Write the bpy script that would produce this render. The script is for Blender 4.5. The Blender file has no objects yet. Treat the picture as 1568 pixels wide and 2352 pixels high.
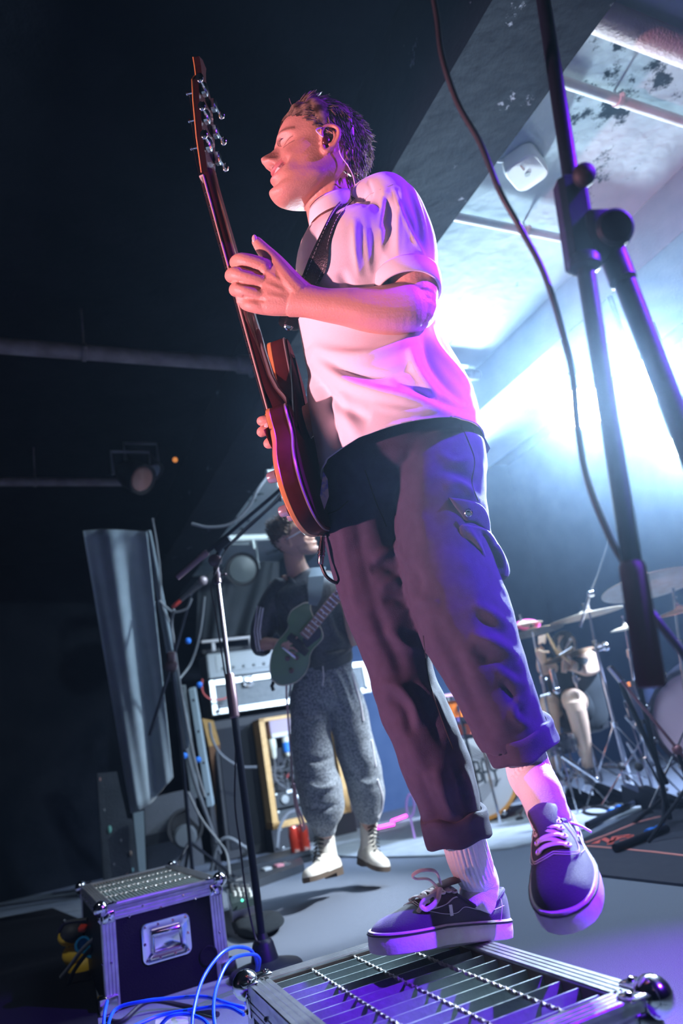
import bpy, bmesh, math, random
import numpy as np
from mathutils import Vector, Matrix

rnd = random.Random(7)
SC = bpy.context.scene
COL = SC.collection

# ------------------------------------------------------------------ camera
FPX = 1600.0                      # focal length in pixels of the 1568x2352 frame
PITCH, ROLL, CAMH = math.radians(19.3), math.radians(10.9), 0.62
FW = np.array([0, math.cos(PITCH), math.sin(PITCH)])
_U0 = np.array([0, -math.sin(PITCH), math.cos(PITCH)])
_R0 = np.array([1.0, 0, 0])
RT = math.cos(ROLL) * _R0 - math.sin(ROLL) * _U0
UP = math.sin(ROLL) * _R0 + math.cos(ROLL) * _U0
C0 = np.array([0, 0, CAMH])
cam_data = bpy.data.cameras.new('camera')
cam_data.sensor_fit = 'VERTICAL'
cam_data.sensor_height = 36
cam_data.lens = FPX / 2352 * 36
cam_data.clip_start = 0.05
cam_data.dof.use_dof = True
cam_data.dof.focus_distance = 1.45
cam_data.dof.aperture_fstop = 2.8
cam = bpy.data.objects.new('camera', cam_data)
COL.objects.link(cam)
cam.matrix_world = Matrix(((RT[0], UP[0], -FW[0], C0[0]), (RT[1], UP[1], -FW[1], C0[1]),
                           (RT[2], UP[2], -FW[2], C0[2]), (0, 0, 0, 1)))
SC.camera = cam

def ray(x, y): return FW + RT * (x - 784) / FPX + UP * (1176 - y) / FPX
def at(x, y, d): return C0 + ray(x, y) * d            # the point d metres deep behind a spot of the photograph
def on(x, y, z=0.0):                                  # the same on a level plane
    r = ray(x, y); return C0 + r * (z - CAMH) / r[2]
def projn(P):                                         # Nx3 -> pixel x, y, depth
    q = np.asarray(P, float) - C0; d = q @ FW
    return np.stack([784 + q @ RT / d * FPX, 1176 - q @ UP / d * FPX, d], -1)
def V(*a): return np.array(a, float)
def nrm(v): v = np.asarray(v, float); return v / (np.linalg.norm(v) + 1e-12)

# the room's own axes (pipes run along XR, beams along YR)
_A = math.radians(-27.5)
XR = V(math.cos(_A), -math.sin(_A), 0); YR = V(math.sin(_A), math.cos(_A), 0); ZR = V(0, 0, 1)
def rp(x, y, z): return XR * x + YR * y + ZR * z

# ------------------------------------------------------------------ exposure, world, lights
SC.view_settings.view_transform = 'Standard'
SC.view_settings.look = 'None'
SC.view_settings.exposure = 0.0
SC.view_settings.gamma = 1.0
SC.view_settings.use_curve_mapping = False
SC.cycles.use_denoising = True
SC.cycles.max_bounces = 6
SC.cycles.volume_bounces = 0
SC.cycles.sample_clamp_indirect = 4.0
SC.cycles.volume_step_rate = 2.0
world = bpy.data.worlds.new('dark_venue'); SC.world = world
world.use_nodes = True
world.node_tree.nodes['Background'].inputs[0].default_value = (0.03, 0.10, 0.35, 1)
world.node_tree.nodes['Background'].inputs[1].default_value = 0.007

def lamp(name, kind, loc, target, energy, color, size=0.1, cone=60, blend=0.3, size_y=None):
    d = bpy.data.lights.new(name, kind)
    d.energy = energy; d.color = color
    if kind == 'SPOT':
        d.spot_size = math.radians(cone); d.spot_blend = blend; d.shadow_soft_size = size
    elif kind == 'AREA':
        d.size = size
        if size_y: d.shape = 'RECTANGLE'; d.size_y = size_y
    else:
        d.shadow_soft_size = size
    o = bpy.data.objects.new(name, d); COL.objects.link(o)
    loc, target = Vector(loc), Vector(target)
    o.location = loc
    o.rotation_euler = (target - loc).to_track_quat('-Z', 'Y').to_euler()
    return o

LCOOL = (0.62, 0.82, 1.0)
BACK = [(at(1470, 880, 3.35), .85), (at(1345, 935, 3.7), .5), (at(1600, 1010, 3.6), .5)]   # the white back lights in view
# pink front light from the audience side
lamp('pink_front_lamp', 'SPOT', (-2.5, .38, .95), (0.0, 1.45, 1.34), 640, (1.0, 0.40, 0.50), .05, 42, .45)
# violet side light from the right of the stage
lamp('violet_side_lamp', 'SPOT', (2.4, 0.35, 2.5), (0.28, 1.25, .74), 2100, (0.16, 0.012, 1.0), .03, 29, .25)
lamp('violet_high_lamp', 'SPOT', (2.4, 0.45, 2.55), (.22, 1.38, 1.62), 620, (0.20, 0.012, 1.0), .03, 24, .4)
lamp('magenta_side_lamp', 'SPOT', (1.25, 0.75, 2.62), (.0, 1.38, 1.46), 110, (0.60, 0.0, 0.9), .03, 19, .5)
lamp('violet_floor_lamp', 'SPOT', (1.5, 1.9, 2.5), (.60, 1.75, 0), 700, (0.30, 0.03, 1.0), .03, 32, .9)
for _p, _k in BACK:
    _q = _p - nrm(_p - C0) * .10
    lamp('white_back_lamp', 'SPOT', _q, (-0.2, 1.35, 1.5), 1350 * _k, LCOOL, .05, 88, 1.0)
lamp('ceiling_wash_lamp', 'SPOT', rp(2.9, 4.4, 2.3), rp(2.25, 1.9, 2.85), 1500, LCOOL, .10, 75, 1.0)
lamp('second_guitarist_lamp', 'SPOT', (2.0, 3.3, 2.45), (-.4, 3.5, .9), 1300, (.80, .90, 1.0), .05, 44, .5)
lamp('added_backline_fill', 'SPOT', rp(2.9, 2.4, 2.5), rp(1.7, 6.0, .9), 430, (.66, .86, 1.0), .06, 84, .7)  # unseen light added to brighten the backline
lamp('kit_lamp', 'SPOT', rp(4.4, 2.2, 2.5), rp(3.9, 4.9, .6), 2300, (.52, .68, 1.0), .10, 75, .8)
lamp('added_left_fill', 'SPOT', (-1.6, 1.9, 2.5), (-1.25, 2.9, .2), 40, (.8, .9, 1.0), .1, 50, .8)  # unseen fill added to brighten the yellow bags
lamp('added_floor_fill', 'AREA', rp(2.1, 2.9, 2.5), rp(2.1, 3.2, 0), 55, (.55, .74, 1.0), 1.2)  # unseen soft light added to lift the floor

# ------------------------------------------------------------------ materials
MATS = {}
def mat(name, col, rough=.6, metal=0.0, noise=0, nscale=20, bump=0, bscale=80, col2=None, spec=None,
        sheen=0, coat=0, emis=None, estr=0, sss=0, trans=0, detail=4, ramp=(.35, .65), alpha=1):
    if name in MATS: return MATS[name]
    m = bpy.data.materials.new(name); m.use_nodes = True
    nt = m.node_tree; b = nt.nodes['Principled BSDF']
    b.inputs['Base Color'].default_value = (*col, 1)
    b.inputs['Roughness'].default_value = rough
    b.inputs['Metallic'].default_value = metal
    if spec is not None: b.inputs['Specular IOR Level'].default_value = spec
    if sheen: b.inputs['Sheen Weight'].default_value = sheen
    if coat: b.inputs['Coat Weight'].default_value = coat; b.inputs['Coat Roughness'].default_value = .08
    if trans: b.inputs['Transmission Weight'].default_value = trans
    if sss:
        b.inputs['Subsurface Weight'].default_value = sss
        b.inputs['Subsurface Radius'].default_value = (.012, .004, .002)
        b.inputs['Subsurface Scale'].default_value = .5
    if emis is not None:
        b.inputs['Emission Color'].default_value = (*emis, 1); b.inputs['Emission Strength'].default_value = estr
    tc = nt.nodes.new('ShaderNodeTexCoord')
    if col2 is not None:
        n = nt.nodes.new('ShaderNodeTexNoise'); n.inputs['Scale'].default_value = nscale; n.inputs['Detail'].default_value = detail
        nt.links.new(tc.outputs['Object'], n.inputs['Vector'])
        r = nt.nodes.new('ShaderNodeValToRGB')
        r.color_ramp.elements[0].position = ramp[0]; r.color_ramp.elements[0].color = (*col, 1)
        r.color_ramp.elements[1].position = ramp[1]; r.color_ramp.elements[1].color = (*col2, 1)
        nt.links.new(n.outputs['Fac'], r.inputs['Fac']); nt.links.new(r.outputs['Color'], b.inputs['Base Color'])
    if bump:
        n = nt.nodes.new('ShaderNodeTexNoise'); n.inputs['Scale'].default_value = bscale; n.inputs['Detail'].default_value = 5
        nt.links.new(tc.outputs['Object'], n.inputs['Vector'])
        u = nt.nodes.new('ShaderNodeBump'); u.inputs['Strength'].default_value = bump; u.inputs['Distance'].default_value = .02
        nt.links.new(n.outputs['Fac'], u.inputs['Height']); nt.links.new(u.outputs['Normal'], b.inputs['Normal'])
    MATS[name] = m
    return m

def vcol_mat(name, rough=.5, sss=0, spec=.5, bump=0, bscale=200, sheen=0):
    m = bpy.data.materials.new(name); m.use_nodes = True; nt = m.node_tree; b = nt.nodes['Principled BSDF']
    a = nt.nodes.new('ShaderNodeAttribute'); a.attribute_name = 'Col'
    nt.links.new(a.outputs['Color'], b.inputs['Base Color'])
    b.inputs['Roughness'].default_value = rough; b.inputs['Specular IOR Level'].default_value = spec
    if sheen: b.inputs['Sheen Weight'].default_value = sheen
    if sss:
        b.inputs['Subsurface Weight'].default_value = sss
        b.inputs['Subsurface Radius'].default_value = (.012, .004, .002); b.inputs['Subsurface Scale'].default_value = .4
    if bump:
        tc = nt.nodes.new('ShaderNodeTexCoord')
        n = nt.nodes.new('ShaderNodeTexNoise'); n.inputs['Scale'].default_value = bscale; n.inputs['Detail'].default_value = 5
        nt.links.new(tc.outputs['Object'], n.inputs['Vector'])
        u = nt.nodes.new('ShaderNodeBump'); u.inputs['Strength'].default_value = bump; u.inputs['Distance'].default_value = .01
        nt.links.new(n.outputs['Fac'], u.inputs['Height']); nt.links.new(u.outputs['Normal'], b.inputs['Normal'])
    return m

# ------------------------------------------------------------------ mesh builder
def frame_from(t, ref=(0, 0, 1)):
    t = nrm(t); ref = np.asarray(ref, float)
    if abs(t @ nrm(ref)) > .97: ref = V(1, 0, 0) if abs(t[0]) < .9 else V(0, 1, 0)
    a = nrm(np.cross(ref, t)); return a, np.cross(t, a)

class MB:
    def __init__(s): s.v = []; s.f = []
    def add(s, vs, fs):
        o = len(s.v); s.v += [tuple(map(float, p)) for p in vs]; s.f += [tuple(i + o for i in f) for f in fs]; return s
    def box(s, c, sx, sy, sz, X=(1, 0, 0), Y=(0, 1, 0), Z=(0, 0, 1)):   # centre, full sizes, axes
        X, Y, Z = nrm(X) * sx / 2, nrm(Y) * sy / 2, nrm(Z) * sz / 2; c = np.asarray(c, float)
        vs = [c + a * X + b * Y + d * Z for d in (-1, 1) for b in (-1, 1) for a in (-1, 1)]
        return s.add(vs, [(0, 2, 3, 1), (4, 5, 7, 6), (0, 1, 5, 4), (2, 6, 7, 3), (0, 4, 6, 2), (1, 3, 7, 5)])
    def bbox(s, c, sx, sy, sz, X=(1, 0, 0), Y=(0, 1, 0), Z=(0, 0, 1), b=.004):  # chamfered box (chamfer on edges along Z and caps)
        X, Y, Z = nrm(X), nrm(Y), nrm(Z); c = np.asarray(c, float); hx, hy, hz = sx / 2, sy / 2, sz / 2
        def ring(ix, z):
            x, y = hx - ix, hy - ix; q = min(b, x * .5, y * .5)
            return [c + X * px + Y * py + Z * z for px, py in ((x - q, -y), (x, -y + q), (x, y - q), (x - q, y), (-x + q, y), (-x, y - q), (-x, -y + q), (-x + q, -y))]
        rs = [ring(b, -hz), ring(0, -hz + b), ring(0, hz - b), ring(b, hz)]
        return s.rings(rs, True)
    def rings(s, rs, caps=True, closed=False):
        n = len(rs[0]); vs = [p for r in rs for p in r]; fs = []
        m = len(rs)
        for i in range(m if closed else m - 1):
            for j in range(n):
                a, b2 = i * n + j, i * n + (j + 1) % n; c2, d = ((i + 1) % m) * n + (j + 1) % n, ((i + 1) % m) * n + j
                fs.append((a, b2, c2, d))
        if caps and not closed: fs += [tuple(reversed(range(n))), tuple(range((m - 1) * n, m * n))]
        return s.add(vs, fs)
    def tube(s, pts, r, n=10, caps=True, flat=1.0, ref=(0, 0, 1)):
        pts = [np.asarray(p, float) for p in pts]; m = len(pts)
        rr = r if hasattr(r, '__len__') else [r] * m
        rs = []; a = None
        for i, p in enumerate(pts):
            t = nrm((pts[min(i + 1, m - 1)] - pts[max(i - 1, 0)]))
            if a is None: a, b2 = frame_from(t, ref)
            else:
                a = nrm(a - t * (a @ t)); b2 = np.cross(t, a)
            rs.append([p + rr[i] * (math.cos(k * 2 * math.pi / n) * a + flat * math.sin(k * 2 * math.pi / n) * b2) for k in range(n)])
        return s.rings(rs, caps)
    def lathe(s, c, prof, axis=(0, 0, 1), n=24, caps=True):       # prof: (radius, height)
        axis = nrm(axis); a, b2 = frame_from(axis, (0.3, 1, 0.2)); c = np.asarray(c, float)
        rs = [[c + axis * h + max(r, 1e-5) * (math.cos(k * 2 * math.pi / n) * a + math.sin(k * 2 * math.pi / n) * b2) for k in range(n)] for r, h in prof]
        return s.rings(rs, caps)
    def ball(s, c, r, n=12, sc=(1, 1, 1), axes=None):
        c = np.asarray(c, float); A = axes if axes is not None else (V(1, 0, 0), V(0, 1, 0), V(0, 0, 1)); rs = []
        m = max(5, n // 2 + 1)
        for i in range(m):
            ph = math.pi * (i + .02) / (m - 1 + .04)
            rs.append([c + r * (sc[0] * math.sin(ph) * math.cos(k * 2 * math.pi / n) * A[0] + sc[1] * math.sin(ph) * math.sin(k * 2 * math.pi / n) * A[1] - sc[2] * math.cos(ph) * A[2]) for k in range(n)])
        return s.rings(rs, True)
    def prism(s, poly, o, X, Y, Z, h):                            # polygon extruded along Z by h
        o = np.asarray(o, float); n = len(poly)
        a = [o + X * p[0] + Y * p[1] for p in poly]; b2 = [q + Z * h for q in a]
        return s.add(a + b2, [tuple(reversed(range(n))), tuple(range(n, 2 * n))] + [(i, (i + 1) % n, (i + 1) % n + n, i + n) for i in range(n)])

ORG = {}
def tag(o, label=None, cat=None, group=None, kind=None):
    if label: o['label'] = label
    if cat: o['category'] = cat
    if group: o['group'] = group
    if kind: o['kind'] = kind
    return o
def thing(name, label, cat, loc, group=None):
    o = bpy.data.objects.new(name, None); COL.objects.link(o)
    o.empty_display_size = .05
    o.location = Vector(loc); ORG[o.name] = np.asarray(loc, float)
    return tag(o, label, cat, group)
def mesh_obj(name, me, m, parent=None, smooth=True, angle=40):
    o = bpy.data.objects.new(name, me); COL.objects.link(o)
    if m: me.materials.append(m)
    if smooth:
        me.shade_smooth()
        if angle: me.set_sharp_from_angle(angle=math.radians(angle))
    if parent is not None:
        org = ORG[parent.name]; o.parent = parent; ORG[o.name] = org
        n = len(me.vertices); co = np.empty(n * 3, 'f'); me.vertices.foreach_get('co', co)
        co = co.reshape(-1, 3) - org.astype('f'); me.vertices.foreach_set('co', co.ravel())
    else: ORG[o.name] = V(0, 0, 0)
    me.update()
    return o
def recalc(me):
    bm = bmesh.new(); bm.from_mesh(me); bmesh.ops.recalc_face_normals(bm, faces=bm.faces); bm.to_mesh(me); bm.free()
def obj(name, mb, m, parent=None, smooth=True, angle=40, label=None, fix=True):
    me = bpy.data.meshes.new(name); me.from_pydata(mb.v, [], mb.f)
    if fix: recalc(me)
    o = mesh_obj(name, me, m, parent, smooth, angle)
    if label: o['label'] = label
    return o
def single(name, mb, m, label, cat, group=None, smooth=True, angle=40, base=None):   # a thing that is one mesh, origin at its base
    me = bpy.data.meshes.new(name); me.from_pydata(mb.v, [], mb.f); recalc(me)
    a = np.array(mb.v); org = base if base is not None else V((a[:, 0].min() + a[:, 0].max()) / 2, (a[:, 1].min() + a[:, 1].max()) / 2, a[:, 2].min())
    o = mesh_obj(name, me, m, None, smooth, angle)
    me.transform(Matrix.Translation(Vector(-org))); o.location = Vector(org); ORG[o.name] = org
    return tag(o, label, cat, group)
def struct(name, mb, m, smooth=False, angle=40):
    o = obj(name, mb, m, None, smooth, angle); o['kind'] = 'structure'; return o
def children(o): return [c for c in bpy.data.objects if c.parent == o]
def copy_tree(o, loc=None, rotz=0, label=None, group=None, parent=None):
    c = o.copy(); COL.objects.link(c)
    if parent is not None: c.parent = parent
    if loc is not None: c.location = Vector(loc)
    if rotz: c.rotation_euler.z += rotz
    if label: c['label'] = label
    if group: c['group'] = group
    for ch in children(o): copy_tree(ch, parent=c)
    return c
def spline(pts, n=8):                                             # Catmull-Rom through points
    P = [np.asarray(p, float) for p in pts]; P = [2 * P[0] - P[1]] + P + [2 * P[-1] - P[-2]]; out = []
    for i in range(1, len(P) - 2):
        for k in range(n):
            t = k / n
            out.append(.5 * ((2 * P[i]) + (-P[i - 1] + P[i + 1]) * t + (2 * P[i - 1] - 5 * P[i] + 4 * P[i + 1] - P[i + 2]) * t * t + (-P[i - 1] + 3 * P[i] - 3 * P[i + 1] + P[i + 2]) * t ** 3))
    out.append(P[-2]); return out

# cross-section lofting: each station is (x, y, depth, width in pixels, depth/width ratio[, section twist in degrees])
def limb_rings(st, n=24, sub=3, power=2.0, end_round=True):
    S = [np.array(list(s) + [0] * (6 - len(s)), float) for s in st]
    S = spline(S, sub) if sub > 1 else S
    P = [at(s[0], s[1], s[2]) for s in S]; m = len(S); rs = []
    for i in range(m):
        T = nrm(P[min(i + 1, m - 1)] - P[max(i - 1, 0)])
        tx, ty = T @ RT, T @ UP
        W = nrm(-ty * RT + tx * UP) if math.hypot(tx, ty) > .15 else RT
        W = nrm(W - T * (W @ T)); a = math.radians(S[i][5]); D = np.cross(T, W)
        W, D = W, D
        r = S[i][3] / 2 * S[i][2] / FPX
        ring = []
        for k in range(n):
            u = 2 * math.pi * k / n; cx, sy = math.cos(u), math.sin(u)
            cx = math.copysign(abs(cx) ** (2 / power), cx); sy = math.copysign(abs(sy) ** (2 / power), sy)
            x, y = r * cx, r * S[i][4] * sy
            ring.append(P[i] + W * (x * math.cos(a) - y * math.sin(a)) + D * (x * math.sin(a) + y * math.cos(a)))
        rs.append(ring)
    if end_round:
        for e, nb in ((0, 1), (m - 1, m - 2)):
            c = np.mean(rs[e], 0); d = nrm(c - np.mean(rs[nb], 0)); r = np.linalg.norm(rs[e][0] - c)
            q = [[c + (p - c) * .6 + d * r * .28 for p in rs[e]], [c + (p - c) * .15 + d * r * .4 for p in rs[e]]]
            if e == 0: rs = [q[1], q[0]] + rs; m += 2
            else: rs = rs + q
    return rs
def limb(mb, st, **k): mb.rings(limb_rings(st, **k), True); return mb

def remesh(mb, voxel, smooth=2, fac=.5, bool_cut=None):
    """Union of closed shapes -> one continuous surface mesh."""
    me = bpy.data.meshes.new('union'); me.from_pydata(mb.v, [], mb.f); recalc_islands(me)
    o = bpy.data.objects.new('union', me); COL.objects.link(o)
    md = o.modifiers.new('r', 'REMESH'); md.mode = 'VOXEL'; md.voxel_size = voxel; md.use_smooth_shade = True
    if smooth:
        s = o.modifiers.new('s', 'SMOOTH'); s.factor = fac; s.iterations = smooth
    dg = bpy.context.evaluated_depsgraph_get()
    res = bpy.data.meshes.new_from_object(o.evaluated_get(dg))
    bpy.data.objects.remove(o); bpy.data.meshes.remove(me)
    return res
def recalc_islands(me): recalc(me)
def get_co(me):
    co = np.empty(len(me.vertices) * 3, 'f'); me.vertices.foreach_get('co', co); return co.reshape(-1, 3).astype(float)
def set_co(me, co): me.vertices.foreach_set('co', np.asarray(co, 'f').ravel()); me.update()
def get_no(me):
    no = np.empty(len(me.vertices) * 3, 'f'); me.vertices.foreach_get('normal', no); return no.reshape(-1, 3).astype(float)
def seg_dist(P, pts):
    """distance of 2D points P to polyline pts, and parameter 0..1 along it"""
    best = np.full(len(P), 1e9); par = np.zeros(len(P)); sgn = np.zeros(len(P)); L = 0
    pts = np.asarray(pts, float); tot = np.linalg.norm(np.diff(pts, axis=0), axis=1).sum()
    for a, b in zip(pts[:-1], pts[1:]):
        d = b - a; l = np.linalg.norm(d); t = np.clip(((P - a) @ d) / (l * l), 0, 1)
        q = P - (a + t[:, None] * d); dist = np.linalg.norm(q, axis=1)
        s = d[0] * (P[:, 1] - a[1]) - d[1] * (P[:, 0] - a[0])
        m = dist < best; best[m] = dist[m]; par[m] = (L + t[m] * l) / tot; sgn[m] = np.sign(s[m]); L += l
    return best, par, sgn
def sculpt(me, strokes, depth=None, both=False):
    """fold strokes: (points on the photograph, radius px, height m[, kind]) raise or lower the camera-side surface"""
    co = get_co(me); no = get_no(me); q = projn(co)
    view = co - C0; view /= np.linalg.norm(view, axis=1)[:, None]
    facing = -(no * view).sum(1)
    w0 = np.clip(facing * 2.2 + .35, 0, 1) if not both else 1.0
    disp = np.zeros(len(co))
    for st in strokes:
        pts, r, h = st[0], st[1], st[2]
        pts = np.array([p[:2] for p in spline([V(*p) for p in pts], 5)]) if len(pts) > 2 else pts
        d, t, s = seg_dist(q[:, :2], pts)
        taper = np.clip(np.sin(np.pi * np.clip(t, .0, 1)) ** .6, 0, 1) if len(st) < 4 or st[3] != 'flat' else 1
        if len(st) > 3 and st[3] == 'step':        # a ledge: soft on one side
            disp += h * np.exp(-(d / r) ** 2) * np.where(s > 0, 1, 0) * taper
        else:
            disp += h * np.exp(-(d / r) ** 2) * taper
    co += no * (disp * w0)[:, None]
    set_co(me, co)
def set_vcol(me, cols):
    a = me.color_attributes.new('Col', 'FLOAT_COLOR', 'POINT')
    a.data.foreach_set('color', np.concatenate([cols, np.ones((len(cols), 1))], 1).astype('f').ravel())
# ================================================================== the room
M_CONC = mat('painted_concrete_ceiling', (.42, .50, .54), .8, col2=(.62, .70, .74), nscale=1.6, bump=.25, bscale=9, detail=8, ramp=(.3, .7))
def stain_mat(name, base, base2, stain, sscale, thr, bump=.3):
    m = mat(name, base, .9, col2=base2, nscale=2.2, bump=bump, bscale=14, detail=8, spec=.08)
    nt = m.node_tree; b = nt.nodes['Principled BSDF']; src = b.inputs['Base Color'].links[0].from_socket
    tc = nt.nodes.new('ShaderNodeTexCoord')
    n1 = nt.nodes.new('ShaderNodeTexNoise'); n1.inputs['Scale'].default_value = sscale; n1.inputs['Detail'].default_value = 9; n1.inputs['Roughness'].default_value = .7
    n2 = nt.nodes.new('ShaderNodeTexNoise'); n2.inputs['Scale'].default_value = sscale * .22; n2.inputs['Detail'].default_value = 2
    for n in (n1, n2): nt.links.new(tc.outputs['Object'], n.inputs['Vector'])
    mu = nt.nodes.new('ShaderNodeMath'); mu.operation = 'MULTIPLY'; nt.links.new(n1.outputs['Fac'], mu.inputs[0]); nt.links.new(n2.outputs['Fac'], mu.inputs[1])
    r = nt.nodes.new('ShaderNodeValToRGB'); r.color_ramp.elements[0].position = thr; r.color_ramp.elements[1].position = thr + .05
    nt.links.new(mu.outputs[0], r.inputs['Fac'])
    mx = nt.nodes.new('ShaderNodeMixRGB'); nt.links.new(r.outputs['Color'], mx.inputs['Fac']); nt.links.new(src, mx.inputs[1]); mx.inputs[2].default_value = (*stain, 1)
    nt.links.new(mx.outputs[0], b.inputs['Base Color'])
    return m
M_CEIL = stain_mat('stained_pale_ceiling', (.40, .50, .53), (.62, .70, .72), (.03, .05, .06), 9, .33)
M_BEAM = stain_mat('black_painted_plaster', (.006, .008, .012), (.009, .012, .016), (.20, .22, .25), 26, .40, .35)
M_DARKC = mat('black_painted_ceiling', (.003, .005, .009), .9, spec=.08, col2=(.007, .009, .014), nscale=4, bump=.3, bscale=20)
M_WALL = mat('dark_blue_drape', (.06, .10, .20), .9, spec=.1, col2=(.08, .125, .235), nscale=3, bump=.1, bscale=30)
M_CARPET = mat('grey_stage_carpet', (.15, .172, .225), .95, spec=.15, col2=(.21, .238, .30), nscale=420, bump=.5, bscale=500, detail=2)
ZB, ZC = 2.6, 2.85
struct('floor', MB().box(rp(1.5, 3.0, -.05), 18, 14, .1, XR, YR), M_CARPET)
BX0, BX1 = 1.31, 1.69
struct('ceiling', MB().box(rp((BX1 - .1 + 3.4) / 2, 2.9, ZC + .05), 3.4 - BX1 + .1, 12, .1, XR, YR), M_CEIL)
struct('ceiling_high', MB().box(rp(5.2, 2.9, 4.35), 3.7, 12, .1, XR, YR), M_DARKC)
struct('ceiling_step', MB().box(rp(3.44, 2.9, 3.65), .08, 12, 1.5, XR, YR), M_DARKC)
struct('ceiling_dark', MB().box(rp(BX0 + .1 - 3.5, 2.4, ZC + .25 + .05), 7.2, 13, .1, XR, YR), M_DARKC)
bm_ = MB()
bm_.box(rp((BX0 + BX1) / 2, 2.9, ZB + .32), BX1 - BX0, 12, .64, XR, YR)
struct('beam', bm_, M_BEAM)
struct('beam_far', MB().box(rp(3.15, 2.9, ZC - .12), .68, 12, .30, XR, YR), mat('grey_painted_beam', (.17, .23, .27), .8, col2=(.22, .28, .32), nscale=5, bump=.2))
struct('wall_back', MB().box(rp(6.2, 7.6, 2.15), 6.2, .1, 4.5, XR, YR), M_WALL)
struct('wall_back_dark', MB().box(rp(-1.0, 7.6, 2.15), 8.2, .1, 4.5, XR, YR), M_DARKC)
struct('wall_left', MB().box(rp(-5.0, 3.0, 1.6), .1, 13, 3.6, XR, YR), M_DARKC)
struct('wall_right', MB().box(rp(6.9, 3.0, 2.15), .1, 13, 4.5, XR, YR), M_WALL)
# pipes under the ceiling
M_PIPEW = mat('white_painted_pipe', (.68, .72, .74), .45, col2=(.55, .5, .48), nscale=6, bump=.1)
M_PIPER = mat('rusty_painted_pipe', (.45, .32, .30), .6, col2=(.60, .55, .55), nscale=4, bump=.3)
M_PIPEG = mat('grey_painted_pipe', (.22, .20, .22), .6, col2=(.12, .10, .11), nscale=9, bump=.2)
def pipe(x0, x1, y, z, r, m, label, br=(), group='pipes under the ceiling', flange=None, zc=ZC):
    t = thing('ceiling_pipe', label, 'pipe', rp((x0 + x1) / 2, y, z), group)
    obj('pipe_run', MB().tube([rp(x0, y, z), rp((x0 + x1) / 2, y, z), rp(x1, y, z)], r, 16), m, t)
    for bx in br:
        b = MB(); b.lathe(rp(bx - .012, y, z), [(r + .001, 0), (r + .006, .002), (r + .006, .022), (r + .001, .024)], XR, 20)
        b.tube([rp(bx, y, z + r), rp(bx, y, zc)], .006, 8); b.ball(rp(bx, y - r - .004, z), .012, 8)
        obj('bracket', b, m, t)
    if flange:
        obj('flange', MB().lathe(rp(flange - .1, y, z), [(r + .004, 0), (r + .010, .01), (r + .012, .085), (r + .03, .09), (r + .03, .1)], XR, 20), m, t)
    return t
pipe(BX1 - .02, 2.85, .99, ZC - .07, .052, M_PIPER, 'thick rust stained pipe across the ceiling at the top right corner', ())
pipe(BX1 - .02, 2.85, 1.235, ZC - .05, .020, M_PIPEW, 'thin white pipe crossing the pale ceiling behind the tall boom arm', (2.17,))
pipe(BX1 - .02, 2.85, 1.925, ZC - .05, .020, M_PIPEW, 'thin white pipe beside the white emergency lamp', (2.26,))
pipe(BX1 - .02, 2.85, 3.13, ZC - .05, .034, M_PIPEW, 'bright white pipe level with the shirt hem', (2.75,))
pipe(-4.9, BX0, 3.26, ZC - .02, .042, M_PIPEG, 'dark grey pipe ending in a flange left of the forearm', (.39,), flange=BX0, zc=ZC + .25)
pipe(-4.9, BX0 - .3, 4.9, ZC - .02, .032, M_PIPEG, 'dim dark pipe above the hanging curtain', (.2,), zc=ZC + .25)
# white emergency lamp under the ceiling
eL = on(1210, 398, ZC - .07)
t = thing('emergency_light', 'square white ceiling lamp with rounded corners beside the black beam', 'lamp', eL)
def rrect(w, h, r, n=6):
    out = []
    for cx, cy, a0 in ((w / 2 - r, h / 2 - r, 0), (-w / 2 + r, h / 2 - r, 90), (-w / 2 + r, -h / 2 + r, 180), (w / 2 - r, -h / 2 + r, 270)):
        for k in range(n + 1):
            a = math.radians(a0 + 90 * k / n); out.append((cx + r * math.cos(a), cy + r * math.sin(a)))
    return out
_X, _Y = nrm(XR * .9 + YR * .45), nrm(YR * .9 - XR * .45)
b = MB(); rs = []
for s, z in ((.80, .07), (.97, .066), (1, .03), (.97, .006), (.9, 0)):
    rs.append([eL + _X * p[0] * s + _Y * p[1] * s + V(0, 0, z - .005) for p in rrect(.19, .15, .045)])
obj('housing', b.rings(rs), mat('white_lamp_plastic', (.85, .86, .84), .35, bump=.05), t)
obj('indicator', MB().lathe(eL + V(0, 0, -.008), [(.012, 0), (.012, .01)]), mat('glass_grey', (.5, .55, .5), .2), t)
obj('scorch_mark', MB().box(eL - _X * .05 + V(0, 0, -.0055), .035, .005, .002, _X, _Y), mat('brown_scorch', (.25, .08, .04), .7), t)
obj('feed_cable', MB().tube(spline([eL + V(0, 0, .05) - XR * .08, eL + V(0, 0, .055) - XR * .14 + YR * .02, rp(BX1, eL @ YR, ZC - .04)], 5), .007, 8), M_PIPEW, t)
# white tube lamp along the far beam
p0, p1 = on(1318, 748, 2.68), on(1700, 470, 2.68)
ax = YR * -1
L_ = (p1 - p0) @ ax
t = thing('tube_light', 'long white glowing tube lamp running under the grey beam', 'lamp', p0)
obj('tube', MB().tube([p0 - ax * .0, p0 + ax * .02, p0 + ax * .05, p0 + ax * L_], [.015, .04, .05, .05], 16), mat('lit_tube', (.9, .95, 1), .4, emis=(.8, .92, 1.0), estr=3.0), t)
obj('clip', MB().box(p0 + ax * .3 + V(0, 0, .06), .03, .04, .06, XR, YR), M_PIPEW, t)
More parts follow.
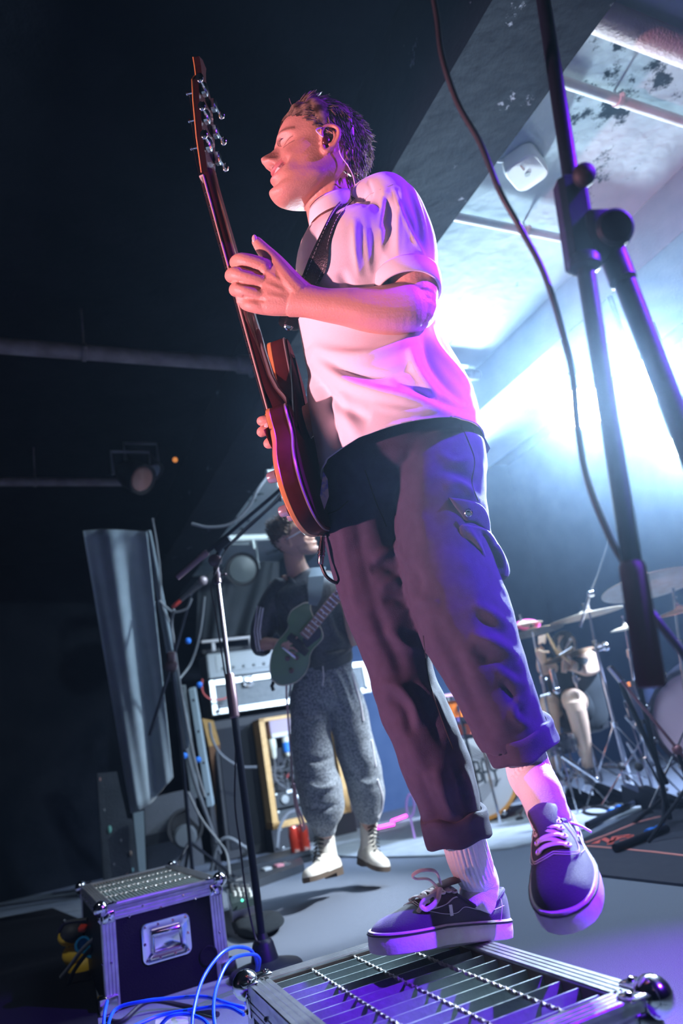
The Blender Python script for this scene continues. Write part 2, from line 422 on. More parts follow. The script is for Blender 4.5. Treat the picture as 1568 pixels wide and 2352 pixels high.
# lettering on the rear drape, seen far right
def glyph_n(o, X, Y, s, m, parent):
    Z = nrm(np.cross(X, Y))
    w = .14 * s
    b = MB()
    b.prism([(0, 0), (w, 0), (w, s), (0, s)], o + X * .12 * s, X, Y, Z, .006)
    b.prism([(0, 0), (.38 * s, 0), (.38 * s, .045 * s), (0, .045 * s)], o, X, Y, Z, .006)
    b.prism([(0, .93 * s), (.26 * s, .93 * s), (.26 * s, s), (0, s)], o - X * .02 * s, X, Y, Z, .006)
    arch = [(.26, .72), (.34, .88), (.48, .97), (.62, .96), (.73, .86), (.76, .7)]
    inn = [(.62, .66), (.60, .78), (.54, .86), (.45, .86), (.34, .78), (.26, .64)]
    for i in range(5):
        q = [arch[i], arch[i + 1], inn[4 - i], inn[5 - i]]
        b.prism([(x * s, y * s) for x, y in q], o, X, Y, Z, .006)
    b.prism([(.62 * s, 0), (.76 * s, 0), (.76 * s, .72 * s), (.62 * s, .7 * s)], o, X, Y, Z, .006)
    b.prism([(.52 * s, 0), (.9 * s, 0), (.9 * s, .045 * s), (.52 * s, .045 * s)], o, X, Y, Z, .006)
    return b
lo = on(1520, 1232, 0)
def wallp(x, y, Y0=7.53):
    r = ray(x, y); t_ = (Y0 - C0 @ YR) / (r @ YR); return C0 + r * t_
o_ = wallp(1524, 1228); top = wallp(1492, 1112); s_ = np.linalg.norm(top - o_)
b = glyph_n(o_, nrm(XR * .98 + ZR * .05), nrm(top - o_), s_ * .98, None, None)
e_ = o_ + XR * 1.0 * s_
b.prism([(s_ * .07 * math.cos(a * .628), s_ * .07 * math.sin(a * .628)) for a in range(10)], e_, XR, ZR, -YR, .006)
b.v = [tuple(np.array(p) - YR * .015) for p in b.v]
single('banner_lettering', b, mat('pale_print', (.52, .55, .62), .8), 'large pale serif letter printed on the dark drape at the right edge', 'lettering', smooth=False)

# ------------------------------------------------------------------ the white back lights, seen head on
M_LAMPB = mat('black_lamp_metal', (.015, .015, .018), .5)
M_LENS = mat('burning_lens', (1, 1, 1), .3, emis=(.86, .95, 1.0), estr=60)
for _i, (p, k) in enumerate(BACK):
    ax = nrm(C0 + V(.1, .9, .1) - p)
    t = thing('stage_light', ('large round white stage light glaring over the stage', 'white stage light glaring beside the boom stand\'s lower tube', 'white stage light cut by the right edge of the photo')[_i], 'stage light', p, 'white back lights')
    obj('housing', MB().lathe(p - ax * .16, [(.05, 0), (.10, .02), (.12, .10), (.125, .20), (.118, .205), (.11, .17)], ax, 28), M_LAMPB, t)
    obj('lens', MB().lathe(p + ax * .0, [(.112, 0), (.112, .012), (.08, .022), (.001, .026)], ax, 28), M_LENS, t)
    yk = MB().tube([p + XR * .14 - ax * .05, p + XR * .145 + ZR * .2 - ax * .05, p - XR * .145 + ZR * .2 - ax * .05, p - XR * .14 - ax * .05], .010, 6)
    yk.tube([p + ZR * .2 - ax * .05, p * V(1, 1, 0) - ax * .05 * V(1, 1, 0) + V(0, 0, ZB - .03 if p @ XR < 3.5 else 4.29)], .014, 8)
    obj('yoke', yk, M_LAMPB, t)
# ================================================================== flight case risers with grille tops
M_ALU = mat('brushed_aluminium', (.72, .72, .76), .32, 1.0, col2=(.60, .60, .64), nscale=30, bump=.05)
M_CHROME = mat('chrome', (.82, .82, .86), .12, 1.0)
M_BLKPLY = mat('black_laminate', (.005, .005, .008), .45, bump=.1, bscale=200, spec=.15)
M_SLAT = mat('galvanised_slat', (.40, .46, .47), .45, .6, col2=(.28, .33, .34), nscale=14, bump=.1)
M_ROD = mat('twisted_steel_rod', (.62, .58, .56), .35, .9)
M_INNER = mat('dark_case_inside', (.06, .045, .05), .8)
def extrusion(p0, p1, w, up, out, m, parent, ribs=4, h=.022):
    """ribbed aluminium edge profile from p0 to p1 lying in the plane of `out`, ribs on `up` side"""
    p0, p1 = np.asarray(p0, float), np.asarray(p1, float); T = p1 - p0
    prof = [(-w / 2, -h), (w / 2, -h), (w / 2, -.002)]
    for k in range(ribs):
        x = w / 2 - w * (k + .15) / ribs; x2 = w / 2 - w * (k + .85) / ribs
        prof += [(x, 0), (x2, 0), (x2 - .1 * w / ribs, -.0022)]
    prof += [(-w / 2, -.002)]
    b = MB(); n = len(prof); ro = [[p + out * a + up * c for a, c in prof] for p in (p0, p1)]
    b.rings(ro, True)
    return obj('edge_profile', b, m, parent, smooth=False)
def riser(root, A, X, Y, L, W, z, hgt, nslat, rods, slat_dir_x=True, fr=.042, front=(), depthslat=.035):
    """top frame rectangle: corner A, X along L, Y along W, height z"""
    Z = V(0, 0, 1); B = A + X * L; Cc = A + X * L + Y * W; D = A + Y * W
    def P(x, y, dz=0): return A + X * x + Y * y + Z * dz
    # top frame
    for a, b_, out in ((P(fr * .6, fr / 2), P(L - fr * .6, fr / 2), Y), (P(fr * .6, W - fr / 2), P(L - fr * .6, W - fr / 2), -Y),
                       (P(fr / 2, fr * .6), P(fr / 2, W - fr * .6), X), (P(L - fr / 2, fr * .6), P(L - fr / 2, W - fr * .6), -X)):
        extrusion(a, b_, fr, Z, out, M_ALU, root)
    # side profile under the top edge and posts
    for k, (a, b_, nn) in enumerate(((P(0, 0), P(L, 0), -Y), (P(0, W), P(L, W), Y), (P(0, 0), P(0, W), -X), (P(L, 0), P(L, W), X))):
        t_ = nrm(b_ - a)
        extrusion(a + t_ * .03 - Z * .028, b_ - t_ * .03 - Z * .028, .044, nn, -Z, M_ALU, root, h=.006)
        zc_ = -hgt / 2
        pb = MB().box((a + b_) / 2 - nn * .008 + Z * (zc_ - .005), np.linalg.norm(b_ - a) - .01, .01, hgt - .012, t_, nn, Z)
        obj('side_panel', pb, M_BLKPLY, root, smooth=False)
        for e, s in ((a, 1), (b_, -1)):
            extrusion(e + t_ * s * .024 - Z * .045, e + t_ * s * .024 - Z * (hgt - .004), .044, nn, t_ * s, M_ALU, root, h=.006)
    # corner balls
    for c_ in (A, B, Cc, D):
        inward = nrm((A + Cc) / 2 - c_)
        b = MB().ball(c_ + inward * .006 - Z * .008, .026, 18)
        for ax_, sg in ((X, 1 if abs((c_ - A) @ X) < .01 else -1), (Y, 1 if abs((c_ - A) @ Y) < .01 else -1)):
            b.bbox(c_ + inward * .004 + ax_ * sg * .034 + Z * .0015, .034 if ax_ is X else .03, .03 if ax_ is X else .034, .005, X, Y, Z, .002)
            other = Y if ax_ is X else X; so = 1 if abs((c_ - A) @ other) < .01 else -1
            b.bbox(c_ + ax_ * sg * .024 - other * so * .0015 - Z * .036, .038, .036, .006, ax_, Z, other, .002)
            b.ball(c_ + ax_ * sg * .026 - other * so * .005 - Z * .045, .005, 8)
            b.ball(c_ + inward * .004 + ax_ * sg * .04 + Z * .004, .005, 8)
        obj('ball_corner', b, M_CHROME, root)
        b2 = MB().bbox(c_ + inward * .02 - Z * (hgt - .025), .06, .06, .05, X, Y, Z, .004)
        obj('bottom_corner', b2, M_CHROME, root)
    # rivets along the visible edges
    rv = MB()
    for (a, b_, nn) in ((P(0, 0), P(L, 0), -Y), (P(L, 0), P(L, W), X), (P(0, 0), P(0, W), -X)):
        t_ = nrm(b_ - a); ln = np.linalg.norm(b_ - a); k = max(2, int(ln / .13))
        for i in range(1, k): rv.ball(a + t_ * ln * i / k - Z * .028 + nn * .001, .0045, 8, (1, 1, 1))
        for e, s in ((a, 1), (b_, -1)):
            rv.ball(e + t_ * s * .024 - Z * hgt * .55 + nn * .001, .0045, 8)
    o = obj('rivet_row', rv, M_CHROME, root); o['kind'] = 'stuff'
    # inner well and slats
    obj('inner_well', MB().box(P(L / 2, W / 2, -.16), L - .02, W - .02, .01, X, Y, Z), M_INNER, root, smooth=False)
    lip = MB()
    for a, b_, nn in ((P(fr, fr), P(L - fr, fr), Y), (P(fr, W - fr), P(L - fr, W - fr), -Y), (P(fr, fr), P(fr, W - fr), X), (P(L - fr, fr), P(L - fr, W - fr), -X)):
        lip.box((a + b_) / 2 - Z * .04, np.linalg.norm(b_ - a), .004, .07, nrm(b_ - a), nn, Z)
    obj('inner_lip', lip, mat('brown_inner_lip', (.16, .11, .10), .7), root, smooth=False)
    me0 = None
    span = (L if slat_dir_x else W) - 2 * fr; run = (W if slat_dir_x else L) - 2 * fr
    SX, SY = (X, Y) if slat_dir_x else (Y, X)
    base = P(fr, fr, -.006)
    for i in range(nslat):
        c_ = base + SX * span / 2 + SY * run * (i + .5) / nslat - Z * depthslat / 2
        if me0 is None:
            sb = MB().box(V(0, 0, 0), span, .0028, depthslat, SX, SY, Z)
            o = obj('slat', sb, M_SLAT, None, smooth=False); me0 = o.data; o.parent = root; o.location = Vector(c_ - ORG[root.name])
        else:
            o = bpy.data.objects.new('slat', me0); COL.objects.link(o); o.parent = root; o.location = Vector(c_ - ORG[root.name])
    for k in rods:
        pts0 = base + SX * span * k - Z * .001
        b = MB(); n = int(run / .0032); rs = []
        for i in range(n + 1):
            p = pts0 + SY * run * i / n; an = i * .55
            e1, e2 = frame_from(SY)
            ring = []
            for j in range(4):
                th = an + j * math.pi / 2
                ring.append(p + (.0042 if j % 2 == 0 else .0024) * (e1 * math.cos(th) + e2 * math.sin(th)))
            rs.append(ring)
        obj('twisted_rod', b.rings(rs), M_ROD, root)

def corner_fit(pts, z):
    a, b_, c_ = [on(*p, z) for p in pts]
    u = a - b_; v = c_ - b_; du, dv = nrm(u), nrm(v)
    m = nrm(du + dv); n_ = nrm(V(-m[1], m[0], 0)); 
    if n_ @ du < 0: n_ = -n_
    du = nrm(m + n_); dv = nrm(m - n_)
    return b_, du, dv, np.linalg.norm(u), np.linalg.norm(v)
RZ = .27
b0, du, dv, Lu, Lv = corner_fit(((562, 2254), (990, 2119), (1480, 2284)), RZ)
rt = thing('stage_riser', 'silver framed grille topped riser box under the singer\'s standing shoe', 'riser', V(*( (b0 + du * Lu / 2 + dv * Lv / 2)[:2]), 0), 'flight case risers')
# corner A is the near-left corner seen from the far corner
A_ = b0 + dv * Lv
riser(rt, b0 + du * Lu, -du, dv, Lu, Lv, RZ, RZ, 13, (.25, .52, .79), True, depthslat=.045)
c0_, cu, cv, Ll, Lw = corner_fit(((243, 2083), (506, 2014), (435, 1974)), .31)
rt2 = thing('stage_riser', 'smaller looking riser box with recessed handle standing on the floor at the left', 'riser', V(*((c0_ + cu * .2 + cv * .45)[:2]), 0), 'flight case risers')
riser(rt2, c0_ + cu * .41, -cu, cv, .41, .93, .31, .31, 26, (.3, .55, .8), False)
# recessed butterfly handle on the front of the left riser
fx, fz = -cu, V(0, 0, 1); fn = nrm(np.cross(cu, fz)); 
if fn @ (C0 - c0_) < 0: fn = -fn
hc = c0_ + cu * .205 - V(0, 0, .145) + fn * .001
b = MB()
ro, ri = rrect(.165, .125, .02), rrect(.118, .078, .012)
n = len(ro)
rs = [[hc + fx * x + fz * y for x, y in ro], [hc + fn * .004 + fx * x * .98 + fz * y * .98 for x, y in ro], [hc + fn * .004 + fx * x + fz * y for x, y in ri], [hc + fn * .0008 + fx * x * .9 + fz * y * .88 for x, y in ri]]
b.rings(rs, True)
h_ = obj('handle_dish', b, M_CHROME, rt2)
b = MB().tube([hc + fn * .012 + fx * x + fz * y for x, y in [(-.045, .018), (-.046, -.026), (-.036, -.03), (.036, -.03), (.046, -.026), (.045, .018)]], .0045, 8)
b.bbox(hc + fn * .008 + fz * .022, .098, .022, .012, fx, fz, fn, .003)
obj('grip', b, M_CHROME, h_)
for x, y in [(x, y) for x in (-.068, -.025, .025, .068) for y in (-.05, .05)] + [(-.072, 0), (.072, 0)]:
    obj('rivet', MB().ball(hc + fn * .005 + fx * x + fz * y, .005, 8), M_CHROME, h_)
for x, y in ((-.115, .095), (-.01, .098), (.11, .096)): obj('panel_screw', MB().ball(hc + fx * x + fz * y, .0048, 8), M_CHROME, rt2)
obj('cable_port', MB().lathe(hc + fx * .135 - fz * .085, [(.031, 0), (.031, .004), (.026, .0045), (.026, .002)], fn, 24), M_BLKPLY, rt2)
# ================================================================== the singer in front
SG = thing('person', 'singer in a white t-shirt and dark rolled trousers balancing on one foot on the riser', 'person', V(.12, 1.45, RZ))
M_SKIN = vcol_mat('skin', .48, sss=.12, bump=.12, bscale=260)
M_SHIRT = mat('white_cotton', (.86, .82, .84), .85, sheen=.3, bump=.12, bscale=900)
M_TROUS = mat('dark_cotton_twill', (.036, .030, .064), .8, sheen=.1, col2=(.042, .036, .074), spec=.3, nscale=60, bump=.25, bscale=700)
M_SOCK = mat('white_ribbed_sock', (.86, .84, .86), .9, sheen=.4, bump=.3, bscale=500)
M_CANVAS = mat('black_canvas', (.020, .017, .034), .7, sheen=.3, bump=.3, bscale=900)
M_RUBBER = mat('white_rubber', (.74, .70, .70), .5, col2=(.66, .6, .58), nscale=40, bump=.1, bscale=200)
M_BLKRUB = mat('black_rubber_stripe', (.02, .02, .02), .6)
M_LACE = mat('white_lace', (.85, .8, .82), .85, bump=.4, bscale=1500)
M_THREAD = mat('white_stitching', (.8, .78, .8), .8)

# ---------------- head in its own frame (x forward, y to his left, z up)
HR = np.array([[-0.9264, 0.2995, 0.2282], [-0.3206, -0.9452, -0.0612], [0.1974, -0.1299, 0.9717]])
HP = V(0.0896, 1.1709, 1.8189); HS = .95
def hd(p): return HP + (np.asarray(p, float) * HS) @ HR.T
zt = [.1285, .124, .115, .100, .082, .062, .045, .030, .015, 0, -.020, -.040, -.055, -.070, -.085, -.098, -.108, -.1145, -.117]
xf = [.008, .035, .055, .074, .086, .093, .0955, .0955, .089, .088, .090, .0925, .094, .092, .0885, .094, .094, .086, .074]
xb = [-.030, -.055, -.074, -.088, -.097, -.102, -.103, -.103, -.102, -.099, -.090, -.074, -.056, -.034, -.010, .016, .040, .054, .066]
hw = [.016, .040, .055, .066, .073, .0765, .077, .076, .0745, .0725, .069, .066, .064, .061, .055, .045, .033, .022, .006]
Z_ = np.linspace(.1285, -.117, 130)
IX = lambda t: np.interp(-Z_, [-z for z in zt], t)
XF, XB, HW = IX(xf), IX(xb), IX(hw)
for arr in (XF, XB, HW):
    k = np.array([1, 2, 3, 2, 1]) / 9.; arr[2:-2] = np.convolve(arr, k, 'valid')
def gs(v, c, r): return np.exp(-((v - c) / r) ** 2)
NT = 160
th = np.linspace(0, 2 * np.pi, NT, endpoint=False)
hv = []
def head_points(hd, smile=1.0):
    hv = []
    for i, z in enumerate(Z_):
        cx, ax = (XF[i] + XB[i]) / 2, (XF[i] - XB[i]) / 2
        c_, s_ = np.cos(th), np.sin(th)
        pw = 2.35
        xx = cx + ax * np.sign(c_) * np.abs(c_) ** (2 / pw)
        kk = np.interp(z, [-.11, -.06, 0, .06, .12], [.22, .26, .17, .06, 0])
        yy = HW[i] * np.sign(s_) * np.abs(s_) ** (2 / pw) * (1 - kk * c_)
        front = np.clip(c_ * 2.5, 0, 1)
        ay = np.abs(yy)
        nose = np.interp(z, [-.046, -.040, -.034, -.027, -.018, -.008, .004, .016, .026, .034], [0, .006, .021, .034, .0375, .0295, .018, .009, .003, 0])
        wn = np.interp(z, [-.04, -.028, -.018, 0, .02], [.0125, .0145, .0125, .0085, .008])
        dx = nose * np.exp(-np.abs(yy / wn) ** 2.4)
        dx = dx + .012 * gs(z, -.028, .008) * gs(ay, .0155, .0055)                   # alae
        dx = dx - .008 * gs(z, -.0375, .0035) * gs(ay, .0085, .0045)                 # nostrils
        dx = dx - .014 * gs(z, .013, .011) * gs(ay, .033, .015)                      # eye sockets
        dx = dx + .0090 * gs(z, .012, .0085) * gs(ay, .034, .0115)                   # lids
        dx = dx - .0025 * gs(z, .0068, .0018) * gs(ay, .034, .013)                   # lash line
        dx = dx + .0055 * gs(z, .033, .007) * gs(ay, .030, .022)                     # brow ridge
        dx = dx + .006 * gs(z, -.022, .014) * gs(ay, .044, .014)                     # smiling cheek
        dx = dx - .004 * gs(z, -.042, .012) * gs(ay, .036 + .25 * (z + .042), .004)  # nasolabial fold
        zl = z - .0 - .35 * 0
        cur = -.055 + .012 * (ay / .03) ** 2                                         # smile line
        dx = dx + .0100 * gs(z, cur + .008, .0055) * gs(ay, 0, .026)                 # upper lip
        dx = dx + .0105 * gs(z, cur - .0125, .0065) * gs(ay, 0, .022)                # lower lip
        dx = dx - .017 * gs(z, cur - .002, .0050) * gs(ay, 0, .029)                  # mouth opening
        dx = dx - .0055 * gs(z, -.082, .007) * gs(ay, 0, .022)
        dx = dx + .0085 * gs(z, -.100, .010) * gs(ay, 0, .017)                       # chin
        xx = xx + dx * front
        # temple hollow, cheekbone, jaw edge
        side = np.clip(np.abs(s_) * 1.6 - .5, 0, 1)
        dy = -.004 * gs(z, .03, .02) * gs(xx, .055, .02) + .003 * gs(z, -.005, .012) * gs(xx, .05, .02) - .005 * gs(z, -.05, .02) * gs(xx, .055, .02)
        dy = dy + .003 * gs(z, -.075, .010) * gs(xx, .0, .03)
        yy = yy + np.sign(yy) * dy * side
        hv += [hd((a, b_, z)) for a, b_ in zip(xx, yy)]

    return hv
hv = head_points(hd)
sk = MB()
fs = []
for i in range(len(Z_) - 1):
    for j in range(NT):
        fs.append((i * NT + j, i * NT + (j + 1) % NT, (i + 1) * NT + (j + 1) % NT, (i + 1) * NT + j))
fs += [tuple(reversed(range(NT))), tuple(range((len(Z_) - 1) * NT, len(Z_) * NT))]
sk.add(hv, fs)
# ears: helix, antihelix, concha floor, lobe
def ear(b, s, hd=hd, HR=HR):
    def E(x, z, y=0): return hd((-.004 + x, s * (.0745 + y), z))
    hel = [(.010, .004, .001), (.013, .018, .004), (.006, .029, .008), (-.008, .032, .012), (-.020, .024, .016), (-.024, .008, .017), (-.019, -.010, .013), (-.010, -.022, .007), (-.001, -.029, .003), (.006, -.024, .001), (.007, -.014, 0)]
    b.tube(spline([E(x, z, y) for x, z, y in hel], 5), [.0042 if k < 36 else .0052 for k in range(51)], 10)
    anti = [(.0, .020, .006), (-.011, .018, .010), (-.016, .006, .011), (-.012, -.008, .008), (-.004, -.014, .004)]
    b.tube(spline([E(x, z, y) for x, z, y in anti], 5), .0036, 8)
    for x, z, y, r in ((-.006, .022, .005, .009), (-.014, .012, .006, .009), (-.017, -.002, .006, .008), (-.010, -.014, .003, .008), (-.001, -.021, .000, .008)):
        b.ball(E(x, z, y - .004), r, 12, (1, .55, 1), (HR[:, 0], HR[:, 1], HR[:, 2]))
    b.tube([E(.012, -.008, -.002), E(.008, -.003, .004), E(.008, .004, .003)], [.004, .005, .003], 8)
ear(sk, 1); ear(sk, -1)
# neck and the hidden trunk that joins the arms
limb(sk, [(765, 372, 1.52, 104, 1.0), (757, 420, 1.515, 116, .95), (760, 460, 1.51, 120, .95), (772, 500, 1.51, 132, .95), (795, 545, 1.52, 160, .95)], n=32)
limb(sk, [(790, 520, 1.52, 140, 1.2), (825, 580, 1.52, 200, 1.05), (845, 700, 1.51, 200, 1.0), (870, 850, 1.50, 200, 1.0), (900, 960, 1.49, 205, 1.0)], n=24)
# left arm, nearest the lens
limb(sk, [(880, 500, 1.47, 110, 1.0), (925, 560, 1.41, 110, 1), (945, 630, 1.375, 104, 1), (955, 690, 1.355, 96, 1)], n=24)
limb(sk, [(972, 701, 1.36, 66, 1.0), (962, 703, 1.357, 92, 1.0), (938, 707, 1.352, 116, 1.0), (898, 712, 1.348, 116, .95), (850, 712, 1.348, 104, .92), (800, 706, 1.352, 88, .9), (750, 701, 1.358, 76, .88), (708, 692, 1.365, 76, .78), (676, 684, 1.372, 92, .62)], n=32)
sk.ball(at(951, 708, 1.360), .046, 16)
limb(sk, [(938, 590, 1.395, 106, 1), (950, 650, 1.375, 112, 1), (950, 705, 1.360, 108, 1)], n=24)
# left hand
limb(sk, [(690, 690, 1.372, 78, .66), (660, 676, 1.376, 108, .5), (628, 664, 1.382, 126, .42), (600, 656, 1.390, 122, .38)], n=28, power=2.4)
def finger(b, pts, r, n=14):
    b.tube(spline([at(*p) for p in pts], 5), list(np.interp(np.linspace(0, 1, 5 * (len(pts) - 1) + 1), np.linspace(0, 1, len(r)), r)), n)
    b.ball(at(*pts[-1]), r[-1] * 1.0, 12)
limb(sk, [(622, 664, 1.386, 118, .34), (590, 652, 1.388, 122, .30), (560, 645, 1.396, 112, .26)], n=24, power=2.6)
finger(sk, [(632, 624, 1.388), (596, 608, 1.384), (556, 598, 1.392), (540, 604, 1.425), (556, 610, 1.462)], [.016, .0158, .0150, .012, .0095])
finger(sk, [(628, 652, 1.384), (588, 642, 1.378), (542, 630, 1.385), (530, 636, 1.42), (550, 644, 1.46)], [.016, .0160, .0152, .012, .0095])
finger(sk, [(626, 680, 1.386), (592, 676, 1.378), (550, 664, 1.384), (540, 668, 1.42), (560, 676, 1.455)], [.016, .0158, .0150, .012, .0095])
finger(sk, [(636, 706, 1.388), (606, 706, 1.382), (573, 700, 1.388), (562, 698, 1.415), (580, 702, 1.447)], [.015, .0150, .0142, .011, .009])
for x, y in ((612, 622), (604, 646), (608, 676), (620, 702)): sk.ball(at(x, y, 1.378), .0150, 12)   # knuckles
finger(sk, [(690, 676, 1.372), (664, 646, 1.374), (634, 606, 1.392), (606, 576, 1.412), (590, 556, 1.425)], [.029, .024, .0185, .0150, .0110])
# right hand behind the strings, its arm passing behind the guitar
limb(sk, [(850, 560, 1.60, 110, 1.0), (868, 700, 1.62, 100, 1), (846, 820, 1.63, 92, 1), (790, 890, 1.57, 80, 1), (730, 945, 1.50, 62, .8), (700, 965, 1.475, 62, .7)], n=20)
limb(sk, [(715, 960, 1.48, 60, .6), (690, 975, 1.466, 84, .45), (668, 985, 1.458, 88, .4)], n=20)
finger(sk, [(676, 958, 1.462), (648, 956, 1.450), (628, 950, 1.445), (620, 945, 1.447)], [.0115, .0105, .0095, .0085])          # thumb
finger(sk, [(672, 972, 1.458), (636, 965, 1.440), (606, 966, 1.436), (600, 968, 1.444), (612, 972, 1.452)], [.0115, .0112, .0105, .0095, .0085])
finger(sk, [(670, 984, 1.457), (634, 984, 1.438), (604, 990, 1.432), (602, 993, 1.438), (616, 982, 1.434)], [.0115, .0112, .0108, .0100, .0088])
finger(sk, [(672, 1000, 1.457), (644, 1008, 1.436), (620, 1019, 1.430), (616, 1017, 1.436), (630, 1005, 1.430)], [.0112, .011, .0104, .0098, .0085])
finger(sk, [(680, 1014, 1.458), (662, 1026, 1.440), (646, 1034, 1.434), (645, 1030, 1.436)], [.0100, .0096, .0090, .0084])
body = remesh(sk, .0021, 1, .35)
# finer modelling on the camera side: tendons, creases, jaw and neck cords
sculpt(body, [
    ([(650, 650), (612, 624)], 5, .0015), ([(652, 668), (606, 650)], 5, .0015), ([(655, 685), (610, 678)], 5, .0015),
    ([(600, 628), (556, 616)], 4, -.003, 'flat'), ([(596, 660), (548, 648)], 4, -.003, 'flat'), ([(604, 690), (560, 682)], 4, -.003, 'flat'),
    ([(690, 484), (716, 455), (742, 420), (760, 395)], 9, -.004), ([(726, 520), (752, 470), (776, 400)], 8, .0045), ([(745, 505), (768, 450)], 8, -.003),
    ([(800, 670), (880, 690), (950, 690)], 14, -.0015), ([(760, 700), (840, 725), (930, 740)], 14, .0015)])
co = get_co(body); q = projn(co)
loc = (co - HP) @ HR / HS                                         # head frame coordinates
X, Y, Z = loc[:, 0], np.abs(loc[:, 1]), loc[:, 2]
inh = (np.abs(loc).max(1) < .14)
skin = np.array([.66, .36, .27]); cols = np.tile(skin, (len(co), 1))
def blend(w, c):
    global cols
    w = np.clip(w, 0, 1)[:, None]; cols = cols * (1 - w) + np.array(c) * w
fr_ = inh & (X > .06)
cur = -.055 + .012 * (Y / .03) ** 2
blend(fr_ * gs(Z, cur - .001, .0135) * (Y < .031) * (X > .072) * 1.1, (.50, .15, .16))
blend(fr_ * (np.abs(Z - (cur - .002)) < .0055) * (Y < .029) * (X < .1005 - 4.5 * Y * Y) * .9, (.16, .05, .05))
blend(fr_ * (np.abs(Z - (cur + .0008)) < .0030) * (Y < .019) * (X < .0980 - 4.5 * Y * Y) * 1.0, (.80, .76, .70))
blend(fr_ * gs(Z, -.040, .0045) * gs(Y, .0085, .005) * (X > .095) * 1.2, (.10, .03, .03))
blend(fr_ * gs(Z, .0370 - .002 * (Y / .04), .0035) * (Y > .012) * (Y < .055) * .75, (.14, .08, .05))
blend(fr_ * gs(Z, .0062, .0016) * (Y > .020) * (Y < .048) * .9, (.08, .04, .03))
blend(inh * gs(Z, -.02, .03) * gs(Y, .05, .02) * (X > .03) * .25, (.62, .25, .2))
blend(inh * (X > -.03) * (X < .01) * (Y > .07) * .35, (.66, .25, .2))
blend((q[:, 0] < 700) * (q[:, 1] > 930) * .35, (.70, .30, .25))
set_vcol(body, cols)
bo = mesh_obj('body', body, M_SKIN, SG, angle=None)
# eyelashes, ear monitor and its wire, fingernails
b = MB()
for sgn in (1, -1):
    b = MB()
    for k in range(16):
        y = .022 + .024 * k / 15
        p = V(.0905 - .0045 * ((y - .034) / .012) ** 2, sgn * y, .0068)
        b.tube([hd(p), hd(p + V(.005, sgn * .001, -.003)), hd(p + V(.009, sgn * .002, -.002))], [.0005, .0004, .0002], 4)
    obj('eyelashes', b, mat('dark_lash', (.03, .02, .02), .6), SG)
em = thing('in_ear_monitor', 'small dark in-ear monitor with clear looped wire in the singer\'s ear', 'earphone', hd((0, .078, 0)))
b = MB().ball(hd((-.002, .078, -.002)), .010, 14, (1, .7, 1.15), (HR[:, 0], HR[:, 1], HR[:, 2]))
obj('shell', b, mat('dark_red_plastic', (.10, .015, .02), .25), em)
obj('ear_loop', MB().tube(spline([hd(p) for p in ((.006, .085, -.002), (.016, .086, .003), (.022, .084, .012), (.016, .083, .020), (.004, .082, .024))], 5), .0013, 8), mat('clear_wire', (.85, .8, .85), .2), em)
obj('ear_wire', MB().tube(spline([hd((-.022, .086, .022)), hd((-.030, .080, -.012)), at(783, 358, 1.436), at(797, 378, 1.44), at(808, 398, 1.45), at(815, 425, 1.46), at(816, 445, 1.465)], 6), .0011, 8), MATS['clear_wire'], em)
nb = MB()
for x, y, d in ((613, 978, 1.4245), (629, 1002, 1.421), (648, 1032, 1.4255)):
    nb.ball(at(x, y, d), .0058, 12, (1, 1.15, .3), (RT, UP, FW))
obj('fingernails', nb, mat('fingernail', (.86, .60, .55), .25), SG)
nb = MB().ball(at(584, 548, 1.414), .0065, 12, (.8, 1.3, .4), (RT, UP, FW))
obj('thumbnail', nb, MATS['fingernail'], SG)
# arm hair
# ---------------- hair
hb = MB()
def hair_surf(u, v):
    """u angle round the head from the front (0) over his left (pi/2) to the back, v height 0..1 from hairline to crown"""
    c_, s_ = math.cos(u), math.sin(u)
    return c_, s_
hz_line = lambda u: np.interp(abs(u), [0, .5, .9, 1.2, 1.45, 1.75, 2.1, 2.6, 3.15], [.080, .074, .056, .036, .004, .026, -.02, -.062, -.070])
def skull(u, z, off):
    i = int(np.clip((.1285 - z) / (.2455) * 129, 0, 129))
    cx, ax = (XF[i] + XB[i]) / 2, (XF[i] - XB[i]) / 2
    return V(cx + (ax + off) * math.cos(u), (HW[i] + off) * math.sin(u), z)
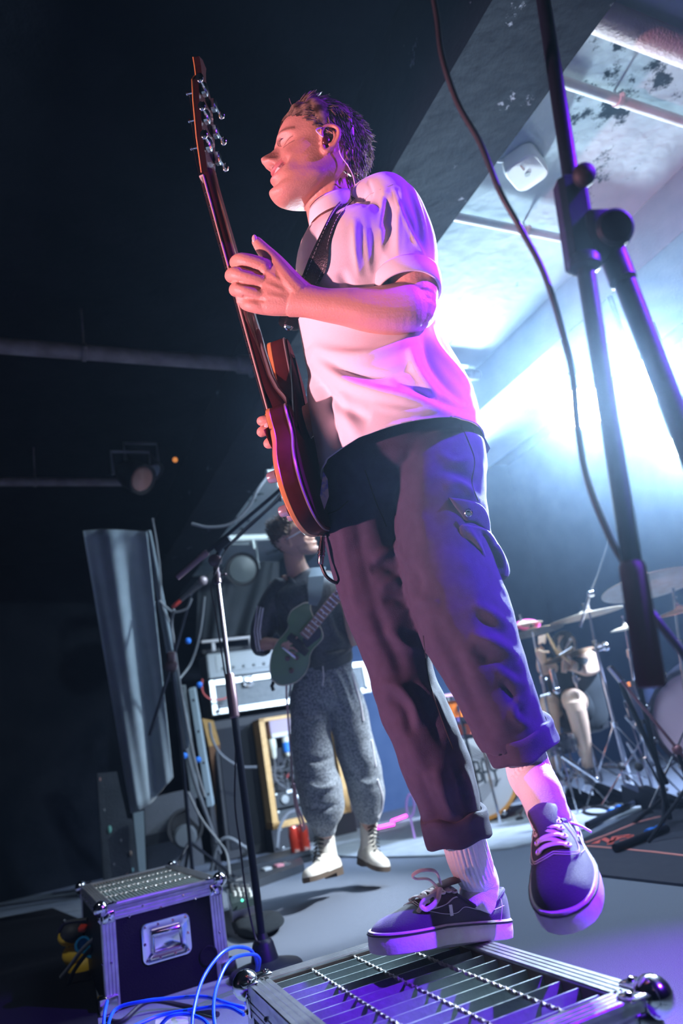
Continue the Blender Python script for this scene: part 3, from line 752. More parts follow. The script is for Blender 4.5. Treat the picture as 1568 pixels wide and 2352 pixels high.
# base cap
rs = []
for k in range(16):
    f = k / 15.; ring = []
    for j in range(72):
        u = -math.pi + 2 * math.pi * j / 72
        z0 = float(hz_line(u)); z = z0 + (.125 - z0) * f ** .8
        off = -.004 + .018 * math.sin(math.pi * min(1, f * .8 + .03)) + .003 * math.sin(9 * u + 5 * f)
        p = skull(u, z, off); p[2] += .012 * f * f
        ring.append(hd(p))
    rs.append(ring)
hb.rings(rs, True)
rh = random.Random(3)
for k in range(4200):
    u = rh.uniform(-math.pi, math.pi); z0 = float(hz_line(u)); f = rh.random() ** .8
    z = z0 + (.126 - z0) * f
    p = skull(u, z, .004 + .006 * f); 
    out = nrm(V(math.cos(u), math.sin(u), .3 + 1.2 * f ** 2))
    back = nrm(V(-1, .15 * math.sin(u), .05)) if abs(u) > .9 or f < .6 else nrm(V(-.6, .35, .45))
    if abs(u) > 1.5: back = nrm(V(-.55, .12 * math.sin(u), -1.0)) if f < .75 else nrm(V(-1, 0, -.2))
    ln = rh.uniform(.014, .026) if (abs(u) > 1 and f < .55) else rh.uniform(.020, .034)
    lift = .35 if abs(u) > 1 and f < .5 else .75
    curl = V(rh.uniform(-1, 1), rh.uniform(-1, 1), rh.uniform(-.6, .8)) * .5
    pts = [p]; d = nrm(out * lift + back * .7)
    for s in range(4):
        d = nrm(d + back * .28 - out * .22 + curl * .22); pts.append(pts[-1] + d * ln / 4)
    if f > .55 and abs(u) < 1.2: pts = [q_ + V(0, 0, .0022 * i) for i, q_ in enumerate(pts)]
    r0 = rh.uniform(.0009, .0021)
    hb.tube([hd(q_) for q_ in pts], [r0, r0 * 1.1, r0, r0 * .7, r0 * .15], 4, False)
for a_ in (([(702, 268), (706, 250), (716, 236), (722, 225)]), ([(700, 262), (693, 242), (690, 228), (699, 218)]), ([(690, 265), (676, 252), (668, 238), (664, 226)]), ([(712, 255), (704, 240), (708, 230)]), ([(730, 255), (736, 240), (748, 238)]), ([(845, 380), (853, 374), (858, 366)])):
    hb.tube(spline([at(x, y, 1.49) for x, y in a_], 4), .0006, 4)
obj('hair', hb, mat('dark_brown_hair', (.045, .028, .018), .36, col2=(.32, .24, .17), nscale=70), SG, angle=None)  # dark brown; lighter strands painted in for rim light from behind

# ---------------- shirt
from mathutils.bvhtree import BVHTree
def surf_depth(o_mesh, org):
    co = get_co(o_mesh) + org; polys = [tuple(p.vertices) for p in o_mesh.polygons]
    tree = BVHTree.FromPolygons([tuple(p) for p in co], polys)
    def f(x, y, default=1.35):
        r = ray(x, y); h = tree.ray_cast(Vector(C0), Vector(r).normalized())
        if h[0] is None: return default
        return float((np.array(h[0]) - C0) @ FW)
    return f, tree
def dense_loft(st, n, sub, power=2.0):
    return limb_rings(st, n=n, sub=sub, power=power, end_round=False)
def shell_from_rings(rs, cut=None, thick=.003):
    b = MB().rings(rs, caps=False)
    me = bpy.data.meshes.new('shell'); me.from_pydata(b.v, [], b.f); recalc(me)
    return me
def cut_mesh(me, co_, no_, keep_below=False):
    bm = bmesh.new(); bm.from_mesh(me)
    bmesh.ops.bisect_plane(bm, geom=bm.verts[:] + bm.edges[:] + bm.faces[:], plane_co=Vector(co_), plane_no=Vector(no_), clear_outer=True)
    bm.to_mesh(me); bm.free()
def solid(o, t, off=-1):
    m = o.modifiers.new('thickness', 'SOLIDIFY'); m.thickness = t; m.offset = off
def wrinkle(me, amp, sc, seed=0, aniso=(1, 1, 1)):
    from mathutils import noise
    co = get_co(me); no = get_no(me)
    d = np.array([noise.noise(Vector((p[0] * sc * aniso[0] + seed, p[1] * sc * aniso[1], p[2] * sc * aniso[2]))) for p in co])
    set_co(me, co + no * (d * amp)[:, None])
torso = [(772, 506, 1.50, 110, 1.1), (778, 526, 1.50, 142, 1.15), (796, 552, 1.495, 190, 1.2), (822, 590, 1.49, 262, 1.15), (830, 650, 1.49, 306, 1.0), (842, 740, 1.49, 306, .95),
         (868, 840, 1.485, 336, .9), (897, 930, 1.465, 372, .95), (917, 1010, 1.445, 382, 1.0), (930, 1110, 1.43, 384, 1.0)]
slv = [(850, 456, 1.515, 50, 1.0), (866, 450, 1.49, 72, 1.0), (886, 456, 1.470, 104, 1.05), (904, 482, 1.452, 134, 1.0), (914, 525, 1.432, 152, .95), (927, 570, 1.41, 150, .95), (932, 625, 1.385, 146, .98), (938, 690, 1.36, 142, 1.0)]
cz = at(930, 603, 1.30); sn = V(-.10, -.12, -1)
def plane_cap(rs, co_, no_):
    b = MB().rings(rs, True); me = bpy.data.meshes.new('t'); me.from_pydata(b.v, [], b.f); recalc(me)
    bm = bmesh.new(); bm.from_mesh(me)
    r = bmesh.ops.bisect_plane(bm, geom=bm.verts[:] + bm.edges[:] + bm.faces[:], plane_co=Vector(co_), plane_no=Vector(no_), clear_outer=True)
    bmesh.ops.holes_fill(bm, edges=[e for e in bm.edges if e.is_boundary], sides=0); bm.to_mesh(me); bm.free(); return me
ms = plane_cap(limb_rings(slv, n=60, sub=6), cz, sn)
un = MB(); un.add([tuple(v.co) for v in ms.vertices], [tuple(p.vertices) for p in ms.polygons])
un.rings(limb_rings(torso, n=80, sub=6), True)
# the yoke that slopes from collar to shoulder
limb(un, [(790, 500, 1.50, 70, 1.05), (815, 484, 1.50, 76, 1.1), (842, 463, 1.495, 90, 1.1), (884, 447, 1.48, 96, 1.0), (908, 456, 1.465, 88, 1.0), (922, 475, 1.455, 84, 1)], n=40)
limb(un, [(760, 540, 1.49, 110, 1.0), (742, 590, 1.485, 120, 1.0), (740, 660, 1.48, 120, 1.0), (752, 740, 1.48, 110, 1.0)], n=32)
me = remesh(un, .0042, 22, .5)
co = get_co(me); no = get_no(me); nsn = nrm(sn)
pl = (co - cz) @ nsn; c_sl = at(931, 615, 1.39)
kill = (np.abs(pl) < .011) & (no @ nsn > .55) & (np.linalg.norm(co - c_sl, axis=1) < .095) & (projn(co)[:, 0] > 850)
bm = bmesh.new(); bm.from_mesh(me); bm.verts.ensure_lookup_table()
bmesh.ops.delete(bm, geom=[bm.verts[i] for i in np.nonzero(kill)[0]], context='VERTS'); bm.to_mesh(me); bm.free()
sculpt(me, [
    ([(705, 800), (745, 835), (800, 880), (870, 905), (960, 925), (1060, 960)], 14, .014), ([(700, 840), (730, 880), (780, 930), (850, 965)], 13, -.013),
    ([(715, 790), (760, 810), (830, 820), (900, 800), (960, 770)], 13, .012), ([(720, 815), (790, 850), (880, 862), (960, 845)], 12, -.011),
    ([(700, 870), (720, 930), (745, 1000), (750, 1060)], 11, .012), ([(728, 880), (752, 950), (775, 1030)], 10, -.014), ([(780, 900), (800, 960), (830, 1010)], 16, .008),
    ([(985, 740), (1000, 800), (1040, 850), (1085, 900)], 11, .012), ([(965, 760), (985, 830), (1030, 890), (1070, 930)], 10, -.012), ([(940, 800), (960, 860), (1010, 920)], 10, .010),
    ([(700, 570), (690, 610), (676, 640)], 14, 0.0033), ([(830, 500), (838, 560), (850, 640)], 10, -0.0033), ([(780, 620), (800, 660), (830, 690)], 12, -.008),
    ([(815, 500), (815, 570), (825, 640)], 8, 0.0044), ([(848, 490), (858, 570), (862, 625)], 10, -0.0033), ([(838, 520), (846, 600), (852, 640)], 7, 0.0033),
    ([(900, 870), (960, 900), (1030, 930), (1090, 950)], 9, -.007), ([(850, 930), (930, 945), (1010, 945)], 8, .004),
    ([(885, 425), (878, 500), (876, 590)], 8, 0.0044), ([(905, 425), (895, 500), (892, 590)], 9, -0.0028), ([(925, 425), (915, 500), (912, 590)], 7, 0.0033), ([(940, 430), (945, 500), (940, 580)], 10, -0.0022),
    ([(945, 420), (968, 500), (985, 590)], 6, 0.0044), ([(930, 415), (955, 490), (968, 580)], 6, -0.0033), ([(845, 412), (855, 450), (835, 478)], 4, -0.0033)])
sculpt(me, [([(902, 428), (925, 490), (952, 548), (978, 592)], 4, .006), ([(908, 440), (938, 510), (965, 560)], 7, -.005), ([(885, 445), (890, 490), (878, 525)], 8, -.008)])
wrinkle(me, .004, 9, 3)
cut_mesh(me, at(905, 992, 1.30), (0.03, 0, -1))
hemz = at(905, 1012, 1.30)[2]
sh = mesh_obj('tshirt', me, M_SHIRT, SG, angle=None); solid(sh, .0035)
# the folded hem of the near sleeve
rs = dense_loft(slv, 96, 16)
hemb = MB(); hr = []
A0 = np.array([np.array(r) for r in rs])
for off, dz in ((-.003, .030), (.0035, .029), (.0055, .024), (.0060, .012), (.005, -.008), (.002, -.009), (-.002, -.006), (-.002, .02)):
    ring = []
    for j in range(A0.shape[1]):
        line = A0[:, j]; s = (line - (cz - sn * 0 + nrm(sn) * -dz)) @ nrm(sn)
        k = np.argmax(s > 0) if (s > 0).any() else len(s) - 1
        k = max(1, k); t_ = -s[k - 1] / (s[k] - s[k - 1] + 1e-9); p = line[k - 1] + (line[k] - line[k - 1]) * np.clip(t_, 0, 1)
        ring.append(p)
    c_ = np.mean(ring, 0); hr.append([p + nrm(p - c_) * off for p in ring])
obj('sleeve_hem', hemb.rings(hr, False), M_SHIRT, SG, angle=None)
# far sleeve
me = shell_from_rings(dense_loft([(800, 470, 1.56, 100, 1), (830, 520, 1.60, 140, 1), (850, 600, 1.63, 140, 1), (862, 680, 1.63, 130, 1)], 40, 6))
o = mesh_obj('sleeve', me, M_SHIRT, SG, angle=None); solid(o, .003)
# collar band
cb = MB(); hr = []
for (x, y, d, w), in (((762, 470, 1.50, 112),), ((762, 466, 1.50, 112),), ((763.5, 476, 1.50, 116),), ((768, 500, 1.50, 124),), ((768, 503, 1.50, 120),)):
    hr.append(limb_rings([(x - 2, y - 6, d, w, 1.08), (x, y, d, w, 1.08), (x + 3, y + 8, d, w, 1.08)], n=64, sub=1, end_round=False)[1])
cb.rings([hr[0], hr[1], hr[2], hr[3], hr[4]], False)
obj('collar', cb, M_SHIRT, SG, angle=None)
obj('shoulder_seam', MB().tube([at(x, y, 0) * 0 + at(x, y, surf_depth(sh.data, ORG[SG.name])[0](x, y) - .0006) for x, y in ((902, 424), (893, 428), (872, 436), (850, 446), (834, 462))], .0008, 5), mat('shirt_seam', (.5, .45, .48), .9), SG)
# hem stitching line
tl = get_co(sh.data) + ORG[SG.name]
# ---------------- trousers
tb = MB()
legA = [(862, 1010, 1.45, 250, .9), (846, 1080, 1.45, 214, .95), (838, 1150, 1.45, 200, .95), (842, 1215, 1.45, 200, .95), (868, 1320, 1.43, 200, .95), (898, 1430, 1.41, 188, .95), (915, 1520, 1.39, 148, 1.0), (937, 1600, 1.37, 148, 1),
        (974, 1680, 1.35, 154, 1), (1001, 1760, 1.335, 158, 1), (1024, 1830, 1.325, 144, 1), (1041, 1895, 1.318, 138, 1)]
legB = [(992, 1040, 1.415, 236, .9), (998, 1070, 1.405, 238, .9), (1008, 1130, 1.385, 222, .95), (1014, 1200, 1.37, 214, .95), (1026, 1290, 1.345, 214, .95), (1048, 1370, 1.32, 216, .95), (1072, 1440, 1.30, 222, .95), (1100, 1510, 1.285, 204, 1),
        (1130, 1580, 1.275, 180, 1), (1156, 1640, 1.268, 170, 1), (1180, 1700, 1.265, 160, 1)]
limb(tb, legA, n=40, power=2.1); limb(tb, legB, n=40, power=2.1)
limb(tb, [(912, 985, 1.46, 310, .7), (918, 1010, 1.455, 340, .72), (928, 1070, 1.44, 345, .75), (935, 1140, 1.43, 270, .7), (940, 1190, 1.42, 150, .6)], n=40)
tr = remesh(tb, .0042, 6, .5)
sculpt(tr, [
    # leg A
    ([(858, 1400), (880, 1450), (905, 1500), (930, 1560)], 17, -0.0086), ([(885, 1440), (930, 1480), (985, 1500)], 14, 0.0086), ([(870, 1570), (910, 1575), (945, 1610), (965, 1670)], 14, 0.0101),
    ([(862, 1560), (850, 1590), (868, 1630)], 16, 0.0058), ([(890, 1600), (930, 1630), (945, 1690)], 12, -0.0072), ([(905, 1660), (940, 1700), (975, 1770)], 16, 0.0050), ([(960, 1560), (1000, 1610), (1040, 1700)], 10, 0.0058), ([(945, 1560), (985, 1640), (1020, 1720)], 10, -0.0043),
    ([(1000, 1760), (1020, 1830), (1040, 1880)], 10, 0.0072), ([(1030, 1740), (1055, 1810), (1075, 1880)], 10, -0.0072), ([(1060, 1760), (1080, 1830), (1090, 1880)], 9, 0.0058), ([(960, 1760), (985, 1830), (1010, 1890)], 12, -0.0043),
    ([(770, 1110), (790, 1250), (820, 1400), (835, 1450)], 11, 0.0036), ([(750, 1180), (770, 1300), (800, 1420)], 10, 0.0029), ([(800, 1100), (822, 1220), (850, 1350), (880, 1440)], 16, -0.0058),
    ([(855, 1290), (885, 1270), (925, 1262)], 12, 0.0086), ([(850, 1310), (880, 1300), (915, 1310)], 12, -0.0101), ([(870, 1350), (900, 1335), (925, 1345)], 11, 0.0072), ([(880, 1385), (905, 1375), (935, 1390)], 11, -0.0058),
    # leg B
    ([(905, 1240), (925, 1290), (918, 1335)], 12, 0.0043), ([(930, 1290), (960, 1330), (950, 1390)], 15, -0.0072), ([(920, 1345), (960, 1375), (1010, 1385)], 13, 0.0058),
    ([(1000, 1040), (1050, 1060), (1100, 1050)], 11, 0.0043), ([(1010, 1080), (1060, 1090), (1105, 1110)], 11, -0.0058), ([(1020, 1120), (1060, 1110), (1110, 1160)], 11, 0.0058), ([(1030, 1150), (1080, 1150)], 11, -0.0043),
    ([(1085, 1385), (1120, 1405), (1170, 1440)], 12, 0.006), ([(1090, 1412), (1130, 1440), (1175, 1475)], 12, -0.0035), ([(1080, 1455), (1130, 1475), (1190, 1510)], 13, 0.0101), ([(1085, 1490), (1130, 1520), (1190, 1560)], 14, -0.0058),
    ([(1120, 1515), (1150, 1540), (1205, 1580)], 11, 0.0058), ([(1180, 1500), (1200, 1560), (1215, 1620)], 11, 0.0043), ([(1150, 1560), (1185, 1620), (1195, 1660)], 11, -0.0058), ([(1190, 1600), (1180, 1640), (1215, 1670)], 10, 0.0065),
    ([(960, 1440), (1010, 1500), (1060, 1600), (1100, 1690)], 18, 0.0043), ([(1000, 1430), (1050, 1520), (1100, 1640), (1130, 1700)], 16, -0.0043),
    ([(900, 1090), (890, 1180), (900, 1260)], 14, -0.0072), ([(860, 1060), (900, 1080), (950, 1040)], 12, -0.0058), ([(940, 1010), (985, 1060), (960, 1140), (980, 1250)], 20, 0.0036)])
wrinkle(tr, .005, 10, 5); wrinkle(tr, .0022, 32, 1)
to = mesh_obj('trousers', tr, M_TROUS, SG, angle=None)
def cuff(st_top, c_top, c_bot, w, parent, tilt=(0, 0), d0=1.3):
    """folded trouser cuff; c_top, c_bot (x, y, depth)"""
    P0, P1 = at(*c_top), at(*c_bot); T = nrm(P1 - P0)
    tx, ty = T @ RT, T @ UP; W = nrm(-ty * RT + tx * UP); W = nrm(W - T * (W @ T)); D = np.cross(T, W)
    L = np.linalg.norm(P1 - P0); r = w / 2 * c_top[2] / FPX; n = 72; rs = []
    for f, k in ((-.01, .90), (.0, 1.0), (.04, 1.04), (.25, 1.045), (.55, 1.02), (.85, 1.03), (.97, 1.03), (1.0, 1.0), (1.0, .93), (.9, .90), (.6, .88)):
        ring = []
        for j in range(n):
            u = 2 * math.pi * j / n
            wob = 1 + .025 * math.sin(3 * u + 1) + .015 * math.sin(7 * u + 2 * f)
            x, y = r * k * wob * math.cos(u), r * k * wob * math.sin(u) * 1.0
            ring.append(P0 + T * (L * f + tilt[0] * math.cos(u) + tilt[1] * math.sin(u) + .003 * math.sin(5 * u)) + W * x + D * y)
        rs.append(ring)
    me = bpy.data.meshes.new('cuff'); b = MB().rings(rs, False); me.from_pydata(b.v, [], b.f); recalc(me)
    wrinkle(me, .004, 30, 2)
    return mesh_obj('trouser_cuff', me, M_TROUS, to, angle=None)
ORG[to.name] = ORG[SG.name]
cuff(None, (1036, 1866, 1.322), (1050, 1926, 1.315), 150, to, (.0, -.002))
cuff(None, (1180, 1672, 1.266), (1201, 1722, 1.262), 162, to, (.0, .004))
# cargo pocket, its flap and button on the left thigh
def patch(uvs, base, lift, name, m, parent, thick=.01):
    """a pad over the leg: outline on the photograph, pushed out from depth `base(x,y)`"""
    xs = np.array(uvs, float); c_ = xs.mean(0); rs = []
    for f, l in ((1.0, 0), (.985, .6), (.94, .92), (.8, 1.0), (.5, 1.06), (.15, 1.08)):
        ring = []
        for p in xs:
            x, y = c_ + (p - c_) * f; ring.append(at(x, y, base(x, y) - lift * l))
        rs.append(ring)
    back = [at(p[0], p[1], base(p[0], p[1]) + thick) for p in xs]
    b = MB().rings([back] + rs, True)
    return b
fT, _ = surf_depth(tr, ORG[SG.name])
fP = lambda x, y: min(fT(min(x, 1108), y), 1.42)
pk = [(1052, 1208), (1062, 1202), (1085, 1206), (1112, 1212), (1130, 1226), (1146, 1252), (1158, 1272), (1168, 1296), (1170, 1318), (1158, 1332), (1138, 1340), (1118, 1338), (1100, 1328), (1082, 1316), (1068, 1302), (1060, 1280), (1055, 1250)]
pm = patch(spline([V(*p) for p in pk] + [V(*pk[0])], 4)[:-1], lambda x, y: 1.30 + .00035 * max(0, x - 1070), .026, 'pocket', M_TROUS, to, .05)
me = bpy.data.meshes.new('pocket'); me.from_pydata(pm.v, [], pm.f); recalc(me)
bm = bmesh.new(); bm.from_mesh(me); bmesh.ops.triangulate(bm, faces=[f for f in bm.faces if len(f.verts) > 4]); bmesh.ops.subdivide_edges(bm, edges=bm.edges, cuts=2, use_grid_fill=True); bm.to_mesh(me); bm.free()
sculpt(me, [([(1075, 1215), (1095, 1250), (1115, 1300), (1125, 1330)], 8, .009), ([(1105, 1215), (1125, 1260), (1145, 1310)], 7, -.008), ([(1080, 1240), (1085, 1290), (1100, 1320)], 7, -.006), ([(1140, 1250), (1155, 1290), (1155, 1325)], 6, .006)])
mesh_obj('cargo_pocket', me, M_TROUS, to, angle=None)
fl = [(1030, 1142), (1060, 1146), (1088, 1152), (1108, 1162), (1120, 1180), (1126, 1204), (1124, 1222), (1108, 1212), (1090, 1200), (1068, 1196), (1056, 1180), (1044, 1164)]
pm = patch(spline([V(*p) for p in fl] + [V(*fl[0])], 4)[:-1], lambda x, y: 1.295 + .0005 * max(0, x - 1075), .012, 'flap', M_TROUS, to, .045)
me = bpy.data.meshes.new('flap'); me.from_pydata(pm.v, [], pm.f); recalc(me)
fo = mesh_obj('pocket_flap', me, M_TROUS, to, angle=None)
bt = at(1076, 1178, 1.277)
obj('button', MB().lathe(bt, [(.0075, 0), (.0075, .002), (.006, .003), (.0045, .0015), (.001, .002)], nrm(C0 - bt), 20), M_CHROME, to)
# back pocket corner and the side seam
b = MB().prism([(0, 0), (28, 52), (6, 78), (-6, 20)], V(0, 0, 0), V(1, 0, 0), V(0, 1, 0), V(0, 0, 1), 1)
bp = [(1104, 988), (1126, 1030), (1118, 1042), (1106, 1020)]
obj('back_pocket', MB().add([at(x, y, 1.40) for x, y in bp] + [at(x, y, 1.44) for x, y in bp], [(0, 1, 2, 3), (7, 6, 5, 4), (0, 4, 5, 1), (1, 5, 6, 2), (2, 6, 7, 3), (3, 7, 4, 0)]), M_TROUS, to, smooth=False)
def on_surf(f, pts, lift=.001, n=6):
    out = []
    for p in spline([V(*p) for p in pts], n):
        out.append(at(p[0], p[1], f(p[0], p[1]) - lift))
    return out
M_SEAM = mat('dark_seam', (.02, .018, .024), .9)
for pts in ([(1058, 975), (1078, 1020), (1090, 1060), (1084, 1110), (1098, 1150)], [(972, 1460), (985, 1560), (1010, 1640), (1040, 1720)], [(838, 1080), (862, 1150), (888, 1210)], [(745, 1182), (775, 1172), (800, 1150)]):
    obj('seam', MB().tube(on_surf(fT, pts), .0011, 6), M_SEAM, to)
# belt area: printed fabric tag hanging at the waist
tg = [(742, 1082), (752, 1100), (755, 1140), (744, 1172), (734, 1190), (733, 1150)]
obj('printed_patch', MB().add([at(x, y, 1.375) for x, y in tg] + [at(x, y, 1.385) for x, y in tg], [tuple(range(6)), tuple(reversed(range(6, 12)))] + [(i, (i + 1) % 6, (i + 1) % 6 + 6, i + 6) for i in range(6)]),
    mat('lilac_printed_cloth', (.30, .22, .62), .6, col2=(.80, .52, .62), nscale=28, ramp=(.47, .53)), SG, smooth=False)

# ---------------- socks and shoes
def bend_fn(a, xb=.185):
    def f(p):
        x, y, z = p
        if x < xb:
            l = xb - x; return V(xb - l * math.cos(a) + z * math.sin(a), y, l * math.sin(a) + z * math.cos(a))
        return V(x, y, z)
    return f
SW = lambda x: np.interp(x, [0, .01, .03, .07, .11, .15, .19, .22, .25, .27, .285, .296, .300], [.012, .024, .034, .038, .037, .042, .049, .051, .048, .042, .033, .018, .004])
SC_ = lambda x: np.interp(x, [0, .1, .2, .3], [0, .0, .004, -.002])      # centre line of the last
def outline(off=0, n=56):
    pts = []
    xs = .15 - .15 * np.cos(np.linspace(0, math.pi, n // 2 + 1))
    for x in xs: pts.append((x, SC_(x) + SW(x)))
    for x in xs[::-1][1:-1]: pts.append((x, SC_(x) - SW(x)))
    c_ = V(.15, 0)
    out = []
    m = len(pts)
    for i in range(m):
        a, b_ = V(*pts[i - 1]), V(*pts[(i + 1) % m]); t_ = nrm(b_ - a); out.append((pts[i][0] + t_[1] * -off * -1 * -1, pts[i][1] + t_[0] * off * 1))
    return [(p[0] + (-nn[1]) * off, p[1] + nn[0] * off) if False else p for p, nn in zip(out, out)]
def shoe(name, M, p, a, side, lace_pts, loops):
    bd = bend_fn(a)
    W = lambda q: p + M @ bd(q)
    root = bpy.data.objects.new(name, None); COL.objects.link(root); root.parent = SG; ORG[root.name] = ORG[SG.name]; root.empty_display_size = .02
    ol = outline(0)
    def ring(off, z, sq=1.0):
        r = []
        m = len(ol)
        for i in range(m):
            a_, b_ = V(*ol[i - 1]), V(*ol[(i + 1) % m]); t_ = nrm(b_ - a_); nn = V(t_[1], -t_[0]) * -1
            r.append(W((ol[i][0] + nn[0] * off, ol[i][1] + nn[1] * off, z)))
        return r
    sole = MB().rings([ring(-.004, .0), ring(.001, .002), ring(.0025, .012), ring(.002, .030), ring(.0, .033), ring(-.006, .033)], True)
    o = obj('sole', sole, M_RUBBER, root)
    st = MB().rings([ring(.0022, .0270), ring(.0034, .0275), ring(.0034, .0300), ring(.0020, .0303)], False, False)
    obj('sole_stripe', st, M_BLKRUB, root)
    # upper: cross sections along x
    xs = [.0015, .004, .012, .03, .055, .08, .10, .12, .14, .16, .18, .20, .22, .24, .26, .275, .287, .295]
    ht = [.060, .078, .084, .078, .066, .060, .064, .078, .086, .086, .079, .071, .064, .058, .053, .048, .041, .032]
    n = 26; rs = []
    for x, h in zip(xs, ht):
        w = float(SW(x)) - .001; c_ = float(SC_(x)); r = []
        pw = np.interp(x, [0, .1, .2, .3], [3.2, 2.6, 2.3, 2.4])
        tw = np.interp(x, [0, .05, .1, .14, .2, .3], [.86, .80, .74, .66, .86, .95])
        for j in range(n + 1):
            u = math.pi * j / n; cc, ss = math.cos(u), math.sin(u)
            yy = w * math.copysign(abs(cc) ** (2 / pw), cc); zz = .024 + (h - .024) * abs(ss) ** (2 / pw)
            yy *= 1 - (1 - tw) * (abs(ss) ** 2)
            zz += .0006 * math.sin(x * 900) * (x > .19) * ss
            r.append(W((x, c_ + yy, zz)))
        rs.append(r)
    b = MB(); m = len(rs); nn = n + 1
    b.add([q for r in rs for q in r], [(i * nn + j, i * nn + j + 1, (i + 1) * nn + j + 1, (i + 1) * nn + j) for i in range(m - 1) for j in range(n)] + [tuple(reversed(range(nn))), tuple(range((m - 1) * nn, m * nn))])
    up = obj('upper', b, M_CANVAS, root)
    sm = up.modifiers.new('round', 'SUBSURF'); sm.levels = 1; sm.render_levels = 2
    def S(x, u, lift=.0012):                                          # a spot on the upper
        h = np.interp(x, xs, ht); w = float(SW(x)) - .001; c_ = float(SC_(x)); pw = np.interp(x, [0, .1, .2, .3], [3.2, 2.6, 2.3, 2.4]); tw = np.interp(x, [0, .05, .1, .14, .2, .3], [.86, .80, .74, .66, .86, .95])
        cc, ss = math.cos(u), math.sin(u)
        yy = (w + lift) * math.copysign(abs(cc) ** (2 / pw), cc) * (1 - (1 - tw) * ss ** 2); zz = .024 + (h + lift - .024) * abs(ss) ** (2 / pw)
        return W((x, c_ + yy, zz))
    # padded collar rim and tongue
    col = [(.135, math.pi * .30), (.115, math.pi * .27), (.085, math.pi * .25), (.05, math.pi * .26), (.02, math.pi * .33), (.006, math.pi * .5), (.02, math.pi * .67), (.05, math.pi * .74), (.085, math.pi * .75), (.115, math.pi * .73), (.135, math.pi * .70)]
    obj('collar_rim', MB().tube(spline([S(x, u, .001) for x, u in col], 5), .0042, 8), M_CANVAS, root)
    tn = MB(); rs = []
    for x, z, w in ((.18, .080, .014), (.16, .088, .018), (.145, .093, .022), (.130, .097, .025), (.122, .099, .024), (.118, .0995, .016)):
        rs.append([W((x + (0.006 if k > 8 else 0) , w * math.cos(2 * math.pi * k / 16), z + .0045 * math.sin(2 * math.pi * k / 16) - .12 * w * math.cos(2 * math.pi * k / 16) ** 2 * 1)) for k in range(16)])
    obj('tongue', tn.rings(rs), M_CANVAS, root)
    # stitching
    st = MB()
    for sgn in (0, 1):
        U = (lambda u: u) if sgn == 0 else (lambda u: math.pi - u)
        for dxx in (0, .004):
            st.tube(spline([S(x - dxx, U(u)) for x, u in ((.128, math.pi * .30), (.15, math.pi * .24), (.175, math.pi * .2), (.205, math.pi * .24), (.215, math.pi * .36), (.212, math.pi * .5))], 5), .0006, 5)
        st.tube(spline([S(x, U(u)) for x, u in ((.205, math.pi * .22), (.18, math.pi * .12), (.15, math.pi * .10), (.125, math.pi * .16), (.09, math.pi * .20), (.06, math.pi * .16), (.03, math.pi * .14))], 5), .0005, 5)
        st.tube(spline([S(x, U(u)) for x, u in ((.03, math.pi * .30), (.035, math.pi * .15), (.045, math.pi * .02))], 5), .0005, 5)
    for k in range(14): 
        pass
    obj('stitching', st, M_THREAD, root)
    obj('side_tag', MB().box(S(.165, math.pi * .13 if side > 0 else math.pi * .87, .002), .007, .002, .017, M[:, 0], M[:, 1], M[:, 2]), mat('white_woven_tag', (.85, .85, .85), .7), root, smooth=False)
    # eyelets and laces
    ey = MB(); lc = MB(); E = []
    for i, x in enumerate((.198, .182, .166, .150, .135)):
        l, r = S(x, math.pi * .355, .0022), S(x, math.pi * .645, .0022)
        E.append((l, r))
        for q, u in ((l, .355), (r, .645)):
            nr_ = nrm(M @ V(0, math.cos(math.pi * u), math.sin(math.pi * u)))
            a1, a2 = frame_from(nr_)
            ey.tube([q + .0052 * (a1 * math.cos(k * .5236) + a2 * math.sin(k * .5236)) for k in range(13)], .0021, 6)
    up_ = M[:, 2]
    for i, (l, r) in enumerate(E):
        mid = (l + r) / 2 + up_ * .006
        lc.tube(spline([l, l * .6 + mid * .4 + up_ * .002, mid, r * .6 + mid * .4 + up_ * .002, r], 4), .0058, 8, True, .35, up_)
        if i < 4:
            l2, r2 = E[i + 1]
            lc.tube(spline([l, (l + r2) / 2 + up_ * .007, r2], 4), .0048, 8, True, .35, up_)
    obj('eyelets', ey, M_LACE, root); obj('laces', lc, M_LACE, root)
    for pts in loops:
        obj('lace_bow', MB().tube(spline([at(*q) for q in pts], 6), .0046, 8, True, .5, UP), M_LACE, root)
    return root, W, S
MA = np.array([[-0.8245, .5592, .0867], [-.5561, -.8290, .0585], [.1045, 0, .9945]]); PA = V(.16, 1.53, .272)
MBm = np.array([[-0.2423, .953, -.182], [-.9111, -.2879, -.2948], [-.3334, .0944, .9381]]); PB = V(.2774, 1.3952, .4388)
kA = [(1010, 2045, 1.262), (985, 2020, 1.25), (955, 2018, 1.25), (948, 2010, 1.25), (968, 1999, 1.25), (1000, 2002, 1.255), (1012, 2030, 1.262)]
kA2 = [(1012, 2040, 1.25), (1004, 2060, 1.235), (995, 2085, 1.23), (988, 2095, 1.23)]
kA3 = [(1008, 2040, 1.255), (985, 2060, 1.235), (966, 2085, 1.22), (955, 2105, 1.215), (953, 2130, 1.21)]
kA4 = [(1010, 2042, 1.25), (1002, 2070, 1.22), (980, 2088, 1.215), (966, 2080, 1.215), (972, 2068, 1.22), (1000, 2052, 1.245)]
sA, WA, SA = shoe('right_shoe'.replace('right_', ''), MA, PA, math.radians(-6), 1, None, (kA, kA2, kA3, kA4))
dB = 1.165
kB = [(1250, 1935, dB), (1232, 1905, dB - .01), (1238, 1880, dB - .01), (1256, 1876, dB - .01), (1276, 1905, dB - .01), (1282, 1935, dB - .012), (1268, 1955, dB - .01), (1252, 1935, dB)]
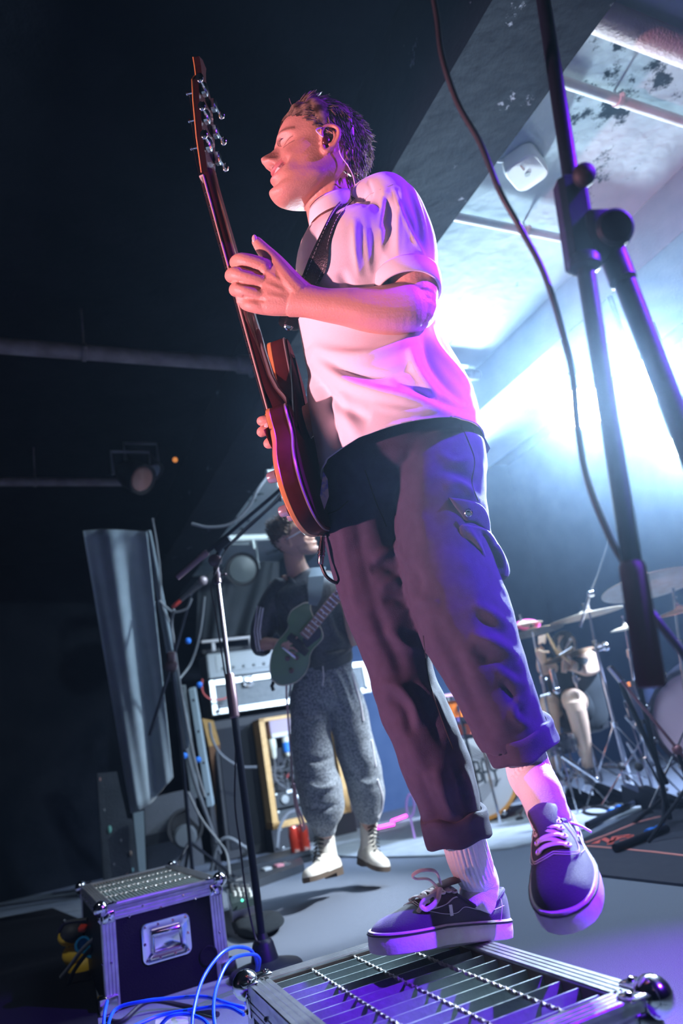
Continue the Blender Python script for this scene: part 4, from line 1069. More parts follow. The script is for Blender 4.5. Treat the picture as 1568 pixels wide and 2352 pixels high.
kB2 = [(1252, 1932, dB), (1275, 1900, dB), (1305, 1890, dB), (1330, 1896, dB), (1356, 1910, dB)]
kB3 = [(1250, 1935, dB), (1240, 1950, dB - .01), (1238, 1975, dB - .012), (1238, 1990, dB - .012)]
sB, WB, SB = shoe('shoe', MBm, PB, 0, 1, None, (kB, kB2, kB3))
def sock(W, topc, topw, midc, midw, ax_top):
    """topc: (x, y, depth) inside the cuff; lower end inside the shoe at W"""
    b = MB(); n = 120; rs = []
    foot = W((.075, .0, .045)); ank = W((.060, 0, .090)); P0, P1 = at(*topc), at(*midc)
    path = spline([P0, P1, ank * .5 + P1 * .5, ank, foot], 12); m = len(path)
    rt_ = topw / 2 * topc[2] / FPX; rm_ = midw / 2 * midc[2] / FPX
    rad = np.interp(np.linspace(0, 1, m), [0, .25, .5, .75, 1], [rt_, rm_, rm_ * .95, .037, .034])
    a1 = None
    for i, q in enumerate(path):
        T = nrm(path[min(i + 1, m - 1)] - path[max(i - 1, 0)]); f = i / (m - 1)
        a1 = nrm(RT - T * (RT @ T)) if a1 is None else nrm(a1 - T * (a1 @ T)); a2 = np.cross(T, a1)
        amp = .075 * np.clip((.55 - f) * 12, 0, 1); wr = .012 * math.sin(i * 1.3) * np.clip((f - .5) * 8, 0, 1)
        rs.append([q + rad[i] * (1 + amp * (abs(math.cos(15 * th_)) - .5) + wr * math.cos(th_ - 1)) * (math.cos(th_) * a1 + math.sin(th_) * a2 * 1.08) for th_ in np.linspace(0, 2 * math.pi, n, endpoint=False)])
    return obj('sock', b.rings(rs), M_SOCK, SG, angle=None)
sock(WA, (1058, 1905, 1.318), 96, (1075, 1965, 1.325), 98, None)
sock(WB, (1200, 1712, 1.262), 90, (1216, 1775, 1.258), 100, None)
# ================================================================== the singer's guitar, strap and lead
M_WINE = mat('wine_red_lacquer', (.055, .008, .010), .5, spec=.08, col2=(.10, .018, .018), nscale=12)
M_SUNB = mat('amber_top', (.30, .09, .02), .2, coat=1.0)
M_BIND = mat('orange_cream_binding', (.75, .32, .10), .35, coat=.4)
M_NECK = mat('dark_red_neck', (.055, .012, .014), .14, coat=1.0)
M_FRETB = mat('rosewood', (.05, .025, .018), .5)
M_STRAP = mat('black_leather', (.012, .011, .014), .38, bump=.25, bscale=300)
gB = at(736, 1226, 1.40)
Ln = .80
best_ = min((abs(np.linalg.norm(at(505, 405, d) - gB) - Ln), d) for d in np.arange(1.40, 1.75, .002))
gN_ = at(505, 405, best_[1]); GX = nrm(gN_ - gB)
vw = nrm(at(640, 900, 1.4) - C0)
GY = nrm(-vw + GX * (vw @ GX)); _tilt = math.radians(12)
GS0 = np.cross(GY, GX)
if GS0 @ RT > 0: GS0 = -GS0
_gy = GY * math.cos(_tilt) + GS0 * math.sin(_tilt); GZ = nrm(GS0 * math.cos(_tilt) - GY * math.sin(_tilt)); GY = _gy   # GZ out of the strings side
def G(x, y, z=0): return gB + GX * x + GY * y + GZ * z
gt = thing('electric_guitar', 'dark wine red electric guitar held upright by the singer in front', 'guitar', G(0, 0))
oc = [(0, 0), (.004, .055), (.03, .11), (.075, .138), (.12, .140), (.155, .125), (.185, .100), (.210, .092), (.235, .092), (.252, .085), (.256, .070), (.248, .050), (.238, .036), (.238, .028),
      (.262, -.028), (.30, -.040), (.36, -.060), (.42, -.082), (.452, -.100), (.450, -.122), (.42, -.142), (.36, -.150), (.31, -.138), (.255, -.122), (.21, -.126), (.16, -.150), (.12, -.163), (.075, -.158), (.03, -.125), (.004, -.06)]
poly = [p[:2] for p in spline([V(*p, 0) for p in oc] + [V(0, 0, 0)], 5)][:-1]
def inset(pl, d):
    out = []; n = len(pl)
    for i in range(n):
        t_ = nrm(np.array(pl[(i + 1) % n]) - np.array(pl[i - 1])); out.append((pl[i][0] + t_[1] * d, pl[i][1] - t_[0] * d))
    return out
TH2 = .022
def gring(d, z): return [G(p[0], p[1], z) for p in inset(poly, d)]
test = inset(poly, .01); sgn_ = 1 if abs(test[20][1]) < abs(poly[20][1]) else -1
gr = lambda d, z: gring(d * sgn_, z)
b = MB().rings([gr(.03, -TH2 - .003), gr(.010, -TH2 - .002), gr(.003, -TH2 + .001), gr(0, -TH2 + .006), gr(0, TH2 - .010)], True)
me = bpy.data.meshes.new('guitar_body'); me.from_pydata(b.v, [], b.f); recalc(me)
go = mesh_obj('guitar_body', me, M_WINE, gt)
obj('added_back_cover', MB().rings([gr(.0045, -TH2), gr(.0045, -TH2 - .0030), gr(.03, -TH2 - .0036), gr(.05, -TH2 - .0038)], True), mat('matt_cover_wine', (.030, .006, .008), 1.0, spec=0), gt)  # added matt, darker cover that suppresses glare on the guitar's back
obj('binding', MB().rings([gr(.0005, TH2 - .010), gr(-.0006, TH2 - .009), gr(-.0006, TH2 - .002), gr(.002, TH2)], True), M_BIND, gt)
obj('guitar_top', MB().rings([gr(.0025, TH2 - .001), gr(.004, TH2 + .001), gr(.04, TH2 + .006), gr(.07, TH2 + .009)], True), M_SUNB, gt)
obj('back_binding', MB().rings([gr(.001, -TH2 + .0015), gr(-.0006, -TH2 + .003), gr(-.0006, -TH2 + .0045), gr(.001, -TH2 + .006)], False), mat('grey_binding', (.25, .2, .2), .3), gt)
# neck with its heel
rs = []
for x, w, t_, z0 in ((.235, .030, .040, .012), (.262, .030, .042, .012), (.285, .029, .036, .014), (.31, .028, .028, .018), (.34, .0275, .023, .020), (.40, .027, .0215, .021), (.55, .0250, .0205, .021), (.70, .0230, .0195, .021), (.785, .0218, .0190, .021), (.800, .0216, .020, .021), (.815, .022, .018, .019)):
    r = [G(x, w * math.cos(u), z0 + .006 - t_ * max(0, math.sin(u)) ** .8 ) for u in np.linspace(0, math.pi, 17)]
    rs.append(r)
obj('neck', MB().rings(rs, True), M_NECK, gt)
fb = MB()
fb.add([G(x, s * (w), z) for x, w in ((.20, .029), (.55, .026), (.80, .0222)) for s in (-1, 1) for z in (.0265, .0335)], [])
fb.f = []
i0 = 0
for k in (0, 4): fb.f += [(k, k + 1, k + 5, k + 4), (k + 2, k + 6, k + 7, k + 3), (k + 1, k + 3, k + 7, k + 5), (k, k + 4, k + 6, k + 2)]
fb.f += [(0, 2, 3, 1), (8, 9, 11, 10)]
obj('fretboard', fb, M_FRETB, gt, smooth=False)
eb = MB()
for s in (-1, 1): eb.tube([G(.21, s * .0293, .030), G(.55, s * .0262, .030), G(.80, s * .0226, .030)], .0022, 6)
obj('neck_binding', eb, mat('aged_cream_binding', (.62, .42, .36), .4), gt)
for k in range(1, 21):
    x = .80 - (.628 - .628 / 2 ** (k / 12.)); 
    if x < .30: break
    w = np.interp(x, [.20, .8], [.0298, .0232])
    obj('fret', MB().tube([G(x, -w, .0345), G(x, 0, .0352), G(x, w, .0345)], .0013, 6), M_CHROME, gt)
obj('nut', MB().bbox(G(.802, 0, .034), .005, .045, .010, GX, GY, GZ, .001), mat('bone_nut', (.7, .65, .55), .4), gt)
# headstock, leaning back
ha = math.radians(11); HX = nrm(GX * math.cos(ha) - GZ * math.sin(ha)); HZ = nrm(GZ * math.cos(ha) + GX * math.sin(ha))
h0 = G(.806, 0, .018)
def Hh(x, y, z=0): return h0 + HX * x + GY * y + HZ * z
hp = [(0, -.022), (.03, -.028), (.07, -.036), (.15, -.040), (.20, -.036), (.218, -.022), (.226, -.012), (.245, -.014), (.262, -.020), (.268, 0), (.262, .020), (.245, .014), (.226, .012), (.218, .022), (.20, .036), (.15, .040), (.07, .036), (.03, .028), (0, .022)]
b = MB().prism(hp, h0, HX, GY, HZ, .016)
obj('headstock', b, mat('dark_headstock', (.022, .007, .009), .2, coat=.8), gt, smooth=False)
obj('headstock_edge', MB().tube([Hh(p[0], p[1], .014) for p in hp], .0016, 6), mat('orange_cream_binding', (0, 0, 0)), gt)
for i in range(3):
    for s in (-1, 1):
        x = .055 + .062 * i; y = s * .026
        tu = MB()
        tu.bbox(Hh(x, y, -.008), .026, .018, .014, HX, GY, HZ, .003)
        tu.tube([Hh(x, y + s * .006, -.010), Hh(x, y + s * .030, -.010)], .003, 8)
        o = obj('tuning_machine', tu, M_CHROME, gt)
        kb = MB().ball(Hh(x, y + s * .036, -.012), .0115, 14, (.95, .45, .75), (HX, GY, HZ))
        obj('tuner_key', kb, M_CHROME, o)
        ps = MB().lathe(Hh(x, y, .016), [(.005, 0), (.005, .003), (.003, .004), (.003, .013), (.0042, .014), (.0042, .017)], HZ, 10)
        obj('string_post', ps, M_CHROME, o)
st = []
for k in range(6):
    y0 = -.018 + .0072 * k; i = k if k < 3 else 5 - k
    s = -1 if k < 3 else 1
    st = MB().tube([G(.10, y0 * 1.4, .036), G(.80, y0, .0395), Hh(.055 + .062 * i, s * .024, .028)], .0006, 4)
    obj('string', st, M_CHROME, gt)
for x, y in ((.05, .11), (.115, .125), (.045, .06)):
    kn = MB().lathe(G(x, y, TH2 + .002), [(.012, 0), (.0115, .006), (.0105, .015), (.0085, .0175), (.001, .018)], GZ, 20)
    obj('control_knob', kn, mat('clear_gold_knob', (.45, .38, .42), .2, .5), gt)
br = MB().bbox(G(.115, 0, TH2 + .014), .016, .085, .012, GX, GY, GZ, .003).bbox(G(.075, 0, TH2 + .012), .010, .09, .012, GX, GY, GZ, .003)
obj('bridge', br, M_CHROME, gt)
for x in (.15, .235): obj('pickup', MB().bbox(G(x, 0, TH2 + .008), .036, .078, .012, GX, GY, GZ, .003), M_CHROME, gt)
jp = G(-.002, 0, -.004)
bt_ = G(.438, -.118, -TH2 - .002); bt_ = at(663, 749, projn(bt_[None])[0][2] - .030)
sb = MB().lathe(bt_, [(.004, 0), (.004, .008), (.009, .010), (.010, .013), (.007, .015), (.005, .0135), (.001, .014)], nrm(C0 - bt_), 20)
obj('strap_button', sb, M_CHROME, gt)
# strap
st_ = thing('guitar_strap', 'black leather guitar strap with white stitched edge over the singer\'s shoulder', 'strap', bt_)
fS, _ = surf_depth(sh.data, ORG[SG.name])
def edge(pts, k): return spline([V(*p) for p in pts], k)
Le = edge([(655, 700), (688, 646), (711, 589), (738, 532), (764, 482), (787, 457), (805, 448)], 6)
Re = edge([(694, 712), (726, 662), (749, 616), (757, 558), (772, 512), (795, 478), (815, 456)], 6)
def band(Le, Re, f, t_=.0035, nc=5, lift=.006):
    rs = []; tops = []
    m = len(Le); D0 = []
    for i in range(m):
        D0.append([min(f(*(Le[i] + (Re[i] - Le[i]) * k / (nc - 1))[:2], 1.42), 1.50) for k in range(nc)])
    D0 = np.array(D0); D0 = np.minimum(D0, D0.mean(1)[:, None] + .004)
    for _ in range(6): D0[1:-1] = (D0[:-2] + D0[1:-1] * 2 + D0[2:]) / 4
    for i in range(m):
        top = [at(*(Le[i] + (Re[i] - Le[i]) * k / (nc - 1))[:2], D0[i][k] - lift) for k in range(nc)]
        bot = [at(*(Le[i] + (Re[i] - Le[i]) * k / (nc - 1))[:2], D0[i][k] - lift + t_) for k in range(nc)]
        rs.append(top + bot[::-1]); tops.append(top)
    return rs, tops
rs, tops = band(Le, Re, fS)
# lower part runs free to the horn
e1 = [G(.50, -.10, -.030), G(.455, -.100, -.030)]
obj('strap_band', MB().rings(rs, True), M_STRAP, st_)
for k, f in ((0, .16), (-1, .84)):
    pts = [t_[0] * (1 - f) + t_[-1] * f + nrm(C0 - t_[0]) * .0006 for t_ in tops]
    dd = MB(); acc = 0
    for a, c in zip(pts[:-1], pts[1:]):
        n = max(1, int(np.linalg.norm(c - a) / .005))
        for j in range(n):
            q = a + (c - a) * j / n; q2 = a + (c - a) * (j + .6) / n; dd.tube([q, q2], .0006, 4)
    o = obj('stitching', dd, M_THREAD, st_); o['kind'] = 'stuff'
# leather end over the button
ctr = bt_ + nrm(C0 - bt_) * .008
tdir = nrm(tops[0][2] - ctr); vd_ = nrm(C0 - bt_); wdir = nrm(np.cross(tdir, vd_)); LL = np.linalg.norm(tops[0][2] - ctr)
rs = []
for f, w in ((-.024, .004), (-.021, .013), (-.012, .020), (0, .0235), (.02, .0235), (LL * .6, .021), (LL, .019)):
    c = ctr + tdir * f
    rs.append([c + wdir * w * math.cos(u) + vd_ * .0022 * math.sin(u) for u in np.linspace(0, 2 * math.pi, 16, endpoint=False)])
obj('strap_end', MB().rings(rs), M_STRAP, st_)
# pick
pk_ = [(608, 951), (622, 947), (640, 950), (640, 954), (622, 957), (609, 957)]
b = MB(); n = 6
b.add([at(x, y, 1.435) for x, y in pk_] + [at(x, y, 1.4375) for x, y in pk_], [tuple(range(n)), tuple(reversed(range(n, 2 * n)))] + [(i, (i + 1) % n, (i + 1) % n + n, i + n) for i in range(n)])
single('guitar_pick', b, mat('orange_pick', (.85, .35, .03), .35), 'orange plectrum pinched between the singer\'s thumb and finger', 'plectrum')
# lead
le = thing('guitar_lead', 'black instrument lead plugged into the bottom of the wine red guitar', 'cable', jp)
jd = nrm(at(737, 1280, 1.39) - jp)
obj('jack_plug', MB().lathe(jp + jd * .002, [(.010, 0), (.010, .003), (.0048, .004), (.0048, .012), (.0062, .013), (.0066, .030), (.0078, .031), (.0078, .034), (.0066, .035), (.0066, .038), (.0078, .039), (.0078, .042), (.0062, .043), (.0055, .058), (.004, .060)], jd, 16), mat('dark_chrome', (.42, .38, .42), .2, 1.0), le)
obj('lead_cable', MB().tube(spline([jp + jd * .06, at(738, 1300, 1.385), at(748, 1322, 1.38), at(765, 1336, 1.385), at(785, 1342, 1.42), at(800, 1345, 1.46)], 8), .0034, 8), mat('black_cable', (.012, .012, .014), .4), le)
# ================================================================== microphone stands
M_BLKMET = mat('black_stand_metal', (.006, .008, .016), .45, 0, spec=.2, bump=.05, bscale=300)
M_STEEL = mat('satin_steel', (.62, .60, .66), .25, 1.0)
M_CABLE = mat('black_rubber_cable', (.02, .02, .024), .5)
M_GCABLE = mat('grey_rubber_cable', (.16, .17, .19), .5)
M_RUBB = mat('black_rubber_part', (.018, .016, .02), .6)
# --- blurred boom stand right in front of the lens
P_ = at(1418, 600, .80); bs = thing('boom_stand', 'big out of focus black boom arm crossing the right of the picture', 'microphone stand', V(P_[0], P_[1], 0))
tp, cl0, cl1, bt = at(1238, -60, 1.02), at(1312, 415, .835), at(1343, 612, .79), at(1452, 1300, .700)
obj('boom_arm', MB().tube([tp, cl0, cl1, bt], [.0098, .0100, .0102, .0098], 16), M_BLKMET, bs)
d = nrm(bt - cl1)
obj('counterweight', MB().lathe(bt - d * .004, [(.011, 0), (.0128, .004), (.0132, .01), (.0138, .118), (.0128, .122), (.004, .123)], d, 20), mat('pink_tinted_rubber', (.14, .035, .055), .6), bs)  # reddish tint painted in for pink light on the black weight
X_ = nrm(np.cross(d, FW))
c_ = (at(1308, 425, .835) + at(1345, 612, .79)) / 2
b = MB().bbox(c_ + X_ * (-.002 if X_ @ RT > 0 else .002), .034, .030, np.linalg.norm(cl1 - cl0) * .98, X_, np.cross(d, X_), d, .006)
b.lathe(cl1 - d * .012, [(.015, 0), (.018, .004), (.018, .014), (.012, .018)], d, 16)
obj('clutch', b, M_BLKMET, bs)
kb = MB().ball(at(1341, 402, .80), .0135, 16, (1, 1.05, .8), (RT, UP, FW)); kb.tube([at(1341, 402, .80), at(1318, 440, .83)], .005, 8)
obj('clamp_knob', kb, M_RUBB, bs)
hc_ = at(1400, 535, .805)
b = MB().lathe(hc_ - nrm(FW) * .02, [(.018, 0), (.022, .004), (.023, .03), (.020, .036)], FW, 24)
b.bbox(at(1372, 545, .80), .03, .06, .02, RT, UP, FW, .004)
obj('hinge', b, M_BLKMET, bs)
b = MB().ball(at(1430, 545, .80), .009, 12, (1, 1.2, 1), (RT, UP, FW)).tube([hc_, at(1432, 545, .80)], .006, 8)
obj('wing_nut', b, mat('violet_plastic', (.08, .02, .25), .2), bs)
pt = at(1412, 590, .805); base = V(pt[0], pt[1], 0)
obj('pole', MB().tube([pt, pt * .97 + base * .03, base], [.0125, .0125, .0125], 16), M_BLKMET, bs)
obj('pole_collar', MB().lathe(at(1432, 650, .79), [(.0125, 0), (.0155, .003), (.0155, .07), (.0125, .075)], V(0, 0, 1), 16), M_BLKMET, bs)
for k in range(3):
    a = 2.1 * k + .4
    obj('leg', MB().tube([base + V(0, 0, .12), base + V(math.cos(a) * .15, math.sin(a) * .15, .06), base + V(math.cos(a) * .3, math.sin(a) * .3, .012)], .009, 8), M_BLKMET, bs)
cb_ = thing('microphone_cable', 'out of focus dark cable hanging beside the big boom arm', 'cable', at(1330, 1000, .76))
cp = [(985, -60, .93), (1003, 40, .92), (1015, 130, .91), (1050, 235, .90), (1103, 330, .88), (1148, 440, .86), (1198, 530, .85), (1248, 625, .83), (1288, 750, .81), (1314, 860, .79), (1326, 980, .77), (1348, 1100, .75), (1398, 1230, .73), (1436, 1300, .715), (1470, 1370, .70)]
obj('cable_run', MB().tube(spline([at(*p) for p in cp], 8), .0037, 10), M_CABLE, cb_)
obj('cable_tail', MB().tube(spline([at(1487, 1395, .71), at(1520, 1440, .70), (at(1575, 1510, .70)), at(1640, 1600, .70)], 6), .0042, 10), M_CABLE, cb_)
# --- stand with round cone base in the middle
sb_ = on(612, 2236, 0); ms = thing('microphone_stand', 'tall black microphone stand with angled boom and cone base at centre left', 'microphone stand', sb_)
Zt = 1.465
obj('cone_base', MB().lathe(sb_, [(.125, 0), (.125, .012), (.118, .020), (.075, .028), (.047, .040), (.036, .09), (.030, .10), (.022, .104), (.016, .12)], (0, 0, 1), 32), M_BLKMET, ms)
tf = nrm(V(C0[0], C0[1], 0) - V(sb_[0], sb_[1], 0)); tx_ = nrm(np.cross(V(0, 0, 1), tf)); tn_ = nrm(tf + V(0, 0, .22))
tb_ = sb_ + V(0, 0, .068) + tf * .0425 + tx_ * .006
TB = MB(); rs = []
for a in np.linspace(-.5, .5, 9):
    dirn = nrm(tf * math.cos(a) + tx_ * math.sin(a)); rs.append([sb_ + dirn * .0405 + V(0, 0, .058), sb_ + dirn * .0375 + V(0, 0, .082)])
TB.v = [tuple(p) for r in rs for p in r]; TB.f = [(2 * i, 2 * i + 2, 2 * i + 3, 2 * i + 1) for i in range(8)]
lab = obj('tape_label', TB, mat('white_tape', (.75, .75, .75), .6), ms); 
LT = MB(); xo = -.017
def tdir(a, z, r=.0405): 
    q = nrm(tf * math.cos(a) + tx_ * math.sin(a)); return sb_ + q * (r - (z - .058) * .115) + V(0, 0, z) + q * .0006
def tstroke(pts, x0):
    LT.tube([tdir((x0 + x * .0075) / .04, .0635 + y * .012) for x, y in pts], .0007, 4)
for x0, pts in ((-.013, [(1, .85), (.6, 1), (.15, .8), (0, .5), (.15, .2), (.6, 0), (1, .15)]), (-.003, [(0, 0), (0, 1)]), (-.003, [(0, .5), (.9, .5)]), (-.003, [(.9, 0), (.9, 1)]), (.007, [(0, 0), (.5, 1), (1, 0)]), (.007, [(.2, .35), (.8, .35)])):
    tstroke(pts, x0)
obj('tape_lettering', LT, M_RUBB, lab)
obj('lower_pole', MB().lathe(sb_, [(.0135, .11), (.0135, .86), (.0145, .865)], (0, 0, 1), 16), M_BLKMET, ms)
obj('height_clutch', MB().lathe(sb_, [(.0145, .84), (.0195, .845), (.0200, .90), (.0185, 1.00), (.0165, 1.005)], (0, 0, 1), 18), mat('ribbed_wine_metal', (.26, .17, .20), .35, .8), ms)
obj('upper_pole', MB().lathe(sb_, [(.0095, .98), (.0095, Zt - .06)], (0, 0, 1), 14), M_STEEL, ms)
hp_ = sb_ + V(0, 0, Zt)
b = MB().lathe(hp_ - V(0, 0, .10), [(.011, 0), (.0155, .004), (.0155, .045), (.012, .05), (.012, .07)], (0, 0, 1), 16)
b.lathe(hp_ - nrm(FW) * .014, [(.020, 0), (.026, .003), (.026, .024), (.020, .028)], FW, 20)
b.tube([hp_ - V(0, 0, .06), hp_ - V(0, 0, .06) + RT * .03], .004, 8); b.ball(hp_ - V(0, 0, .06) + RT * .033, .007, 10)
obj('boom_hinge', b, mat('wine_black_metal', (.07, .045, .055), .3, .5), ms)
dh = projn(hp_[None])[0][2]
B0, B1 = at(406, 1328, dh), at(690, 1085, dh + .02)
B0b, hB = B0, None
bd_ = nrm(B1 - B0)
obj('boom_tube', MB().tube([B0 + bd_ * .14, B1], .0078, 12), M_BLKMET, ms)
obj('boom_weight', MB().lathe(B0, [(.004, 0), (.0115, .002), (.0118, .12), (.0135, .122), (.0135, .16), (.010, .165)], bd_, 14), mat('grey_wine_rubber', (.20, .13, .15), .55), ms)
b = MB().bbox(at(512, 1250, dh), .028, .028, .075, np.cross(bd_, FW), FW, bd_, .004); b.tube([at(512, 1250, dh), hp_], .010, 10)
obj('boom_clamp', b, M_BLKMET, ms)
cc_ = thing('microphone_cable', 'thin cable running down the tall microphone stand', 'cable', hp_)
zz = [(sb_ + V(.012 * math.sin(3 * z) - .016, -.006, z)) for z in np.linspace(1.36, .75, 8)] + [sb_ + V(-.035, -.01, z) for z in (.55, .40, .25)] + [sb_ + V(-.02, -.02, .12), sb_ + V(.0, -.04, .10)]
obj('cable_run', MB().tube(spline([at(676, 1092, dh), at(620, 1162, dh - .01), at(560, 1215, dh - .02), at(520, 1262, dh - .03), at(505, 1290, dh - .03)] + zz, 6), .0034, 8), M_CABLE, cc_)
# the second slim boom clamped to the same stand
a0, a1, a2_ = at(515, 1262, dh + .03), at(641, 1146, dh + .05), at(740, 1065, dh + .05)
obj('slim_boom', MB().tube([a0, a1, a2_], [.0065, .0075, .010], 10), M_BLKMET, ms)
obj('boom_knob', MB().ball(at(643, 1144, dh + .02), .015, 14), M_RUBB, ms)
# --- rear left stand carrying the red-ended microphone
r0 = on(448, 2012, 0); top_ = at(392, 1530, 4.5)
rb = V(*(at(440, 1985, 4.6))[:2], 0)
rs_ = thing('microphone_stand', 'black stand with long boom beside the hanging curtain', 'microphone stand', rb)
hd_ = at(393, 1530, 4.35)
obj('pole', MB().tube([rb, at(415, 1700, 4.45), hd_], .012, 10), M_BLKMET, rs_)
b = MB().lathe(hd_ - FW * .02, [(.03, 0), (.04, .005), (.04, .03), (.03, .035)], FW, 16); b.bbox(hd_ + UP * .05, .05, .08, .04, RT, UP, FW, .006)
obj('boom_hinge', b, MATS['wine_black_metal'], rs_)
obj('boom_arm', MB().tube([at(343, 1690, 4.2), hd_, at(446, 1340, 4.5)], [.010, .010, .009], 10), M_BLKMET, rs_)
for k in range(3):
    a = 2.09 * k; obj('leg', MB().tube([rb + V(0, 0, .3), rb + V(math.cos(a) * .3, math.sin(a) * .3, .015)], .010, 8), M_BLKMET, rs_)
mc = thing('microphone', 'vocal microphone with red ring hanging head up at the left', 'microphone', at(440, 1360, 4.3))
m0, m1 = at(404, 1388, 4.3), at(466, 1334, 4.3); md_ = nrm(m1 - m0)
obj('handle', MB().lathe(m0 + md_ * .035, [(.011, 0), (.013, .01), (.019, .14), (.024, .16)], md_, 16), mat('grey_mic_metal', (.10, .10, .11), .4), mc)
obj('grille_head', MB().ball(m1, .029, 16, (1, 1, 1)), mat('grille_grey', (.42, .34, .36), .5, .5), mc)
obj('connector', MB().lathe(m0 - md_ * .03, [(.008, 0), (.012, .005), (.013, .035), (.012, .07)], md_, 14), mat('red_connector', (.75, .07, .05), .4), mc)
# ================================================================== backline behind the left half
M_GREYP = mat('grey_case_panel', (.13, .15, .16), .6, col2=(.17, .19, .20), nscale=30)
M_ALUW = mat('pale_case_edging', (.82, .86, .86), .4, .6)
M_BLACKT = mat('black_tolex', (.02, .022, .028), .6, bump=.2, bscale=300)
M_WOOD = mat('golden_plywood', (.62, .36, .12), .5, col2=(.72, .44, .17), nscale=25)
M_BROWN = mat('brown_wood', (.24, .12, .06), .6)
YB = 6.4
def W_(x, y, dy=0): return wallp(x, y, YB + dy)
def plate(pts, dy, th, m, name, parent, smooth=False):
    """flat piece facing the hall: outline on the photograph carried to the plane YB+dy, th thick"""
    a = [W_(x, y, dy) for x, y in pts]; b_ = [p + YR * th for p in a]; n = len(pts)
    return obj(name, MB().add(a + b_, [tuple(range(n)), tuple(reversed(range(n, 2 * n)))] + [(i, (i + 1) % n, (i + 1) % n + n, i + n) for i in range(n)]), m, parent, smooth)
def upz(p): return p
# black speaker cabinet standing on the floor
c = thing('speaker_cabinet', 'tall black speaker cabinet under the white edged flight case', 'speaker', V(*W_(540, 1940)[:2], 0))
L0, R0_ = W_(488, 1655), W_(722, 1620); x0, x1 = L0 @ XR, W_(845, 1800) @ XR; ztop = L0[2]
obj('cabinet_body', MB().bbox(rp((x0 + x1) / 2, YB + .28, ztop / 2), x1 - x0, .5, ztop, XR, YR, ZR, .01), M_BLACKT, c)
xr0, xr1 = W_(578, 1655) @ XR, W_(745, 1620) @ XR
obj('grille_cloth', MB().box(rp((x0 + xr0) / 2 , YB + .025, ztop / 2), (xr0 - x0) * .8, .01, ztop * .86, XR, YR, ZR), mat('black_grille_cloth', (.012, .014, .02), .9), c, smooth=False)
# wood edged rack with patch bay
r = thing('equipment_rack', 'wood edged rack full of plugs and leads behind the second guitarist', 'rack', V(*W_(620, 1920)[:2], 0))
zt_, zb_ = W_(578, 1658)[2], W_(612, 1905)[2]
fw_ = .05
for (xa, xb_, za, zb2) in ((xr0, xr0 + fw_, zb_, zt_), (xr1 - fw_, xr1, zb_, zt_), (xr0, xr1, zb_, zb_ + fw_), (xr0, xr1, zt_ - .03, zt_)):
    obj('frame_board', MB().box(rp((xa + xb_) / 2, YB - .10, (za + zb2) / 2), xb_ - xa, .20, zb2 - za, XR, YR, ZR), M_WOOD, r, smooth=False)
    obj('frame_face', MB().box(rp((xa + xb_) / 2, YB - .203, (za + zb2) / 2), (xb_ - xa), .006, zb2 - za, XR, YR, ZR), M_BLACKT if False else M_WOOD, r, smooth=False)
obj('rack_plinth', MB().box(rp((xr0 + xr1) / 2, YB - .10, zb_ / 2), xr1 - xr0 + .04, .22, zb_, XR, YR, ZR), M_BLACKT, r, smooth=False)
obj('rack_back', MB().box(rp((xr0 + xr1) / 2, YB - .01, (zb_ + zt_) / 2), xr1 - xr0, .02, zt_ - zb_, XR, YR, ZR), M_BLACKT, r, smooth=False)
obj('patch_bay', MB().bbox(rp((xr0 + xr1) / 2 + .03, YB - .16, zt_ - .09), xr1 - xr0 - .12, .10, .12, XR, YR, ZR, .006), mat('mauve_grey_metal', (.36, .28, .36), .5), r)
obj('patch_bay_lip', MB().bbox(rp((xr0 + xr1) / 2 + .03, YB - .19, zt_ - .165), xr1 - xr0 - .12, .08, .04, XR, YR, ZR, .004), mat('pale_metal', (.62, .60, .62), .5), r)
ivory = mat('ivory_plug', (.72, .72, .60), .5); blue_ = mat('blue_plug', (.03, .22, .75), .4)
for k in range(5):
    xk = xr0 + .10 + k * (xr1 - xr0 - .17) / 4.4; zz_ = zt_ - .185
    t = thing('power_plug', ('ivory plug at the left end of the rack patch bay', 'ivory plug with wide blue sleeve second in the rack row', 'ivory plug with thin dark ring in the middle of the rack row', 'plain ivory plug right of the middle in the rack row', 'ivory plug with blue tip at the right of the rack row')[k], 'plug', rp(xk, YB - .19, zz_ - .12), 'plugs in the rack')
    obj('plug_body', MB().lathe(rp(xk, YB - .19, zz_), [(.030, 0), (.034, -.01), (.034, -.08), (.028, -.09), (.024, -.15), (.012, -.17)], ZR, 14), ivory, t)
    if k in (1, 4): obj('blue_sleeve', MB().lathe(rp(xk, YB - .19, zz_), [(.036, -.05 - .05 * (k == 4)), (.036, -.13 - .02 * (k == 4)), (.030, -.135 - .02 * (k == 4))], ZR, 14, False), blue_, t)
    if k == 2: obj('dark_ring', MB().lathe(rp(xk, YB - .19, zz_), [(.036, -.06), (.036, -.075)], ZR, 14, False), M_BLACKT, t)
    zc_ = zz_ - .17; w_ = .05 * math.sin(k * 2.1)
    obj('plug_lead', MB().tube(spline([rp(xk, YB - .19, zc_), rp(xk + w_, YB - .17, zc_ - .08), rp(xk - w_, YB - .15, zc_ - .18), rp(xr0 + .25 + .05 * k, YB - .08, zc_ - .30)], 5), .008, 6), M_CABLE if k % 2 else M_GCABLE, t)
rr = random.Random(5); tg_ = MB()
for k in range(26):
    a = rp(rr.uniform(xr0 + .1, xr1 - .05), YB - .08, rr.uniform(zt_ - .62, zt_ - .40)); tg_.tube(spline([a, a + V(rr.uniform(-.1, .1), 0, rr.uniform(-.1, .05)), a + V(rr.uniform(-.15, .15), -.03, rr.uniform(-.15, .0))], 4), .006, 5)
o = obj('tangled_leads', tg_, M_GCABLE, r); o['kind'] = 'stuff'
tg_ = MB()
